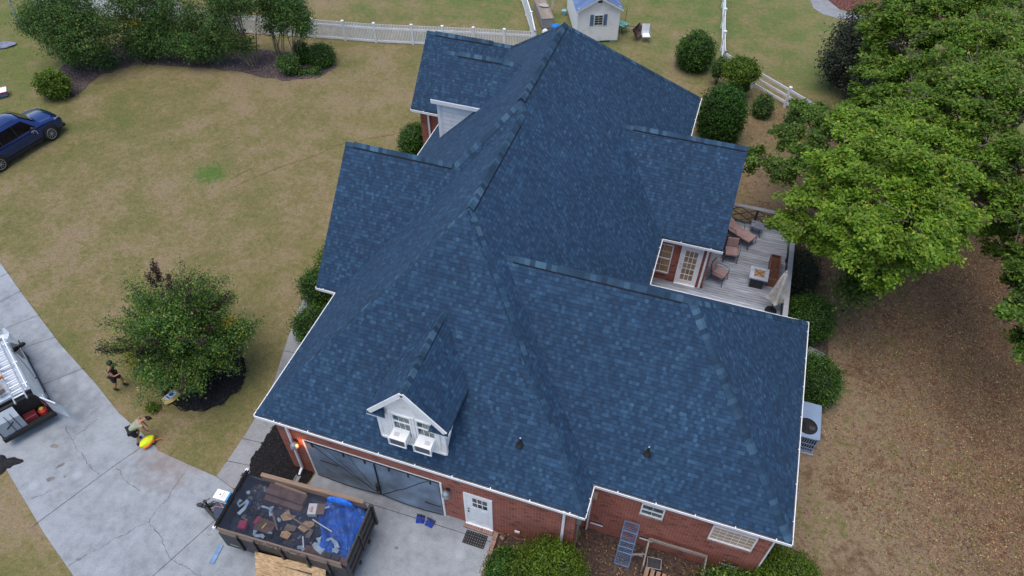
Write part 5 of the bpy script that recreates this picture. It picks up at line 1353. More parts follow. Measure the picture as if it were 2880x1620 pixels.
vs = [(0, 0, .56), (0, .84, .56), (0, .84, 1.2), (0, 0, 1.2), (.10, .10, 1.66), (.10, .84, 1.66), (-.05, 0, .56), (-.05, .84, .56), (-.05, .84, 1.2), (-.05, 0, 1.2), (.05, .10, 1.66), (.05, .84, 1.66)]
g.add([ho @ Vector(v) for v in vs], [(0, 1, 2, 3), (3, 2, 5, 4), (7, 6, 9, 8), (8, 9, 10, 11), (0, 6, 7, 1), (1, 7, 8, 2), (2, 8, 11, 5), (5, 11, 10, 4), (4, 10, 9, 3), (3, 9, 6, 0)])
g.build('rear_door', M['van_white'], van)['label'] = 'open right rear door swung outward'
g = MB(); g.poly([(4.0, -.66, 1.42), (3.47, -.66, 1.80), (3.47, .66, 1.80), (4.0, .66, 1.42)][::-1]); o = g.build('windshield', M['car_glass'], van); o.location = (.03, 0, .03)
g = MB()
for s in (-1, 1):
    P_ = [(2.75, s * .935, 1.02), (3.75, s * .93, 1.02), (3.42, s * .80, 1.58), (2.78, s * .80, 1.62)]; g.poly(P_ if s < 0 else P_[::-1])
g.build('side_window', M['car_glass'], van)
for s in (-1, 1):
    g = MB(); g.ell((3.55, s * 1.06, 1.08), (.09, .14, .10), 12, 8); g.beam((3.5, s * .9, 1.03), (3.55, s * 1.0, 1.05), .05, .05); g.build('wing_mirror', M['black'], van)
for x_ in (.95, 3.95):
    for s in (-1, 1): wheel(van, x_, s * .84, .33, s, .2, 8)
g = MB()
for s in (-1, 1): g.beam((.35, s * .955, .42), (4.6, s * .93, .42), .03, .12)
g.build('side_trim', M['black'], van)
g = MB()
for x_ in (.55, 1.8, 3.0): g.beam((x_, -.80, 1.97), (x_, .80, 1.97), .05, .04); g.beam((x_, -.74, 1.82), (x_, -.74, 1.98), .04, .04); g.beam((x_, .74, 1.82), (x_, .74, 1.98), .04, .04)
for s in (-1, 1): g.beam((.3, s * .72, 1.99), (3.4, s * .72, 1.99), .04, .04)
g.build('roof_rack', M['white_metal'], van)
g = MB(); g.tube([(1.5, -.94, 1.15), (1.8, -.93, 1.3), (2.3, -.86, 1.5), (2.7, -.78, 1.8)], .012, 5); g.cyl((1.45, -.93, 1.1), (1.45, -1.03, 1.1), .03, 8); g.build('hose', M['dark_metal'], van)
def on_van(x, y, z):
    c_, s_ = math.cos(VA), math.sin(VA); return (-22.02 + c_ * x - s_ * y, 7.98 + s_ * x + c_ * y, z + .03)
def ladder(x, y, L_, w, label):
    t = thing('extension_ladder', label, 'ladder', on_van(x, y, 2.04), VA, 'ladders on the van roof')
    g = MB()
    for s in (-1, 1): g.bb(0, L_, s * w / 2 - .02, s * w / 2 + .02, -.03, .04); g.bb(-.14, 0, s * w / 2 - .025, s * w / 2 + .025, -.04, .03)
    g.build('rails', M['galv'], t)
    k = int(L_ / .28)
    g = MB()
    for i in range(k): xx = .14 + i * .28; g.bb(xx - .022, xx + .022, -w / 2, w / 2, -.01, .03); g.bb(xx + .04, xx + .07, -w / 2, w / 2, -.03, -.01)
    g.build('rungs', M['white_metal'], t)
ladder(-.12, -.38, 3.6, .40, 'aluminium ladder on the van roof reaching past its open rear door')
ladder(.55, .30, 3.2, .36, 'shorter aluminium ladder on the left half of the van roof')
g = MB(); g.bb(-.45, .45, -.18, .18, 0, .16); o = g.build('wooden_crate', M['pale_wood']); o.location = on_van(.95, .18, 2.08); o.rotation_euler = (0, 0, VA + .2); tag(o, 'pale wooden crate lying on the ladders at the rear of the van roof', 'crate')
g = MB(); g.cyl((-.3, 0, 0), (.3, 0, 0), .035, 10); g.bb(-.42, -.25, -.06, .06, -.05, .05); o = g.build('orange_handle_tool', pm('orange_plastic', (.75, .22, .03), .4, .1, 4)); o.location = on_van(1.55, .05, 2.16); o.rotation_euler = (0, 0, VA + .5); tag(o, 'orange handled tool lying on the van ladders', 'tool')
g = MB(); g.ell((0, 0, 0), (.35, .2, .12), 14, 8, 0, .1); o = g.build('blue_bag', M['ramp_blue']); o.location = on_van(2.1, .05, 2.2); o.rotation_euler = (0, 0, VA); tag(o, 'blue grey bag strapped between the ladders on the van roof', 'bag')
t = thing('red_tool_case', 'ribbed dark red tool case in the open rear of the van', 'tool case', on_van(.17, -.20, .50), VA)
g = MB(); g.bb(-.13, .17, -.22, .22, 0, .28); g.build('case', pm('dark_red_plastic', (.22, .02, .03), .45, .2, 6), t, bevel=.02)
g = MB()
for xx in (-.06, .04): g.bb(xx, xx + .02, -.225, .225, .281, .29)
g.build('ribs', M['black'], t)
t = thing('red_fuel_can', 'round red fuel can with a yellow cap in the open rear of the van', 'fuel can', on_van(.16, -.62, .50), VA)
g = MB(); g.tube([(0, 0, 0), (0, 0, .22), (0, 0, .27)], [.16, .16, .09], 18); g.build('can', pm('fuel_red', (.45, .03, .02), .4, .1, 5), t)
g = MB(); g.tube([(0, 0, .27), (0, 0, .30)], [.05, .05], 12); g.tube([(.07 * math.cos(q), .07 * math.sin(q), .29) for q in np.linspace(0, 6.28, 14)], .012, 5); g.build('cap', pm('yellow_cap', (.75, .60, .05), .4, .1, 4), t)

# --- dark blue SUV parked on the grass; +X forward, its right side faces the house
SA = math.atan2(.98, .19)
M['suv_blue'] = car_paint('deep_blue_paint', (.005, .034, .18), .14, 1.0, .6)
c_, s_ = math.cos(SA), math.sin(SA)
# front right wheel contact (-34.77, 23.46) sits at local (3.75, -.88)
sx0 = -34.82 - (c_ * 3.85 - s_ * -.88); sy0 = 23.42 - (s_ * 3.85 + c_ * -.88)
suv = thing('parked_suv', 'dark blue suv parked on the grass at the left edge of the picture', 'car', (sx0, sy0, 0), SA)
def ssec(x, top, wt, wb=.96, belt=1.02, sh=None):
    return (x, [(0, .28), (wb - .12, .28), (wb - .02, .45), (wb, .72), (wb - .03, belt - .06), (wb - .07, belt), (wt + .04, (belt + top) / 2 if top - belt > .2 else top - .03), (wt, top - .05), (wt - .12, top), (0, top + .03)])
g = MB()
loft(g, [ssec(.0, .95, .70, .84, .90), ssec(.12, 1.15, .72, .92, 1.0), ssec(.35, 1.62, .66, .95), ssec(.8, 1.72, .68), ssec(1.6, 1.76, .70), ssec(2.5, 1.75, .69), ssec(2.95, 1.68, .67), ssec(3.55, 1.18, .74, .96, 1.06), ssec(3.75, 1.12, .78, .96, 1.04), ssec(4.3, 1.06, .76, .95, .98), ssec(4.62, .99, .70, .91, .92), ssec(4.80, .84, .60, .82, .78), ssec(4.86, .60, .5, .70, .56)])
g.build('body', M['suv_blue'], suv, smooth=True)
g = MB(); g.poly([(3.50, -.70, 1.235), (2.93, -.60, 1.70), (2.93, .60, 1.70), (3.50, .70, 1.235)]); o = g.build('windshield', M['car_glass'], suv); o.location = (.03, 0, .02)
g = MB()
for s in (-1, 1):
    P_ = [(.55, s * .905, 1.06), (3.30, s * .905, 1.08), (2.82, s * .735, 1.60), (.75, s * .745, 1.62)]; P_ = [(a, b + s * .015, c) for a, b, c in P_]; g.poly(P_ if s > 0 else P_[::-1])
    # split the band with pillars
g.build('side_window', M['car_glass'], suv)
g = MB()
for s in (-1, 1):
    for x_ in (1.35, 2.25): g.beam((x_, s * .925, 1.06), (x_ - .03, s * .77, 1.61), .05, .02)
    g.beam((.5, s * .925, 1.045), (3.35, s * .925, 1.065), .03, .02)
g.build('pillar', M['black'], suv)
for s in (-1, 1):
    g = MB(); g.ell((3.05, s * 1.05, 1.14), (.10, .13, .08), 12, 8); g.beam((3.1, s * .9, 1.08), (3.05, s * 1.0, 1.1), .06, .04); g.build('wing_mirror', M['black'], suv)
    g = MB(); g.beam((4.40, s * .90, .93), (4.70, s * .76, .88), .12, .05); g.build('headlight', M['galv'], suv)
g = MB(); g.bb(4.78, 4.90, -.45, .45, .45, .72); g.bb(4.70, 4.88, -.8, .8, .28, .42); g.build('grille', M['black'], suv, bevel=.02)
g = MB()
for s in (-1, 1):
    g.beam((.8, s * .955, .34), (3.3, s * .955, .34), .04, .10)
    for x_ in (.72, 3.85): g.tube([(x_ + .44 * math.cos(q), s * .93, .40 + .44 * math.sin(q)) for q in np.linspace(-.2, 3.34, 14)], .04, 5)
g.build('cladding', M['black'], suv)
for x_ in (.72, 3.85):
    for s in (-1, 1): wheel(suv, x_, s * .88, .39, s, .24, 10)
g = MB(); g.tube([(2.95, -.968, .95), (3.10, -.968, .99), (3.20, -.968, .90), (3.22, -.968, .72)], .012, 5); g.tube([(3.0, -.968, .88), (3.08, -.968, .93)], .010, 4); g.build('door_decal', M['white'], suv)
g = MB()
for s in (-1, 1): g.beam((.7, s * .62, 1.79), (2.6, s * .62, 1.79), .03, .03)
g.build('roof_rail', M['suv_blue'], suv)
suv.scale = (1, 1, 1.12)
t = thing('real_estate_sign', 'white and red board lying at the left edge behind the blue suv', 'sign', (-40.9, 25.9, .05), .8)
g = MB(); g.bb(-.5, .45, -.3, .3, .3, .34); g.build('board', M['white'], t); g = MB(); g.bb(-.5, .47, -.36, -.3, .28, .34); g.build('red_band', M['red_lens'], t)
g = MB(); g.bb(-.4, .4, -.25, .25, 0, .3); g.build('box', M['ramp_blue'], t)

# ================================================================== PEOPLE
M['skin'] = pm('skin', (.36, .17, .105), .6, .1, 6)
M['hair'] = pm('dark_hair', (.012, .010, .009), .7, .3, 30)
M['sage'] = pm('sage_shirt', (.30, .33, .22), .85, .12, 8)
M['black_cloth'] = pm('black_cloth', (.012, .012, .014), .85, .3, 12, bmp=.4)
M['dark_shirt'] = pm('dark_shirt', (.022, .016, .022), .85, .3, 12)
def skinned(name, nodes, edges, mat, parent, lvl=2, root=0):
    me = bpy.data.meshes.new(name)
    bm = bmesh.new()
    sk = bm.verts.layers.skin.verify()
    vs = []
    for (co, r_) in nodes:
        v = bm.verts.new(co); v[sk].radius = (r_, r_) if not isinstance(r_, tuple) else r_; vs.append(v)
    vs[root][sk].use_root = True
    for a, b in edges: bm.edges.new((vs[a], vs[b]))
    bm.to_mesh(me); bm.free()
    o = bpy.data.objects.new(name, me); COL.objects.link(o)
    m1 = o.modifiers.new('skin', 'SKIN'); m1.use_smooth_shade = True; m1.branch_smoothing = .6
    m2 = o.modifiers.new('sub', 'SUBSURF'); m2.levels = lvl; m2.render_levels = lvl
    bpy.context.view_layer.update()
    dg = bpy.context.evaluated_depsgraph_get()
    me2 = bpy.data.meshes.new_from_object(o.evaluated_get(dg)); me2.name = name
    bpy.data.objects.remove(o)
    me2.materials.clear(); me2.materials.append(mat)
    for p_ in me2.polygons: p_.use_smooth = True; p_.material_index = 0
    o = bpy.data.objects.new(name, me2); COL.objects.link(o)
    if parent: o.parent = parent
    return o
def person(name_label, loc, rz, J, shirt, shorts, boots, hair=True, sock=None):
    """J: dict of joints in metres; +X is the way the person faces"""
    t = thing('person', name_label, 'person', loc, rz)
    V_ = {k: Vector(v) for k, v in J.items()}
    nodes = []; idx = {}; edges = []
    def nd(k, co, r_): idx[k] = len(nodes); nodes.append((tuple(co), r_))
    def ed(a, b): edges.append((idx[a], idx[b]))
    nd('pel', V_['pel'], .125); nd('waist', V_['pel'].lerp(V_['chest'], .4), .115); nd('chest', V_['chest'], .14); nd('neckb', V_['neck'], .065)
    hd = (V_['head'] - V_['neck']).normalized()
    nd('neck', V_['neck'] + hd * .06, .055); nd('jaw', V_['head'] - hd * .06, .075); nd('head', V_['head'] + hd * .02, .098); nd('crown', V_['head'] + hd * .10, .06)
    for a, b in (('pel', 'waist'), ('waist', 'chest'), ('chest', 'neckb'), ('neckb', 'neck'), ('neck', 'jaw'), ('jaw', 'head'), ('head', 'crown')): ed(a, b)
    for s in 'LR':
        nd('hip' + s, V_['hip' + s], .10); nd('th' + s, V_['hip' + s].lerp(V_['knee' + s], .5), .082); nd('knee' + s, V_['knee' + s], .058); nd('calf' + s, V_['knee' + s].lerp(V_['ank' + s], .35), .056); nd('ank' + s, V_['ank' + s], .038); nd('toe' + s, V_['toe' + s], .035)
        for a, b in (('pel', 'hip' + s), ('hip' + s, 'th' + s), ('th' + s, 'knee' + s), ('knee' + s, 'calf' + s), ('calf' + s, 'ank' + s), ('ank' + s, 'toe' + s)): ed(a, b)
        nd('sh' + s, V_['sh' + s], .062); nd('ua' + s, V_['sh' + s].lerp(V_['el' + s], .5), .050); nd('el' + s, V_['el' + s], .038); nd('wr' + s, V_['wr' + s], .027)
        hv = V_['hand' + s] - V_['wr' + s]; nd('palm' + s, V_['wr' + s] + hv.normalized() * .06, .030)
        for a, b in (('chest', 'sh' + s), ('sh' + s, 'ua' + s), ('ua' + s, 'el' + s), ('el' + s, 'wr' + s), ('wr' + s, 'palm' + s)): ed(a, b)
        d = hv.normalized(); sd = d.cross(Vector((1, .2, .1))).normalized(); nm = d.cross(sd)
        for k, (off, ln) in enumerate(((-.030, .062), (-.010, .075), (.010, .072), (.028, .056))):
            b0 = V_['wr' + s] + d * .075 + sd * off
            nd('f%d0' % k + s, b0, .010); nd('f%d1' % k + s, b0 + d * ln * .5 + nm * .008, .009); nd('f%d2' % k + s, b0 + d * ln * .85 + nm * .030, .008)
            ed('palm' + s, 'f%d0' % k + s); ed('f%d0' % k + s, 'f%d1' % k + s); ed('f%d1' % k + s, 'f%d2' % k + s)
        b0 = V_['wr' + s] + d * .035 - sd * .03
        nd('t0' + s, b0, .012); nd('t1' + s, b0 + d * .035 - sd * .022 + nm * .015, .010); ed('palm' + s, 't0' + s); ed('t0' + s, 't1' + s)
    skinned('body', nodes, edges, M['skin'], t, 1)
    # face: nose, ears, eyes, brows
    f = MB(); fx = Vector(J.get('face', (1, 0, 0))).normalized(); H_ = V_['head'] + hd * .0; sx = hd.cross(fx).normalized()
    f.ell(tuple(H_ + fx * .105 - hd * .01), (.018, .016, .022), 8, 6)
    for s in (-1, 1): f.ell(tuple(H_ + sx * s * .098 - hd * .01), (.016, .012, .030), 8, 6)
    f.build('nose_and_ears', M['skin'], t, smooth=True)
    f = MB()
    for s in (-1, 1): f.ell(tuple(H_ + fx * .094 + sx * s * .033 + hd * .012), (.010, .012, .008), 8, 6)
    f.build('eyes', M['hair'], t)
    f = MB(); f.ell(tuple(H_ + fx * .098 - hd * .052), (.010, .024, .007), 8, 6); f.build('mouth', pm('lips', (.30, .10, .08), .6, .1, 5), t)
    # hair cap
    h = MB(); c = H_ + hd * .035 - fx * .015; R_ = .112
    n1, n2 = 18, 10; vs = []
    for j in range(n2 + 1):
        a = 1.75 * j / n2
        for i in range(n1):
            b = 2 * math.pi * i / n1; dirr = hd * math.cos(a) + (fx * math.cos(b) + sx * math.sin(b)) * math.sin(a)
            q = R_ * random.uniform(.97, 1.06); q *= 1 - .22 * max(0, dirr.dot(fx)) * (a > 1.0); vs.append(tuple(c + dirr * q))
    h.add(vs, [(j * n1 + i, (j + 1) * n1 + i, (j + 1) * n1 + (i + 1) % n1, j * n1 + (i + 1) % n1) for j in range(n2) for i in range(n1)])
    h.build('hair', M['hair'], t, smooth=True)
    # shirt
    sn = [(tuple(V_['pel'].lerp(V_['chest'], -.05)), .150), (tuple(V_['pel'].lerp(V_['chest'], .45)), .148), (tuple(V_['chest']), .168), (tuple(V_['chest'].lerp(V_['neck'], .6)), .10)]
    se = [(0, 1), (1, 2), (2, 3)]
    for s in 'LR':
        b = len(sn); sn += [(tuple(V_['sh' + s]), .082), (tuple(V_['sh' + s].lerp(V_['el' + s], .22)), .07)]; se += [(2, b), (b, b + 1)]
    skinned('shirt', sn, se, shirt, t, 2)
    pn = [(tuple(V_['pel']), .145)]; pe = []
    for s in 'LR':
        b = len(pn); pn += [(tuple(V_['hip' + s]), .122), (tuple(V_['hip' + s].lerp(V_['knee' + s], .45)), .108), (tuple(V_['hip' + s].lerp(V_['knee' + s], .82)), .098)]; pe += [(0, b), (b, b + 1), (b + 1, b + 2)]
    skinned('shorts', pn, pe, shorts, t, 2)
    for s in 'LR':
        up_ = V_['ank' + s].lerp(V_['knee' + s], .30); skinned('boot', [(tuple(up_), .060), (tuple(V_['ank' + s] - Vector((0, 0, .02))), .056), (tuple(V_['toe' + s]), .045)], [(0, 1), (1, 2)], boots, t, 2)
    return t
# bent over at the slab joint, reaching down with both hands
J1 = dict(pel=(-.10, 0, .84), chest=(.26, 0, 1.06), neck=(.44, 0, 1.10), head=(.60, 0, 1.05), face=(.45, 0, -.9),
          hipL=(-.09, .11, .80), hipR=(-.09, -.11, .80), kneeL=(.10, .13, .46), kneeR=(.02, -.15, .45), ankL=(-.08, .14, .09), ankR=(-.14, -.16, .09), toeL=(.08, .15, .045), toeR=(.02, -.17, .045),
          shL=(.34, .19, 1.04), shR=(.34, -.19, 1.04), elL=(.38, .22, .76), elR=(.36, -.22, .76), wrL=(.44, .12, .52), wrR=(.42, -.12, .50), handL=(.47, .08, .40), handR=(.45, -.08, .38))
person('person in a sage sleeveless shirt and black shorts bending over the driveway edge', (-17.88, 8.92, .03), R(52), J1, M['sage'], M['black_cloth'], M['black_cloth'])
# standing, leaning towards the tree
J2 = dict(pel=(0, 0, .92), chest=(.10, .02, 1.28), neck=(.15, .02, 1.46), head=(.20, .02, 1.62), face=(1, 0, -.35),
          hipL=(0, .10, .88), hipR=(0, -.10, .88), kneeL=(.16, .11, .50), kneeR=(.0, -.12, .48), ankL=(.10, .12, .09), ankR=(-.20, -.12, .10), toeL=(.26, .13, .045), toeR=(-.04, -.13, .05),
          shL=(.10, .20, 1.38), shR=(.10, -.20, 1.38), elL=(.22, .28, 1.12), elR=(.24, -.26, 1.14), wrL=(.44, .22, 1.20), wrR=(.46, -.18, 1.22), handL=(.55, .18, 1.24), handR=(.57, -.14, 1.26))
person('person in dark shirt, black shorts and boots standing half under the round tree', (-20.22, 10.72, .0), R(20), J2, M['dark_shirt'], M['black_cloth'], M['black_cloth'])
# what the bending person handles
M['hivis'] = pm('hivis_yellow', (.80, .86, .015), .55, .08, 4, emit=None)
t = thing('hi_vis_bundle', 'bright yellow and orange hi vis bundle held at the driveway edge', 'bundle', (-17.52, 8.90, .24), R(72))
g = MB(); nu, nv = 20, 12; vs = []
for j in range(nv + 1):
    a = math.pi * j / nv
    for i in range(nu):
        b = 2 * math.pi * i / nu; q = 1 + .07 * math.sin(5 * b + 3 * a) + random.uniform(-.02, .02)
        vs.append((.30 * -math.cos(a), - .0 + .17 * math.sin(a) * math.cos(b) * q, .15 * math.sin(a) * math.sin(b) * q))
g.add(vs, [(j * nu + i, (j + 1) * nu + i, (j + 1) * nu + (i + 1) % nu, j * nu + (i + 1) % nu) for j in range(nv) for i in range(nu)])
g.build('bag', M['hivis'], t, smooth=True)
g = MB(); g.tube([(-.28, -.13, -.06), (-.05, -.17, -.05), (.2, -.14, -.03)], [.03, .05, .03], 8); g.build('orange_band', pm('hivis_orange', (.85, .16, .015), .6, .1, 4), t)
g = MB(); g.tube([(0, 0, 0), (.10, .03, .04), (.2, .08, .02)], .022, 8); g.tube([(.2, .08, .02), (.40, .04, 0)], .010, 6); o = g.build('orange_tool', pm('tool_orange', (.8, .15, .02), .5, .1, 4)); o.location = (-17.38, 9.02, .10); o.rotation_euler = (0, 0, .5); tag(o, 'orange handled hand tool at the driveway corner beside the yellow bundle', 'tool')
t = thing('small_meter', 'small dark device with a silver face lying on the driveway edge', 'device', (-17.38, 8.98, .03), .1)
g = MB(); g.bb(-.085, .085, -.06, .06, 0, .05); g.build('case', M['dark_metal'], t, bevel=.008); g = MB(); g.bb(-.055, .055, -.015, .04, .0505, .053); g.build('face', M['white_metal'], t)
# product bag on the black mulch
t = thing('mulch_bag', 'yellow edged white printed bag lying at the near edge of the black tree bed', 'bag', (-17.98, 10.92, .1), R(-12))
t.scale = (1.25, 1.25, 1.2)
g = MB(); g.add([(-.19, -.27, 0), (.10, -.28, 0), (.22, -.05, .02), (.20, .28, .02), (-.18, .28, .02), (-.15, -.22, .07), (.07, -.23, .08), (.17, -.04, .09), (.15, .22, .08), (-.14, .22, .07)], [(4, 3, 2, 1, 0), (5, 6, 7, 8, 9), (0, 1, 6, 5), (1, 2, 7, 6), (2, 3, 8, 7), (3, 4, 9, 8), (4, 0, 5, 9)])
g.build('bag', pm('bag_yellow', (.62, .46, .16), .5, .15, 4), t)
g = MB(); g.poly([(-.11, -.17, .088), (.05, -.18, .095), (.13, -.02, .10), (.12, .20, .092), (-.12, .20, .088)]); g.build('label_panel', pm('bag_white', (.62, .70, .78), .5, .1, 4), t)
g = MB(); g.tube([(0, .06, .098), (0, .06, .104)], [.07, .07], 18); g.bb(-.08, .07, -.10, -.06, .096, .102); g.build('print', pm('bag_blue', (.02, .10, .32), .5, .1, 4), t)
# black cloth heap on the slab edge
g = MB(); nu, nv = 30, 12; vs = [(0, 0, .22)]
for j in range(1, nv + 1):
    for i in range(nu):
        b = 2 * math.pi * i / nu; rr = (j / nv) * (.50 + .16 * math.sin(3 * b + .5) + .07 * math.sin(7 * b))
        vs.append((rr * 1.15 * math.cos(b), rr * .8 * math.sin(b), .22 * (1 - (j / nv) ** 2) + .03 * math.sin(6 * b + j) * (1 - j / nv) + .005))
g.add(vs, [(0, 1 + i, 1 + (i + 1) % nu) for i in range(nu)] + [(1 + (j - 1) * nu + i, 1 + j * nu + i, 1 + j * nu + (i + 1) % nu, 1 + (j - 1) * nu + (i + 1) % nu) for j in range(1, nv) for i in range(nu)])
o = g.build('black_cloth', M['black_cloth'], smooth=True); o.location = (-22.1, 6.5, .03); o.rotation_euler = (0, 0, .3); o.scale = (.85, .85, .8); tag(o, 'crumpled black cloth heap on the left edge of the driveway', 'cloth')

# ================================================================== FENCES
def post_cap(g, x, y, z, s=.13):
    g.bb(x - s / 2 - .02, x + s / 2 + .02, y - s / 2 - .02, y + s / 2 + .02, z, z + .03)
    g.add([(x - s / 2, y - s / 2, z + .03), (x + s / 2, y - s / 2, z + .03), (x + s / 2, y + s / 2, z + .03), (x - s / 2, y + s / 2, z + .03), (x, y, z + .09)], [(0, 1, 4), (1, 2, 4), (2, 3, 4), (3, 0, 4)])
M['vinyl'] = pm('white_vinyl', (.80, .82, .85), .4, .06, 2.0)
def picket_fence(pts, label, h=1.35, name='picket_fence', solid=False, gap=.100, pw=.056, grp=None):
    t = thing(name, label, 'fence', (pts[0][0], pts[0][1], 0), 0, grp); O = (pts[0][0], pts[0][1], 0)
    pk = MB(); rl = MB()
    for (a, b) in zip(pts[:-1], pts[1:]):
        A_ = Vector((*a, 0)); B_ = Vector((*b, 0)); L_ = (B_ - A_).length; d = (B_ - A_).normalized(); rz = math.atan2(d.y, d.x); n = Vector((-d.y, d.x, 0))
        ns = max(1, round(L_ / 2.45))
        for k in range(ns + 1):
            if k == ns and b != pts[-1]: continue
            q = A_ + d * (L_ * k / ns); g = MB(); g.box((q.x, q.y, (h + .06) / 2), (.13, .13, h + .06), rz); post_cap(g, q.x, q.y, h + .06); g.build('post', M['vinyl'], t, origin=O)
        for zz in ((.12, h - .12 if solid else h - .30)):
            rl.beam(A_ + Vector((0, 0, zz)) - n * .0, B_ + Vector((0, 0, zz)), .05, .14 if not solid else .10)
        if solid:
            rl.beam(A_ + Vector((0, 0, h - .02)), B_ + Vector((0, 0, h - .02)), .06, .09)
            pk.beam(A_ + Vector((0, 0, h / 2)), B_ + Vector((0, 0, h / 2)), .025, h - .1)
        else:
            k = int(L_ / gap)
            for i in range(k):
                q = A_ + d * (L_ * (i + .5) / k); pk.box((q.x, q.y, h / 2 + .03), (pw, .030, h - .06), rz)
                # nothing else: flat picket tops as in the photo
    tag(pk.build('pickets', M['vinyl'], t, origin=O), kind='stuff') if not solid else pk.build('panel', M['vinyl'], t, origin=O)
    rl.build('rails', M['vinyl'], t, origin=O)
    return t
picket_fence([(-35.6, 36.6), (-31.5, 37.0), (-26.4, 38.0), (-22.3, 38.73), (-19.9, 39.3), (-16.0, 40.25), (-12.1, 41.1)], 'long white picket fence behind the crape myrtles and the left roof gable', 1.30)
picket_fence([(-47.5, 35.9), (-44.4, 35.8), (-40.5, 36.0), (-35.6, 36.6)], 'tall white solid fence at the top left behind the crape myrtles', 1.8, 'privacy_fence', True)
picket_fence([(-12.1, 41.1), (-13.1, 43.4), (-15.0, 47.3), (-19, 55.5)], 'white solid fence running away from the picket fence corner beside the shed', 1.3, 'privacy_fence', True)
def rail_fence(pts, label, h=1.3):
    t = thing('rail_fence', label, 'fence', (pts[0][0], pts[0][1], 0)); O = (pts[0][0], pts[0][1], 0)
    for i in range(len(pts)):
        g = MB(); x, y = pts[i]; g.box((x, y, h / 2 + .02), (.13, .13, h + .05), .5); post_cap(g, x, y, h + .045); g.build('post', M['vinyl'], t, origin=O)
    for zz in (.33, .74, 1.15):
        for a, b in zip(pts[:-1], pts[1:]):
            g = MB(); g.beam((a[0], a[1], zz), (b[0], b[1], zz), .04, .15); g.build('rail', M['vinyl'], t, origin=O)
rail_fence([(-.3, 42.48), (-.62, 44.9), (-.98, 47.9), (-1.3, 50.8), (-1.6, 53.7), (-1.9, 56.6)], 'white three rail fence running away from the corner post behind the round bush')
rail_fence([(-.3, 42.48), (1.7, 41.07), (3.76, 39.59), (5.62, 38.2), (7.5, 36.8), (9.4, 35.4), (11.3, 34.0)], 'white three rail fence running right from the corner post into the big tree')

# ================================================================== SHED AND YARD THINGS
SHA = R(23.5)
t = thing('garden_shed', 'white clapboard garden shed with a blue metal roof and a small shuttered window', 'shed', (-8.55, 43.35, 0), SHA)
# local: front wall along +X from (-1.25,0) to (1.25,0); depth +Y
def pSH(mb, pts, **k): return mb
g = MB(); hw, dp_, he, hp = 1.32, 4.6, 2.42, 3.1
g.add([(-hw, 0, .12), (hw, 0, .12), (hw, 0, he), (0, 0, hp), (-hw, 0, he), (-hw, dp_, .12), (hw, dp_, .12), (hw, dp_, he), (0, dp_, hp), (-hw, dp_, he)],
      [(0, 1, 2, 3, 4), (9, 8, 7, 6, 5), (0, 4, 9, 5), (1, 6, 7, 2)])
g.build('wall', M['siding'], t)
M['metal_roof'] = pm('blue_metal_roof', (.16, .24, .42), .4, .12, 1.5, metal=.2)
g = MB()
for s in (-1, 1):
    a = (s * (hw + .2), -.22, he - .13); b = (0, -.22, hp + .06); P_ = [a, (s * (hw + .2), dp_ + .2, he - .13), (0, dp_ + .2, hp + .06), b]; g.poly(P_ if s > 0 else P_[::-1])
    for k in range(24): yy = -.2 + k * .21; g.beam((s * (hw + .2), yy, he - .12), (0, yy, hp + .075), .02, .02)
g.build('roof', M['metal_roof'], t)
g = MB()
for s in (-1, 1): g.beam((s * (hw + .2), -.2, he - .19), (0, -.2, hp - .0), .03, .10); g.bb(s * hw - .05, s * hw + .05, -.04, .0, .12, he)
g.build('trim', M['white'], t)
g = MB(); g.bb(-.14, .14, -.03, 0, 2.72, 2.84); g.build('gable_vent', M['dark_metal'], t)
g = MB(); g.bb(-.30, .30, -.03, -.005, 1.22, 1.92); fr_o = g.build('window', M['white'], t)
g = MB()
for i in range(2):
    for j in range(4): g.bb(-.25 + i * .26, -.01 + i * .26, -.04, -.03, 1.26 + j * .16, 1.39 + j * .16)
g.build('pane', M['glass'], t).parent = fr_o
for s in (-1, 1): g = MB(); g.bb(s * .44 - .11, s * .44 + .11, -.04, -.005, 1.20, 1.94); g.build('shutter', pm('shutter_blue', (.10, .17, .27), .6, .15, 8), t)
g = MB()
for xx in (-1.1, 0, 1.1):
    for yy in (.2, 2.3, 4.3): g.bb(xx - .2, xx + .2, yy - .2, yy + .2, 0, .12)
g.build('foundation_block', M['walk'], t)
def lawn_chair(x, y, rz, label):
    t = thing('lawn_chair', label, 'chair', (x, y, 0), rz)
    g = MB(); g.bb(-.26, .26, -.25, .25, .40, .42); g.build('seat', M['white_metal'], t); g = MB(); g.box((0, .30, .72), (.5, .02, .62), 0, rx=-.2); g.build('backrest', M['white_metal'], t)
    for s in (-1, 1):
        g = MB(); g.tube([(s * .28, -.28, 0), (s * .28, -.25, .42), (s * .29, -.2, .62), (s * .29, .28, .62)], .014, 6); g.tube([(s * .28, .30, 0), (s * .27, .24, .42), (s * .26, .36, 1.02)], .014, 6); g.build('leg', M['galv'], t)
lawn_chair(-5.55, 44.55, .35, 'pale metal lawn chair standing alone on the grass right of the shed')
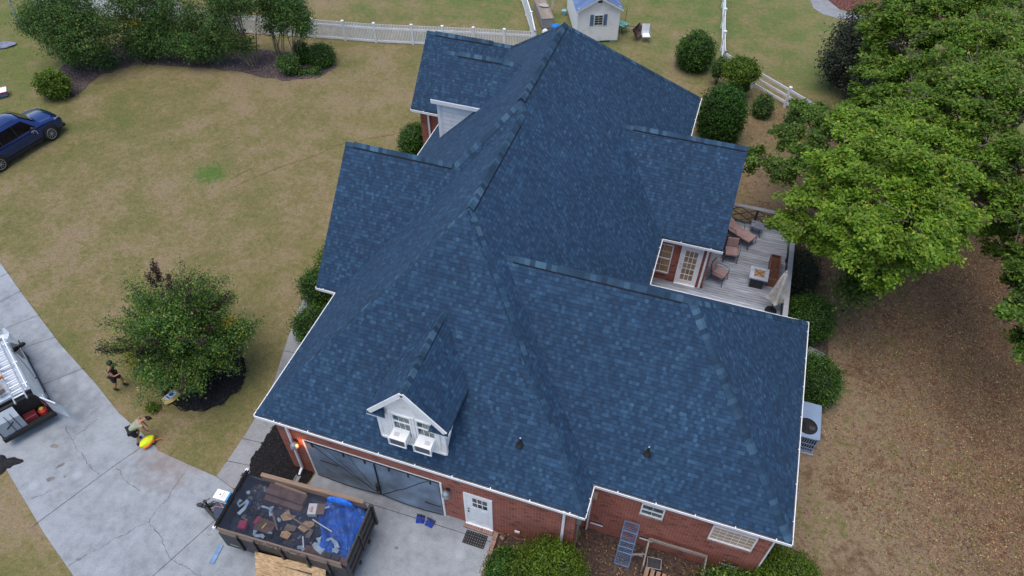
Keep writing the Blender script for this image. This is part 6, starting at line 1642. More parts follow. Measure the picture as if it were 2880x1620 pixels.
def barrow(x, y, rz, tray, label, tip=0):
    t = thing('wheelbarrow', label, 'wheelbarrow', (x, y, 0), rz)
    if tip: t.rotation_euler = (R(tip), 0, rz); t.location.z = .30
    g = MB(); g.add([(-.30, -.22, .35), (.35, -.18, .30), (.35, .18, .30), (-.30, .22, .35), (-.48, -.33, .60), (.58, -.30, .55), (.58, .30, .55), (-.48, .33, .60)], [(0, 1, 2, 3), (0, 4, 5, 1), (1, 5, 6, 2), (2, 6, 7, 3), (3, 7, 4, 0), (3, 2, 1, 0)]); g.build('tray', tray, t)
    g = MB(); g.cyl((.62, -.05, .19), (.62, .05, .19), .19, 18); g.build('wheel', M['black'], t)
    g = MB()
    for s in (-1, 1): g.tube([(.66, s * .07, .19), (.1, s * .2, .31), (-.95, s * .27, .62)], .016, 6); g.tube([(-.2, s * .22, .36), (-.35, s * .24, 0)], .014, 6)
    g.build('handles', M['dark_metal'], t)
    return t
barrow(-7.35, 45.3, 2.6, pm('mint_plastic', (.22, .48, .42), .5, .15, 4), 'mint green wheelbarrow beside the right shed wall')
barrow(-6.55, 44.75, 1.35, pm('rusty_tray', (.10, .055, .05), .8, .5, 6), 'dark rusty wheelbarrow tipped on its side between the shed and the chair', 55)
g = MB(); g.cyl((0, 0, 0), (.05, 0, 1.35), .014, 6); g.box((0, 0, .08), (.22, .03, .16), .3); o = g.build('garden_rake', M['dark_metal']); o.location = (-7.25, 45.9, 0); tag(o, 'thin upright garden tool standing behind the mint green wheelbarrow', 'rake')
g = MB(); g.beam((0, 0, 0), (-.25, .1, 1.4), .025, .02); o = g.build('wooden_stake', M['tan_beam']); o.location = (-7.0, 43.75, 0); tag(o, 'thin tan stake leaning on the near right corner of the shed', 'stake')
t = thing('workbench', 'weathered grey wooden bench piled with pots between solid fence and shed', 'bench', (-13.0, 45.7, 0), R(-62))
g = MB(); g.bb(-.9, 1.9, -.42, .42, .70, .75); g.build('top', M['pale_wood'], t); g = MB(); g.bb(-.86, 1.86, -.38, .38, .05, .70); g.build('front_boards', M['rail_wood'], t)
t2 = thing('clutter_pot', 'reddish pots on the grey wooden bench, at the very top of the picture', 'pot', (-13.25, 46.6, .75), 0)
g = MB(); g.tube([(0, 0, 0), (0, 0, .25)], [.10, .15], 14); g.tube([(.25, .15, 0), (.25, .15, .2)], [.09, .13], 14); g.build('pots', pm('terracotta', (.38, .13, .08), .8, .2, 6), t2)
g = MB(); g.ell((0, 0, .08), (.36, .24, .09), 16, 8, 0, .1); o = g.build('pale_bag', pm('pale_sack', (.42, .38, .36), .8, .2, 6)); o.location = (-12.85, 45.55, .75); tag(o, 'pale sack lying on the near end of the grey wooden bench', 'sack')
t = thing('lean_boards', 'grey upright board with a weathered top leaning between bench and shed', 'board', (-12.3, 45.6, 0), .1)
g = MB(); g.beam((0, -.25, 0), (.05, .3, 1.3), .16, .05); g.beam((-.25, -.2, 0), (-.2, .2, .5), .12, .04); g.build('board', M['pale_wood'], t)
t = thing('blue_barrel', 'blue barrel on its end behind the roof peak beside the solid fence', 'barrel', (-11.3, 43.2, 0))
g = MB(); g.tube([(0, 0, 0), (0, 0, .1), (0, 0, .7), (0, 0, .8), (0, 0, .82)], [.30, .33, .33, .30, .05], 20); g.build('drum', pm('barrel_blue', (.01, .16, .55), .45, .15, 3), t)
g = MB(); g.tube([(.33 * math.cos(a), .33 * math.sin(a), .45) for a in np.linspace(0, 6.283, 21)], .012, 5); g.build('hoop', M['dark_metal'], t)
t = thing('white_sack', 'white plastic sack beside the blue barrel', 'sack', (-11.95, 42.9, 0)); g = MB(); g.ell((0, 0, .3), (.22, .2, .32), 14, 9, 0, .08); g.build('sack', M['white'], t)
t = thing('hose_reel', 'pale blue bucket at the left shed wall', 'bucket', (-11.6, 46.3, 0)); g = MB(); g.tube([(0, 0, 0), (0, 0, .32)], [.14, .18], 16); g.build('bucket', pm('pale_aqua', (.30, .52, .58), .5, .1, 4), t); g = MB(); g.tube([(.18 * math.cos(a), 0, .32 + .16 * math.sin(a)) for a in np.linspace(0, 3.14, 10)], .008, 5); g.build('handle', M['galv'], t)
t = thing('fire_ring_box', 'square grey block fire pit with a reddish bed, top edge of the picture', 'fire pit', (-30.3, 41.9, 0), .3)
g = MB()
for (a, b, c, d) in ((-.6, .6, -.6, -.42), (-.6, .6, .42, .6), (-.6, -.42, -.42, .42), (.42, .6, -.42, .42)): g.bb(a, b, c, d, 0, .45)
g.build('block_wall', pm('grey_block', (.20, .20, .23), .8, .2, 5), t); g = MB(); g.bb(-.42, .42, -.42, .42, .1, .36); g.build('ember_bed', M['mulch_red'], t)
g = MB(); g.ell((0, 0, .08), (.75, .4, .12), 20, 10, 0, .06); o = g.build('grey_stone', pm('blue_grey_stone', (.20, .22, .30), .8, .25, 5)); o.location = (-45.2, 30.6, 0); o.rotation_euler = (0, 0, .6); tag(o, 'flat blue grey stone in the grass at the left edge', 'stone')
g = MB(); g.tube([(0, 0, 0), (-.1, .2, 1.3), (-.25, .5, 2.6)], [.07, .06, .05], 8); o = g.build('grey_post', M['galv']); o.location = (-46.6, 33.4, 0); tag(o, 'leaning grey post in the top left corner behind the crape myrtle', 'post')
# thin cords lying on the lawn
for pts, lb in (([(-22.99, 23.0), (-22.32, 24.14), (-21.35, 25.41), (-20.31, 26.64), (-19.36, 28.14), (-18.08, 29.08), (-16.92, 29.89)], 'thin reddish cord lying on the lawn between green patch and far left wing'), ([(-25.4, 25.78), (-25.17, 26.37), (-25.13, 26.9)], 'short reddish cord lying on the lawn beyond the green patch'), ([(-23.44, 23.52), (-23.1, 24.35), (-22.85, 24.82)], 'short reddish cord end beside the green patch, parallel to the long cord')):
    g = MB(); g.tube([(a, b, .015) for a, b in rough(pts, 6, .03)], .008, 4); tag(g.build('cord', pm('red_cord', (.20, .09, .06), .7, .1, 4)), lb, 'cord')

# ================================================================== VEGETATION
DENS, SZ = 1.9, .70
def leafcloud(lobes, n, size, clump=.32, per=26, up_bias=.55, shell=.45, flat=1.0, droop=0.0):
    """lobes (x,y,z,r) or (x,y,z,rx,ry,rz) -> arrays of rhombic leaves gathered in clumps"""
    n = int(n * DENS); size = size * SZ
    if len(lobes[0]) == 6: lb = np.array(lobes, float)
    else: lb = np.array([(l[0], l[1], l[2], l[3], l[3], l[3] * flat) for l in lobes], float)
    vol = (lb[:, 3] * lb[:, 4] * lb[:, 5]) ** (2 / 3.); vol /= vol.sum()
    nc = max(1, n // per)
    li = RNG.choice(len(lb), nc, p=vol)
    d = RNG.normal(size=(nc, 3)); d /= np.linalg.norm(d, axis=1)[:, None]
    rad = shell + (1 - shell) * RNG.random(nc) ** .55
    rad *= 1 + .13 * RNG.normal(size=nc)
    c = lb[li, :3] + d * lb[li, 3:6] * rad[:, None]
    ci = np.repeat(np.arange(nc), per)
    cs = clump * (.6 + .8 * RNG.random(nc))
    P_ = c[ci] + RNG.normal(size=(len(ci), 3)) * cs[ci][:, None] * np.array([1, 1, .55])
    P_[:, 2] = np.maximum(P_[:, 2], .02)
    nrm = RNG.normal(size=P_.shape) * .62; nrm[:, 2] += up_bias; nrm += d[ci] * .45
    nrm /= np.linalg.norm(nrm, axis=1)[:, None]
    t = RNG.normal(size=P_.shape); t -= (t * nrm).sum(1)[:, None] * nrm; t /= np.linalg.norm(t, axis=1)[:, None]
    b = np.cross(nrm, t)
    s = size * (.65 + .7 * RNG.random(len(P_)))[:, None]
    v = np.stack([P_ - t * s, P_ + b * s * .52, P_ + t * s, P_ - b * s * .52], 1)
    return v
def leafmesh(name, v, mat, parent=None, origin=(0, 0, 0)):
    n = len(v); me = bpy.data.meshes.new(name)
    me.vertices.add(n * 4); me.loops.add(n * 4); me.polygons.add(n)
    me.vertices.foreach_set('co', (v.reshape(-1, 3) - np.array(origin)).astype(np.float32).ravel())
    me.loops.foreach_set('vertex_index', np.arange(n * 4, dtype=np.int32))
    me.polygons.foreach_set('loop_start', np.arange(0, n * 4, 4, dtype=np.int32))
    try: me.polygons.foreach_set('loop_total', np.full(n, 4, dtype=np.int32))
    except Exception: pass
    me.materials.append(mat); me.update(); me.validate()
    o = bpy.data.objects.new(name, me); COL.objects.link(o)
    if parent: o.parent = parent
    else: o.location = origin
    return o
def sublobes(lobes, m=10, f=.36):
    out = []
    for l in lobes:
        for k in range(m):
            a = random.uniform(0, 6.283); s_ = random.uniform(-.35, 1.0); c_ = math.sqrt(max(0, 1 - s_ * s_)); r_ = l[3] * random.uniform(.72, 1.0)
            out.append((l[0] + r_ * c_ * math.cos(a) * .9, l[1] + r_ * c_ * math.sin(a) * .9, l[2] + r_ * s_ * .62, l[3] * f * random.uniform(.6, 1.15)))
    return out
L1 = island_mat('oak_leaf', [(0, (0.0908, 0.1774, 0.0132)), (.4, (0.1331, 0.2425, 0.0165)), (.8, (0.1815, 0.3017, 0.0220)), (.96, (0.2481, 0.3490, 0.0308)), (1, (0.4114, 0.3194, 0.0440))], .55, trans=.30)
L1B = island_mat('elm_leaf', [(0, (0.0579, 0.1231, 0.0110)), (.4, (0.0927, 0.1785, 0.0143)), (.8, (0.1353, 0.2339, 0.0198)), (.96, (0.1997, 0.2770, 0.0264)), (1, (0.3864, 0.2955, 0.0440))], .55, trans=.30)
L2 = island_mat('oak_leaf_deep', [(0, (0.0243, 0.0650, 0.0096)), (.4, (0.0607, 0.1300, 0.0144)), (.8, (0.1148, 0.2080, 0.0216)), (1, (0.2025, 0.2470, 0.0360))], .55, trans=.28)
L3 = island_mat('holly_leaf', [(0, (0.0225, 0.0644, 0.0152)), (.4, (0.0547, 0.1304, 0.0253)), (.72, (0.1046, 0.2071, 0.0329)), (.93, (0.2012, 0.2991, 0.0380)), (1, (0.3864, 0.3528, 0.0443))], .45, trans=.2)
L4 = island_mat('myrtle_leaf', [(0, (0.0253, 0.0688, 0.0168)), (.45, (0.0598, 0.1375, 0.0294)), (.85, (0.1127, 0.2100, 0.0420)), (1, (0.2070, 0.2125, 0.0525))], .55, trans=.25)
L5 = island_mat('boxwood_leaf', [(0, (0.0120, 0.0414, 0.0066)), (.4, (0.0288, 0.0851, 0.0088)), (.8, (0.0600, 0.1437, 0.0132)), (1, (0.1320, 0.2300, 0.0275))], .5, trans=.15)
L6 = island_mat('fresh_leaf', [(0, (.035, .080, .008)), (.5, (.085, .160, .012)), (1, (.17, .23, .02))], .5, trans=.25)
L7 = island_mat('dead_leaf', [(0, (.018, .012, .012)), (.6, (.045, .024, .022)), (1, (.09, .045, .030))], .8)
L8 = island_mat('gold_leaf', [(0, (.16, .16, .015)), (1, (.36, .30, .03))], .6, trans=.25)
L9 = island_mat('conifer_needle', [(0, (.012, .020, .012)), (.5, (.028, .040, .024)), (1, (.055, .060, .032))], .7)
M['bark'] = pm('bark', (.11, .085, .065), .9, .4, 9, bmp=.6)
M['bark_limb'] = pm('limb_bark', (.17, .135, .105), .85, .3, 9)
M['bark_pale'] = pm('pale_bark', (.22, .17, .12), .85, .3, 9, bmp=.3)
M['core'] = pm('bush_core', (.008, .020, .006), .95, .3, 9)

def boughs(lobes, m=15):
    rays = []
    for l in lobes:
        for k in range(m):
            a = random.uniform(0, 6.283); s_ = random.uniform(-.45, .95) ; c_ = math.sqrt(max(0, 1 - s_ * s_)); r_ = l[3] * random.uniform(.70, 1.18)
            d = Vector((math.cos(a) * c_, math.sin(a) * c_, s_ * .62))
            rays.append((Vector(l[:3]) + d * l[3] * .12, Vector(l[:3]) + d * r_ + Vector((0, 0, -.10 * r_ * c_)), l[3]))
    return rays
def boughleaves(rays, n, size):
    size = size * SZ; n = int(n * DENS); per = 18; nc = n // per
    A_ = np.array([r_[0] for r_ in rays]); B_ = np.array([r_[1] for r_ in rays]); W_ = np.array([r_[2] for r_ in rays])
    pr = W_ ** 2 / (W_ ** 2).sum(); ri = RNG.choice(len(rays), nc, p=pr); t = .38 + .64 * RNG.random(nc) ** .75
    c = A_[ri] + (B_[ri] - A_[ri]) * t[:, None]; c[:, 2] += .16 * np.sin(t * 3.1) * W_[ri] * .5
    wd = (.17 * W_[ri] * (1.15 - .55 * t))
    c += RNG.normal(size=c.shape) * wd[:, None] * np.array([1, 1, .5])
    ci = np.repeat(np.arange(nc), per); P_ = c[ci] + RNG.normal(size=(len(ci), 3)) * .11 * np.array([1, 1, .6])
    out = (B_ - A_)[ri][ci]; out /= np.linalg.norm(out, axis=1)[:, None]
    nrm = RNG.normal(size=P_.shape) * .50; nrm[:, 2] += .95; nrm += out * .30; nrm /= np.linalg.norm(nrm, axis=1)[:, None]
    tt = out + RNG.normal(size=P_.shape) * .8; tt -= (tt * nrm).sum(1)[:, None] * nrm; tt /= np.linalg.norm(tt, axis=1)[:, None]; b = np.cross(nrm, tt)
    s = size * (.65 + .7 * RNG.random(len(P_)))[:, None]
    return np.stack([P_ - tt * s, P_ + b * s * .52, P_ + tt * s, P_ - b * s * .52], 1)
def limbs(base, lobes, r0, mat, parent, origin, fork=.45, name='trunk', rays=()):
    g = MB(); b = Vector(base); c = Vector((np.mean([l[0] for l in lobes]), np.mean([l[1] for l in lobes]), np.mean([l[2] for l in lobes])))
    f = b.lerp(c, fork); f.x = b.x * .6 + f.x * .4; f.y = b.y * .6 + f.y * .4
    g.tube([b, b.lerp(f, .5) + Vector((.06, -.05, 0)), f], [r0, r0 * .8, r0 * .65], 12)
    for l in lobes:
        e = Vector(l[:3]); q = f.lerp(e, .5) + Vector((random.uniform(-.3, .3), random.uniform(-.3, .3), random.uniform(0, .35)))
        g.tube([f, q, e], [r0 * .42, r0 * .24, r0 * .07], 7)
        for k in range(5):
            e2 = e + Vector((random.uniform(-1, 1), random.uniform(-1, 1), random.uniform(-.5, .9))) * l[3] * .9
            g.tube([q.lerp(e, .5), e.lerp(e2, .5) + Vector((0, 0, .1)), e2], [r0 * .12, r0 * .07, .008], 5)
    for r_ in rays: g.tube([r_[0], r_[0].lerp(r_[1], .5) + Vector((0, 0, .08)), r_[0].lerp(r_[1], .96)], [.028, .016, .006], 4)
    return g.build(name, mat, parent, origin=origin)
def big_tree(label, base, lobes, n, size, mat, r0, grp='large broadleaf trees at the right', clump=.34):
    t = thing('broadleaf_tree', label, 'tree', base, 0, grp)
    ry = boughs(lobes)
    limbs(base, lobes, r0, M['bark_limb'], t, base, rays=ry)
    leafmesh('crown', boughleaves(ry, n, size), mat, t, base)
    return t
TA_ = [(6.69, 25.11, 7.0, 2.1), (5.32, 25.31, 6.3, 1.6), (7.93, 25.61, 7.5, 1.8), (4.67, 24.44, 5.6, 1.2), (4.0, 23.21, 5.0, 0.9), (6.22, 22.7, 6.3, 1.7), (7.67, 22.61, 6.8, 1.7), (8.74, 24.09, 7, 1.4), (7.16, 21.79, 5.6, 1.1), (8.5, 22.04, 6, 0.9), (5.64, 27.74, 6.6, 1.5), (6.96, 27.87, 7.2, 1.6), (7.17, 21.61, 4.4, 0.6), (4.72, 23.41, 4.6, 0.7), (5.52, 22.54, 5, 0.8)]
TA2_ = [(2.43, 28.27, 4.2, 0.75), (3.57, 29.93, 4.4, 0.9), (4.47, 31.91, 4.6, 0.9), (3.27, 27.65, 4.2, 0.7), (4.42, 28.12, 4.8, 1.0), (3.76, 32.67, 4.4, 0.5), (5.6, 30.6, 5.2, 1.0), (5.3, 29.2, 5.4, 1.0)]
TB_ = [(6.6, 32.88, 6.5, 1.4), (7.54, 35.32, 7, 2.0), (7.92, 31.23, 7, 1.8), (9.16, 36.84, 7.5, 2.0), (7.46, 38.97, 7, 2), (6.81, 31.5, 6, 1.3), (6.9, 37.47, 6.5, 1.0), (6.9, 36.0, 6, .9), (8.6, 41.5, 7.2, 1.8)]
TC_ = [(11.3, 26.6, 6, 1.1), (11.6, 25.3, 5.5, 1.1), (12.4, 25.6, 5.8, 1.2), (12.6, 23.9, 6.2, 1.2), (11.9, 24.2, 4.8, .9), (9.93, 32.16, 8, 1.9), (11.28, 34.68, 8, 1.9), (10.47, 29.83, 8, 1.8), (9.47, 29.4, 7.5, 1.6), (11.2, 28.64, 8, 1.8), (10.29, 27.17, 7.5, 1.6), (11.25, 25.97, 7.5, 1.6), (10.45, 36.27, 8, 2), (12.2, 38.45, 8, 2), (9.44, 28.14, 7, 1.2), (11.25, 24.02, 7, 1.2), (11.01, 25.32, 7, 1.2), (13, 31.5, 8, 2)]
TD_ = [(11.75, 20.6, 5.5, .85), (11.9, 21.5, 6, 1.0), (11.9, 19.6, 5, 0.6), (12.0, 22.5, 5, 0.8), (12.3, 23.4, 5.5, 0.8), (12.4, 20.0, 6, .9)]
big_tree('bright yellow green broadleaf tree nearest the deck, its crown over the railing', (8.6, 26.6, 0), TA_, 46000, .105, L1, .26)
big_tree('darker broadleaf tree reaching low branches towards the right gable of the roof', (7.2, 30.4, 0), TA2_, 15000, .10, L2, .16)
big_tree('broadleaf tree behind the others at the curved path, top right', (8.8, 36.2, 0), TB_, 30000, .11, L1B, .26)
big_tree('tall broadleaf tree filling the upper right edge of the picture', (11.6, 30.4, 0), TC_, 42000, .105, L1B, .30)
big_tree('broadleaf tree at the right edge, lowest over the leaf covered lawn', (15.5, 22.5, 0), TD_, 15000, .105, L2, .2)
t = thing('understory_sapling', 'small dark sapling in the shade under the bright broadleaf tree', 'sapling', (7.4, 24.2, 0)); S_ = [(7.3, 23.6, 3.2, .8), (7.0, 23.0, 2.6, .6), (7.8, 24.2, 3.0, .7)]
limbs((7.4, 24.2, 0), S_, .06, M['bark'], t, (7.4, 24.2, 0)); leafmesh('crown', leafcloud(S_, 3500, .09, .3, 20, .6, .3), L2, t, (7.4, 24.2, 0))

# clipped or loose bushes
def bush(name, label, cat, c, r, n, size, mat, grp=None, ground=True, jit=.05, core=True, clump=None):
    t = thing(name, label, cat, (c[0], c[1], 0), 0, grp); O = (c[0], c[1], 0)
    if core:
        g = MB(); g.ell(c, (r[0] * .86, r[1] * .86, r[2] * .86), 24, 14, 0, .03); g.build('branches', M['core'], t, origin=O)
    else:
        g = MB()
        for k in range(9): a = k * .7; g.tube([(c[0] + .05 * math.cos(a), c[1] + .05 * math.sin(a), 0), (c[0] + r[0] * .3 * math.cos(a), c[1] + r[1] * .3 * math.sin(a), c[2] * .7), (c[0] + r[0] * .7 * math.cos(a), c[1] + r[1] * .7 * math.sin(a), c[2] + r[2] * .5)], [.018, .012, .005], 5)
        g.build('stems', M['bark'], t, origin=O)
    v = leafcloud([(c[0], c[1], c[2], r[0], r[1], r[2])], n, size, clump or .07, 6, .25, .93 if core else .35)
    leafmesh('foliage', v, mat, t, O)
    return t
BX = 'clipped round bushes along the right eave'
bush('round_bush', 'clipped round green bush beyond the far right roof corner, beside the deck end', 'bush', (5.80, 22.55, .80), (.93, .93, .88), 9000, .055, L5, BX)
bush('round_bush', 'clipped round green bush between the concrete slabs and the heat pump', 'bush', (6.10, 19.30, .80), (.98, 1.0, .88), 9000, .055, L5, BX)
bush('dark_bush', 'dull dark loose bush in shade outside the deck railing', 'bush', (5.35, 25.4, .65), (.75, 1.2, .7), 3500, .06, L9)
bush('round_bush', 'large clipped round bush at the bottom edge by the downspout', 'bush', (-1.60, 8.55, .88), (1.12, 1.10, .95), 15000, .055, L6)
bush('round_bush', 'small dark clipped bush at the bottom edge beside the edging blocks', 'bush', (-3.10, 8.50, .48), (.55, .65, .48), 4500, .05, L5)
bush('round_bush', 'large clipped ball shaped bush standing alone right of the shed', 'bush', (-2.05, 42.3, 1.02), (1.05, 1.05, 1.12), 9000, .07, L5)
bush('yellow_green_bush', 'yellow green bush with a flat top before the rail fence corner', 'bush', (.85, 39.8, 1.75), (.92, .85, .62), 5500, .08, L6)
bush('yellow_green_bush_base', 'x', 'x', (.95, 39.8, .75), (.50, .5, .8), 2400, .08, L5)
bush('thin_bush', 'thin loose dark bush between the ball shaped bush and the yellow green one', 'bush', (-.42, 40.8, 1.15), (.42, .42, .75), 1500, .075, L4, core=False)
bush('small_bush', 'small dark upright bush alone on the brown lawn below the rail fence', 'bush', (2.5, 38.3, .62), (.48, .48, .66), 2600, .075, L4)
bush('small_bush', 'small bluish bush half hidden by the low branches at the rail fence', 'bush', (4.3, 37.0, .8), (.5, .5, .85), 1800, .075, L4)
bush('arborvitae', 'large bright topped evergreen behind the right roof slope', 'bush', (.35, 35.3, 1.45), (1.15, 1.1, 1.65), 14000, .07, island_mat('evergreen', [(0, (.010, .040, .006)), (.5, (.028, .090, .008)), (1, (.06, .15, .012))], .55, trans=.15))
bush('round_bush', 'small clipped round bush at the right end of the crape myrtle bed', 'bush', (-24.4, 35.3, .55), (.78, .75, .66), 4500, .06, L5)
bush('cone_bush', 'dark cone shaped bush just left of the small clipped round bush', 'bush', (-25.6, 35.1, .6), (.45, .45, .8), 2500, .06, L5)
bush('leafy_bush', 'loose green bush at the front of the crape myrtle bed', 'bush', (-25.75, 33.65, .65), (.68, .55, .6), 2200, .09, L4, core=False)
bush('low_plant', 'low green plant at the front of the round bush in the myrtle bed', 'plant', (-24.3, 34.2, .18), (.4, .35, .2), 500, .08, L4, core=False)
bush('low_plant', 'low green plant between the loose bush and the round bush', 'plant', (-25.0, 33.9, .15), (.35, .3, .16), 400, .08, L4, core=False)
bush('lime_bush', 'bright lime green loose bush at the left end of the mulch bed', 'bush', (-37.6, 27.0, .85), (.95, .85, .8), 4200, .085, L6, core=False)
bush('round_bush', 'dark clipped bush beside the brick corner under the white gutter, far left wing', 'bush', (-15.2, 28.9, .75), (.70, .95, .72), 5500, .06, L5)
bush('round_bush', 'rounded bush under the left gable corner at the top of the walkway', 'bush', (-14.75, 17.6, .80), (.88, .75, .78), 5500, .055, L5, 'bushes between walkway and house')
bush('round_bush', 'rounded bush under the left eave nearest the walkway bend', 'bush', (-14.05, 15.6, .72), (.72, .80, .70), 5000, .055, L5, 'bushes between walkway and house')
bush('round_bush', 'tall bush beyond the left gable gutter corner', 'bush', (-14.75, 19.2, .85), (.80, 1.1, .95), 5500, .055, L6, 'bushes between walkway and house')
bush('loose_hedge', 'loose leafy hedge at the bottom edge under the big window', 'hedge', (4.15, 10.0, .62), (1.2, .75, .68), 5500, .07, L3, core=False, clump=.12)
bush('round_bush', 'yellow green clipped bush at the near right roof corner, bottom edge', 'bush', (5.75, 10.75, .72), (1.05, 1.1, .80), 11000, .055, L6)
bush('weedy_plant', 'bright leafy weed at the bottom edge beside the cedar crate', 'plant', (2.95, 9.85, .32), (.45, .35, .34), 900, .08, L6, core=False, clump=.1)
bush('sapling', 'small yellow green seedling on the lawn between bending person and tree', 'plant', (-18.3, 10.25, .22), (.20, .16, .24), 160, .075, L6, core=False, clump=.08)
# the flat topped bush has a narrow foot: make it part of the same plant
foot = [o for o in bpy.data.objects if o.name.startswith('yellow_green_bush_base')][0]; top_ = [o for o in bpy.data.objects if o.name == 'yellow_green_bush'][0]
for ch in list(foot.children):
    off = foot.location - top_.location; ch.parent = top_; ch.location = off; ch.name = 'lower_' + ch.name.split('.')[0]
bpy.data.objects.remove(foot)

# dark conifers at the curved path
DK_ = [(6.6, 43.51, 2.5, 1.2), (6.12, 42.38, 2, 1.0), (7.17, 42.7, 1.5, 1.1), (6.87, 44.1, 3, 1.2), (6.43, 42.86, 1, 0.8), (7.51, 41.52, 1.2, 1.0), (8.2, 43.6, 2.2, 1.4)]
t = thing('dark_conifer', 'dark brownish evergreen shrub left of the big trees near the curved path', 'shrub', (7.0, 43.2, 0)); limbs((7, 43.2, 0), DK_, .08, M['bark'], t, (7, 43.2, 0)); leafmesh('foliage', leafcloud(DK_, 12000, .10, .22, 16, .4, .45), L9, t, (7, 43.2, 0))

# holly tree with scorched shoots
HB = (-17.55, 12.25, 0)
HL = [(-17.8, 12.6, 2.3, 1.9, 1.9, 1.7), (-17.6, 12.2, 3.6, 1.25, 1.25, 1.1), (-19.1, 12.3, 1.9, 1.1, 1.1, 1.1), (-16.3, 12.6, 2.0, 1.2, 1.2, 1.2), (-18.2, 11.2, 1.6, 1.2, 1.0, 1.0), (-16.9, 11.4, 1.7, 1.1, .9, 1.0), (-17.6, 13.7, 2.4, 1.2, 1.1, 1.3), (-19.3, 13.2, 2.6, .8, .8, .9), (-15.7, 13.3, 2.4, .7, .7, .7)]
t = thing('holly_tree', 'broad dark green tree with scorched brown shoots on a round black mulch bed', 'tree', HB)
g = MB(); g.tube([(-17.55, 12.25, 0), (-17.6, 12.3, 1.2), (-17.65, 12.4, 3.0), (-17.8, 12.6, 4.6)], [.16, .12, .07, .02], 10)
shoots = []
for k in range(110):
    a = random.uniform(0, 6.283); el = random.uniform(.05, 1.35); L_ = random.uniform(2.1, 3.5) * (1 if el < .9 else 1.12)
    e_ = Vector((-17.65 + math.cos(a) * math.cos(el) * L_ * .98, 12.45 + math.sin(a) * math.cos(el) * L_ * .98, 1.6 + math.sin(el) * L_ * 1.0)); s_ = Vector((-17.65, 12.4, 1.2 + random.uniform(0, 1.2)))
    g.tube([s_, s_.lerp(e_, .5) + Vector((0, 0, .15)), e_], [.035, .02, .006], 5); shoots.append((s_, e_))
g.build('trunk', M['bark'], t, origin=HB)
HS = [(l[0], l[1], l[2], l[3] * .70, l[4] * .70, l[5] * .72) for l in HL]
leafmesh('crown', leafcloud(HS, 24000, .066, .20, 20, .45, .30), L3, t, HB)
def alongs(sh, n, size, sp=.09, t0=.55):
    P_ = []
    for s_, e_ in sh:
        for q in range(n):
            u = random.uniform(t0, 1.0); c = s_.lerp(e_, u); P_.append((c.x + random.gauss(0, sp), c.y + random.gauss(0, sp), c.z + random.gauss(0, sp)))
    P_ = np.array(P_); nrm = RNG.normal(size=P_.shape); nrm /= np.linalg.norm(nrm, axis=1)[:, None]; tt = RNG.normal(size=P_.shape); tt -= (tt * nrm).sum(1)[:, None] * nrm; tt /= np.linalg.norm(tt, axis=1)[:, None]; b = np.cross(nrm, tt)
    s = size * (.6 + .8 * RNG.random(len(P_)))[:, None]
    return np.stack([P_ - tt * s, P_ + b * s * .5, P_ + tt * s, P_ - b * s * .5], 1)
leafmesh('shoot_leaves', alongs(shoots, 300, .042, .13, .45), L3, t, HB)
dead = [(s_, e_) for s_, e_ in shoots if e_.z > 2.6 or e_.x < -19.4 or e_.x > -15.7][:22]
for (tx, ty, tz) in ((-18.7, 13.6, 4.9), (-18.45, 13.4, 5.3), (-18.9, 13.3, 4.6), (-17.7, 13.2, 5.0)): dead.append((Vector((-18.0, 12.7, 3.2)), Vector((tx, ty, tz))))
leafmesh('scorched_leaves', alongs(dead, 220, .042, .07, .66), L7, t, HB)
leafmesh('yellow_leaves', leafcloud([(-19.3, 11.2, 1.7, .45, .4, .3), (-19.6, 12.3, 2.3, .3, .3, .3), (-16.0, 13.4, 2.7, .25, .25, .25), (-18.9, 11.0, 1.3, .3, .3, .3)], 700, .07, .12, 12, .5, .2), L8, t, HB)

# crape myrtles, many slim stems each
def myrtle(label, base, lobes, n, nst, spread, stem_label=None):
    t = thing('crape_myrtle', label, 'tree', base, 0, 'crape myrtles in the mulch bed')
    for k in range(nst):
        g = MB(); a = 2 * math.pi * k / nst + random.uniform(-.2, .2); l = random.choice(lobes)
        b = (base[0] + .28 * math.cos(a), base[1] + .20 * math.sin(a), 0)
        e_ = (l[0] + random.uniform(-.5, .5) * l[3], l[1] + random.uniform(-.5, .5) * l[3], l[2] + random.uniform(-.2, .5) * l[3])
        m_ = tuple(b[i] * .45 + e_[i] * .55 + (random.uniform(-.1, .1) if i < 2 else .1) for i in range(3))
        g.tube([b, m_, e_], [.038, .025, .010], 6)
        for q in range(3):
            e2 = tuple(e_[i] + random.uniform(-.5, .5) * l[3] * (1 if i < 2 else .7) for i in range(3)); g.tube([m_, tuple((m_[i] + e2[i]) / 2 for i in range(3)), e2], [.014, .010, .004], 4)
        g.build('stem', M['bark_pale'], t, origin=base)
    leafmesh('crown', leafcloud(lobes, int(n * .85), .080, .20, 16, .4, .30), L4, t, base)
myrtle('widest crape myrtle at the left end of the row, leaning out over the lawn', (-37.9, 30.2, 0), [(-38.2, 30.3, 3.0, 1.4), (-39.2, 29.9, 2.7, 1.2), (-40.0, 30.0, 3.3, 1.1), (-38.3, 29.4, 2.1, 1.1), (-36.9, 30.0, 2.3, 1.2), (-39.0, 31.0, 4.0, 1.2), (-37.6, 30.8, 3.9, 1.2), (-40.6, 29.6, 2.8, .7), (-37.2, 30.6, .8, .9), (-38.6, 30.2, .8, .8), (-36.2, 31.0, 3.0, 1.0), (-39.8, 31.6, 4.3, .9)], 30000, 12, 1)
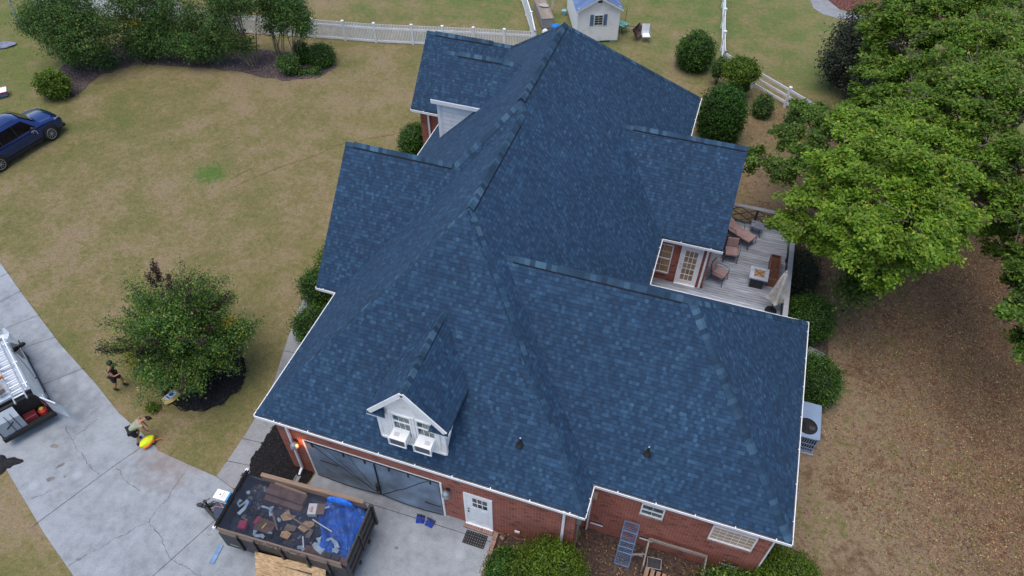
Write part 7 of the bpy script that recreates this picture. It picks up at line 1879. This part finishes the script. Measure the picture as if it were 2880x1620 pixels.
myrtle('crape myrtle with a few gold leaf tufts, second from the left in the row', (-35.5, 32.7, 0), [(-35.5, 32.8, 3.4, 1.1), (-34.6, 32.6, 3.8, 1.1), (-36.2, 32.9, 3.9, 1.0), (-35.0, 32.5, .9, 1.0), (-36.3, 32.2, 1.2, 1.0), (-35.2, 32.3, 1.7, 1.0), (-34.3, 32.4, 2.0, .9), (-35.6, 32.6, 4.7, .9), (-36.8, 33.3, 4.5, .9)], 15000, 11, 1)
leafmesh('gold_leaves', leafcloud([(-35.9, 32.3, 2.7, .32, .3, .3), (-34.9, 32.2, 2.6, .3, .3, .3)], 300, .10, .1, 12, .5, .2), L8, [o for o in bpy.data.objects if o.name.startswith('crape_myrtle')][-1], (-35.5, 32.7, 0))
myrtle('crape myrtle with an open top, third from the left in the row', (-33.3, 33.1, 0), [(-33.4, 33.0, 3.2, .9), (-32.8, 33.2, 4.0, .8), (-33.8, 33.2, 4.4, .8), (-33.9, 32.7, 1.3, 1.0), (-33.2, 32.6, 1.6, 1.0), (-34.0, 33.0, 2.2, .8)], 9500, 9, 1)
myrtle('low bushy crape myrtle in the middle of the row, leafy down to the mulch', (-31.8, 33.0, 0), [(-31.8, 32.9, 1.3, 1.1), (-31.2, 33.0, 2.0, .9), (-32.4, 33.0, 2.1, .9), (-31.6, 33.4, 3.0, .8), (-30.9, 33.0, 1.2, .8)], 11000, 8, 1)
myrtle('vase shaped crape myrtle with the thickest bundle of bare tan stems', (-28.5, 33.75, 0), [(-29.6, 33.8, 3.6, 1.0), (-28.6, 34.0, 4.2, 1.1), (-27.6, 34.1, 4.3, 1.0), (-29.2, 33.4, 2.1, .9), (-29.8, 33.9, 4.6, .9), (-29.9, 33.4, 1.3, .8), (-30.3, 33.6, 2.6, .9), (-28.4, 33.6, 1.5, .6), (-28.9, 34.4, 4.9, .9)], 15000, 16, 1)
myrtle('crape myrtle with a thin see through crown, second from the right', (-27.2, 34.9, 0), [(-27.0, 34.9, 3.2, .7), (-27.1, 35.1, 4.2, .8), (-26.5, 35.0, 2.4, .5), (-27.4, 34.8, 2.2, .4)], 4200, 7, 1)
myrtle('crape myrtle at the right end of the row, nearest the round bush', (-26.0, 34.8, 0), [(-25.2, 34.8, 3.4, .7), (-25.4, 34.9, 4.2, .8), (-24.8, 34.6, 2.6, .5), (-25.9, 34.8, 3.3, .6), (-24.7, 34.8, 3.3, .5), (-26.2, 35.0, 4.3, .7)], 7500, 8, 1)

# ------------------------------------------------------------------ ground litter
def litter(n, xr_, yr_, dens, size, mat, name, label, z=.012, cat='fallen leaves'):
    X = RNG.uniform(xr_[0], xr_[1], n * 3); Y = RNG.uniform(yr_[0], yr_[1], n * 3); k = RNG.random(n * 3) < dens(X, Y); X, Y = X[k][:n], Y[k][:n]
    P_ = np.stack([X, Y, np.full_like(X, z) + RNG.random(len(X)) * .02], 1)
    nrm = RNG.normal(size=P_.shape) * .35; nrm[:, 2] = 1; nrm /= np.linalg.norm(nrm, axis=1)[:, None]; tt = RNG.normal(size=P_.shape); tt -= (tt * nrm).sum(1)[:, None] * nrm; tt /= np.linalg.norm(tt, axis=1)[:, None]; b = np.cross(nrm, tt)
    s = size * (.6 + .8 * RNG.random(len(P_)))[:, None]
    o = leafmesh(name, np.stack([P_ - tt * s, P_ + b * s * .5, P_ + tt * s, P_ - b * s * .5], 1), mat)
    return tag(o, label, cat, kind='stuff')
LF = island_mat('fallen_leaf', [(0, (0.0616, 0.0285, 0.0189)), (.35, (0.1584, 0.0760, 0.0420)), (.7, (0.2728, 0.1472, 0.0735)), (.92, (0.3696, 0.2470, 0.1155)), (1, (0.4576, 0.4180, 0.1470))], .85)
def dens(X, Y):
    d = np.clip((X - 6.2 + 1.2 * np.sin(Y * .9) + .8 * np.sin(X * 2.1 + Y) + .22 * (Y - 16)) / 7.0, .07, 1.0) * np.clip((34 - Y) / 5, 0, 1)
    return np.where((X < 4.9) & (Y > 11), 0.0, d)
litter(150000, (1.5, 24.0), (7.5, 33.5), dens, .032, LF, 'leaf_litter', 'brown and tan fallen leaves scattered over the lawn right of the house')
litter(3500, (-3.7, 5.0), (7.0, 10.9), lambda X, Y: np.full_like(X, .6), .035, LF, 'leaf_litter', 'fallen leaves on the mulch along the front brick wall at the bottom edge', .11)
def d2(X, Y): return np.where((Y > 33.5) | (X > 1.5), .6, 0.0)
litter(6000, (.5, 9.0), (28.5, 41.0), d2, .038, LF, 'leaf_litter', 'sparse fallen leaves on the brown lawn between evergreen and rail fence')
# chips of black mulch and straw needles
CH = island_mat('mulch_chip', [(0, (.008, .008, .009)), (.7, (.022, .021, .023)), (1, (.05, .047, .046))], .9)
litter(9000, (-14.0, -11.0), (8.3, 15.8), lambda X, Y: np.where((X > -13.4 + .08 * np.sin(Y * 9)) & (X < -11.5 + .7 * (Y < 9.8)), 1.0, 0), .030, CH, 'mulch_chips', 'black mulch chips in the bed between walkway and garage corner', .045)
litter(7000, (-19.2, -15.5), (10.4, 14.1), lambda X, Y: np.where((X + 17.3) ** 2 + (Y - 12.25) ** 2 < 2.75 + .25 * np.sin(X * 7 + Y * 5), 1.0, 0), .030, CH, 'mulch_chips', 'black mulch chips round the foot of the dark green tree', .055)
ST = island_mat('straw_needle', [(0, (.07, .05, .05)), (.6, (.15, .11, .10)), (1, (.27, .21, .18))], .9)
def inbed(X, Y):
    poly = np.array([(-38.15, 26.34), (-36.73, 27.26), (-36.81, 29.69), (-35.74, 31.35), (-32.46, 32.28), (-28.94, 32.8), (-25.8, 32.74), (-23.85, 33.7), (-23.3, 35.2), (-24.5, 36.28), (-28.55, 35.6), (-34.85, 34.6), (-38.5, 33.0), (-39.9, 29.9)])
    ins = np.zeros(len(X), bool); j = len(poly) - 1
    for i in range(len(poly)):
        xi, yi = poly[i]; xj, yj = poly[j]
        ins ^= ((yi > Y) != (yj > Y)) & (X < (xj - xi) * (Y - yi) / (yj - yi) + xi); j = i
    return ins.astype(float)
litter(14000, (-40, -23), (26, 36.5), inbed, .045, ST, 'straw_litter', 'pinkish grey needle litter over the crape myrtle bed', .02, 'mulch')
# grass blades in tufts, uncountable; they wear the lawn's own colours
n_ = 90000
X = RNG.uniform(-46, 4, n_ * 5); Y = RNG.uniform(9, 52, n_ * 5)
def onlawn(X, Y):
    dr = Y > 9.0 + np.maximum(0, -17.4 - X) * .50
    hb = ((X + 17.3) ** 2 + (Y - 12.25) ** 2 > 2.9)
    nw = (X < -14.6 - .25 * np.maximum(0, Y - 12)) | (Y > 33.5)
    return (dr & nw & hb & (inbed(X, Y) < .5)).astype(float) * np.clip(30.0 / np.maximum(Y, 12), 0, 1)
k = RNG.random(n_ * 5) < onlawn(X, Y); X, Y = X[k][:n_], Y[k][:n_]
P_ = np.stack([X, Y, np.zeros_like(X)], 1); a = RNG.uniform(0, 6.283, len(X)); wv = np.stack([np.cos(a), np.sin(a), 0 * a], 1) * .018; ln = np.stack([RNG.normal(size=len(X)) * .06, RNG.normal(size=len(X)) * .06, .008 + .012 * RNG.random(len(X))], 1)
v = np.stack([P_ - wv, P_ + wv, P_ + ln + wv * .4, P_ + ln - wv * .4], 1)
tag(leafmesh('grass', v, bpy.data.materials['lawn']), 'short dry grass blades over the lawns left of and behind the house', 'grass', kind='stuff')
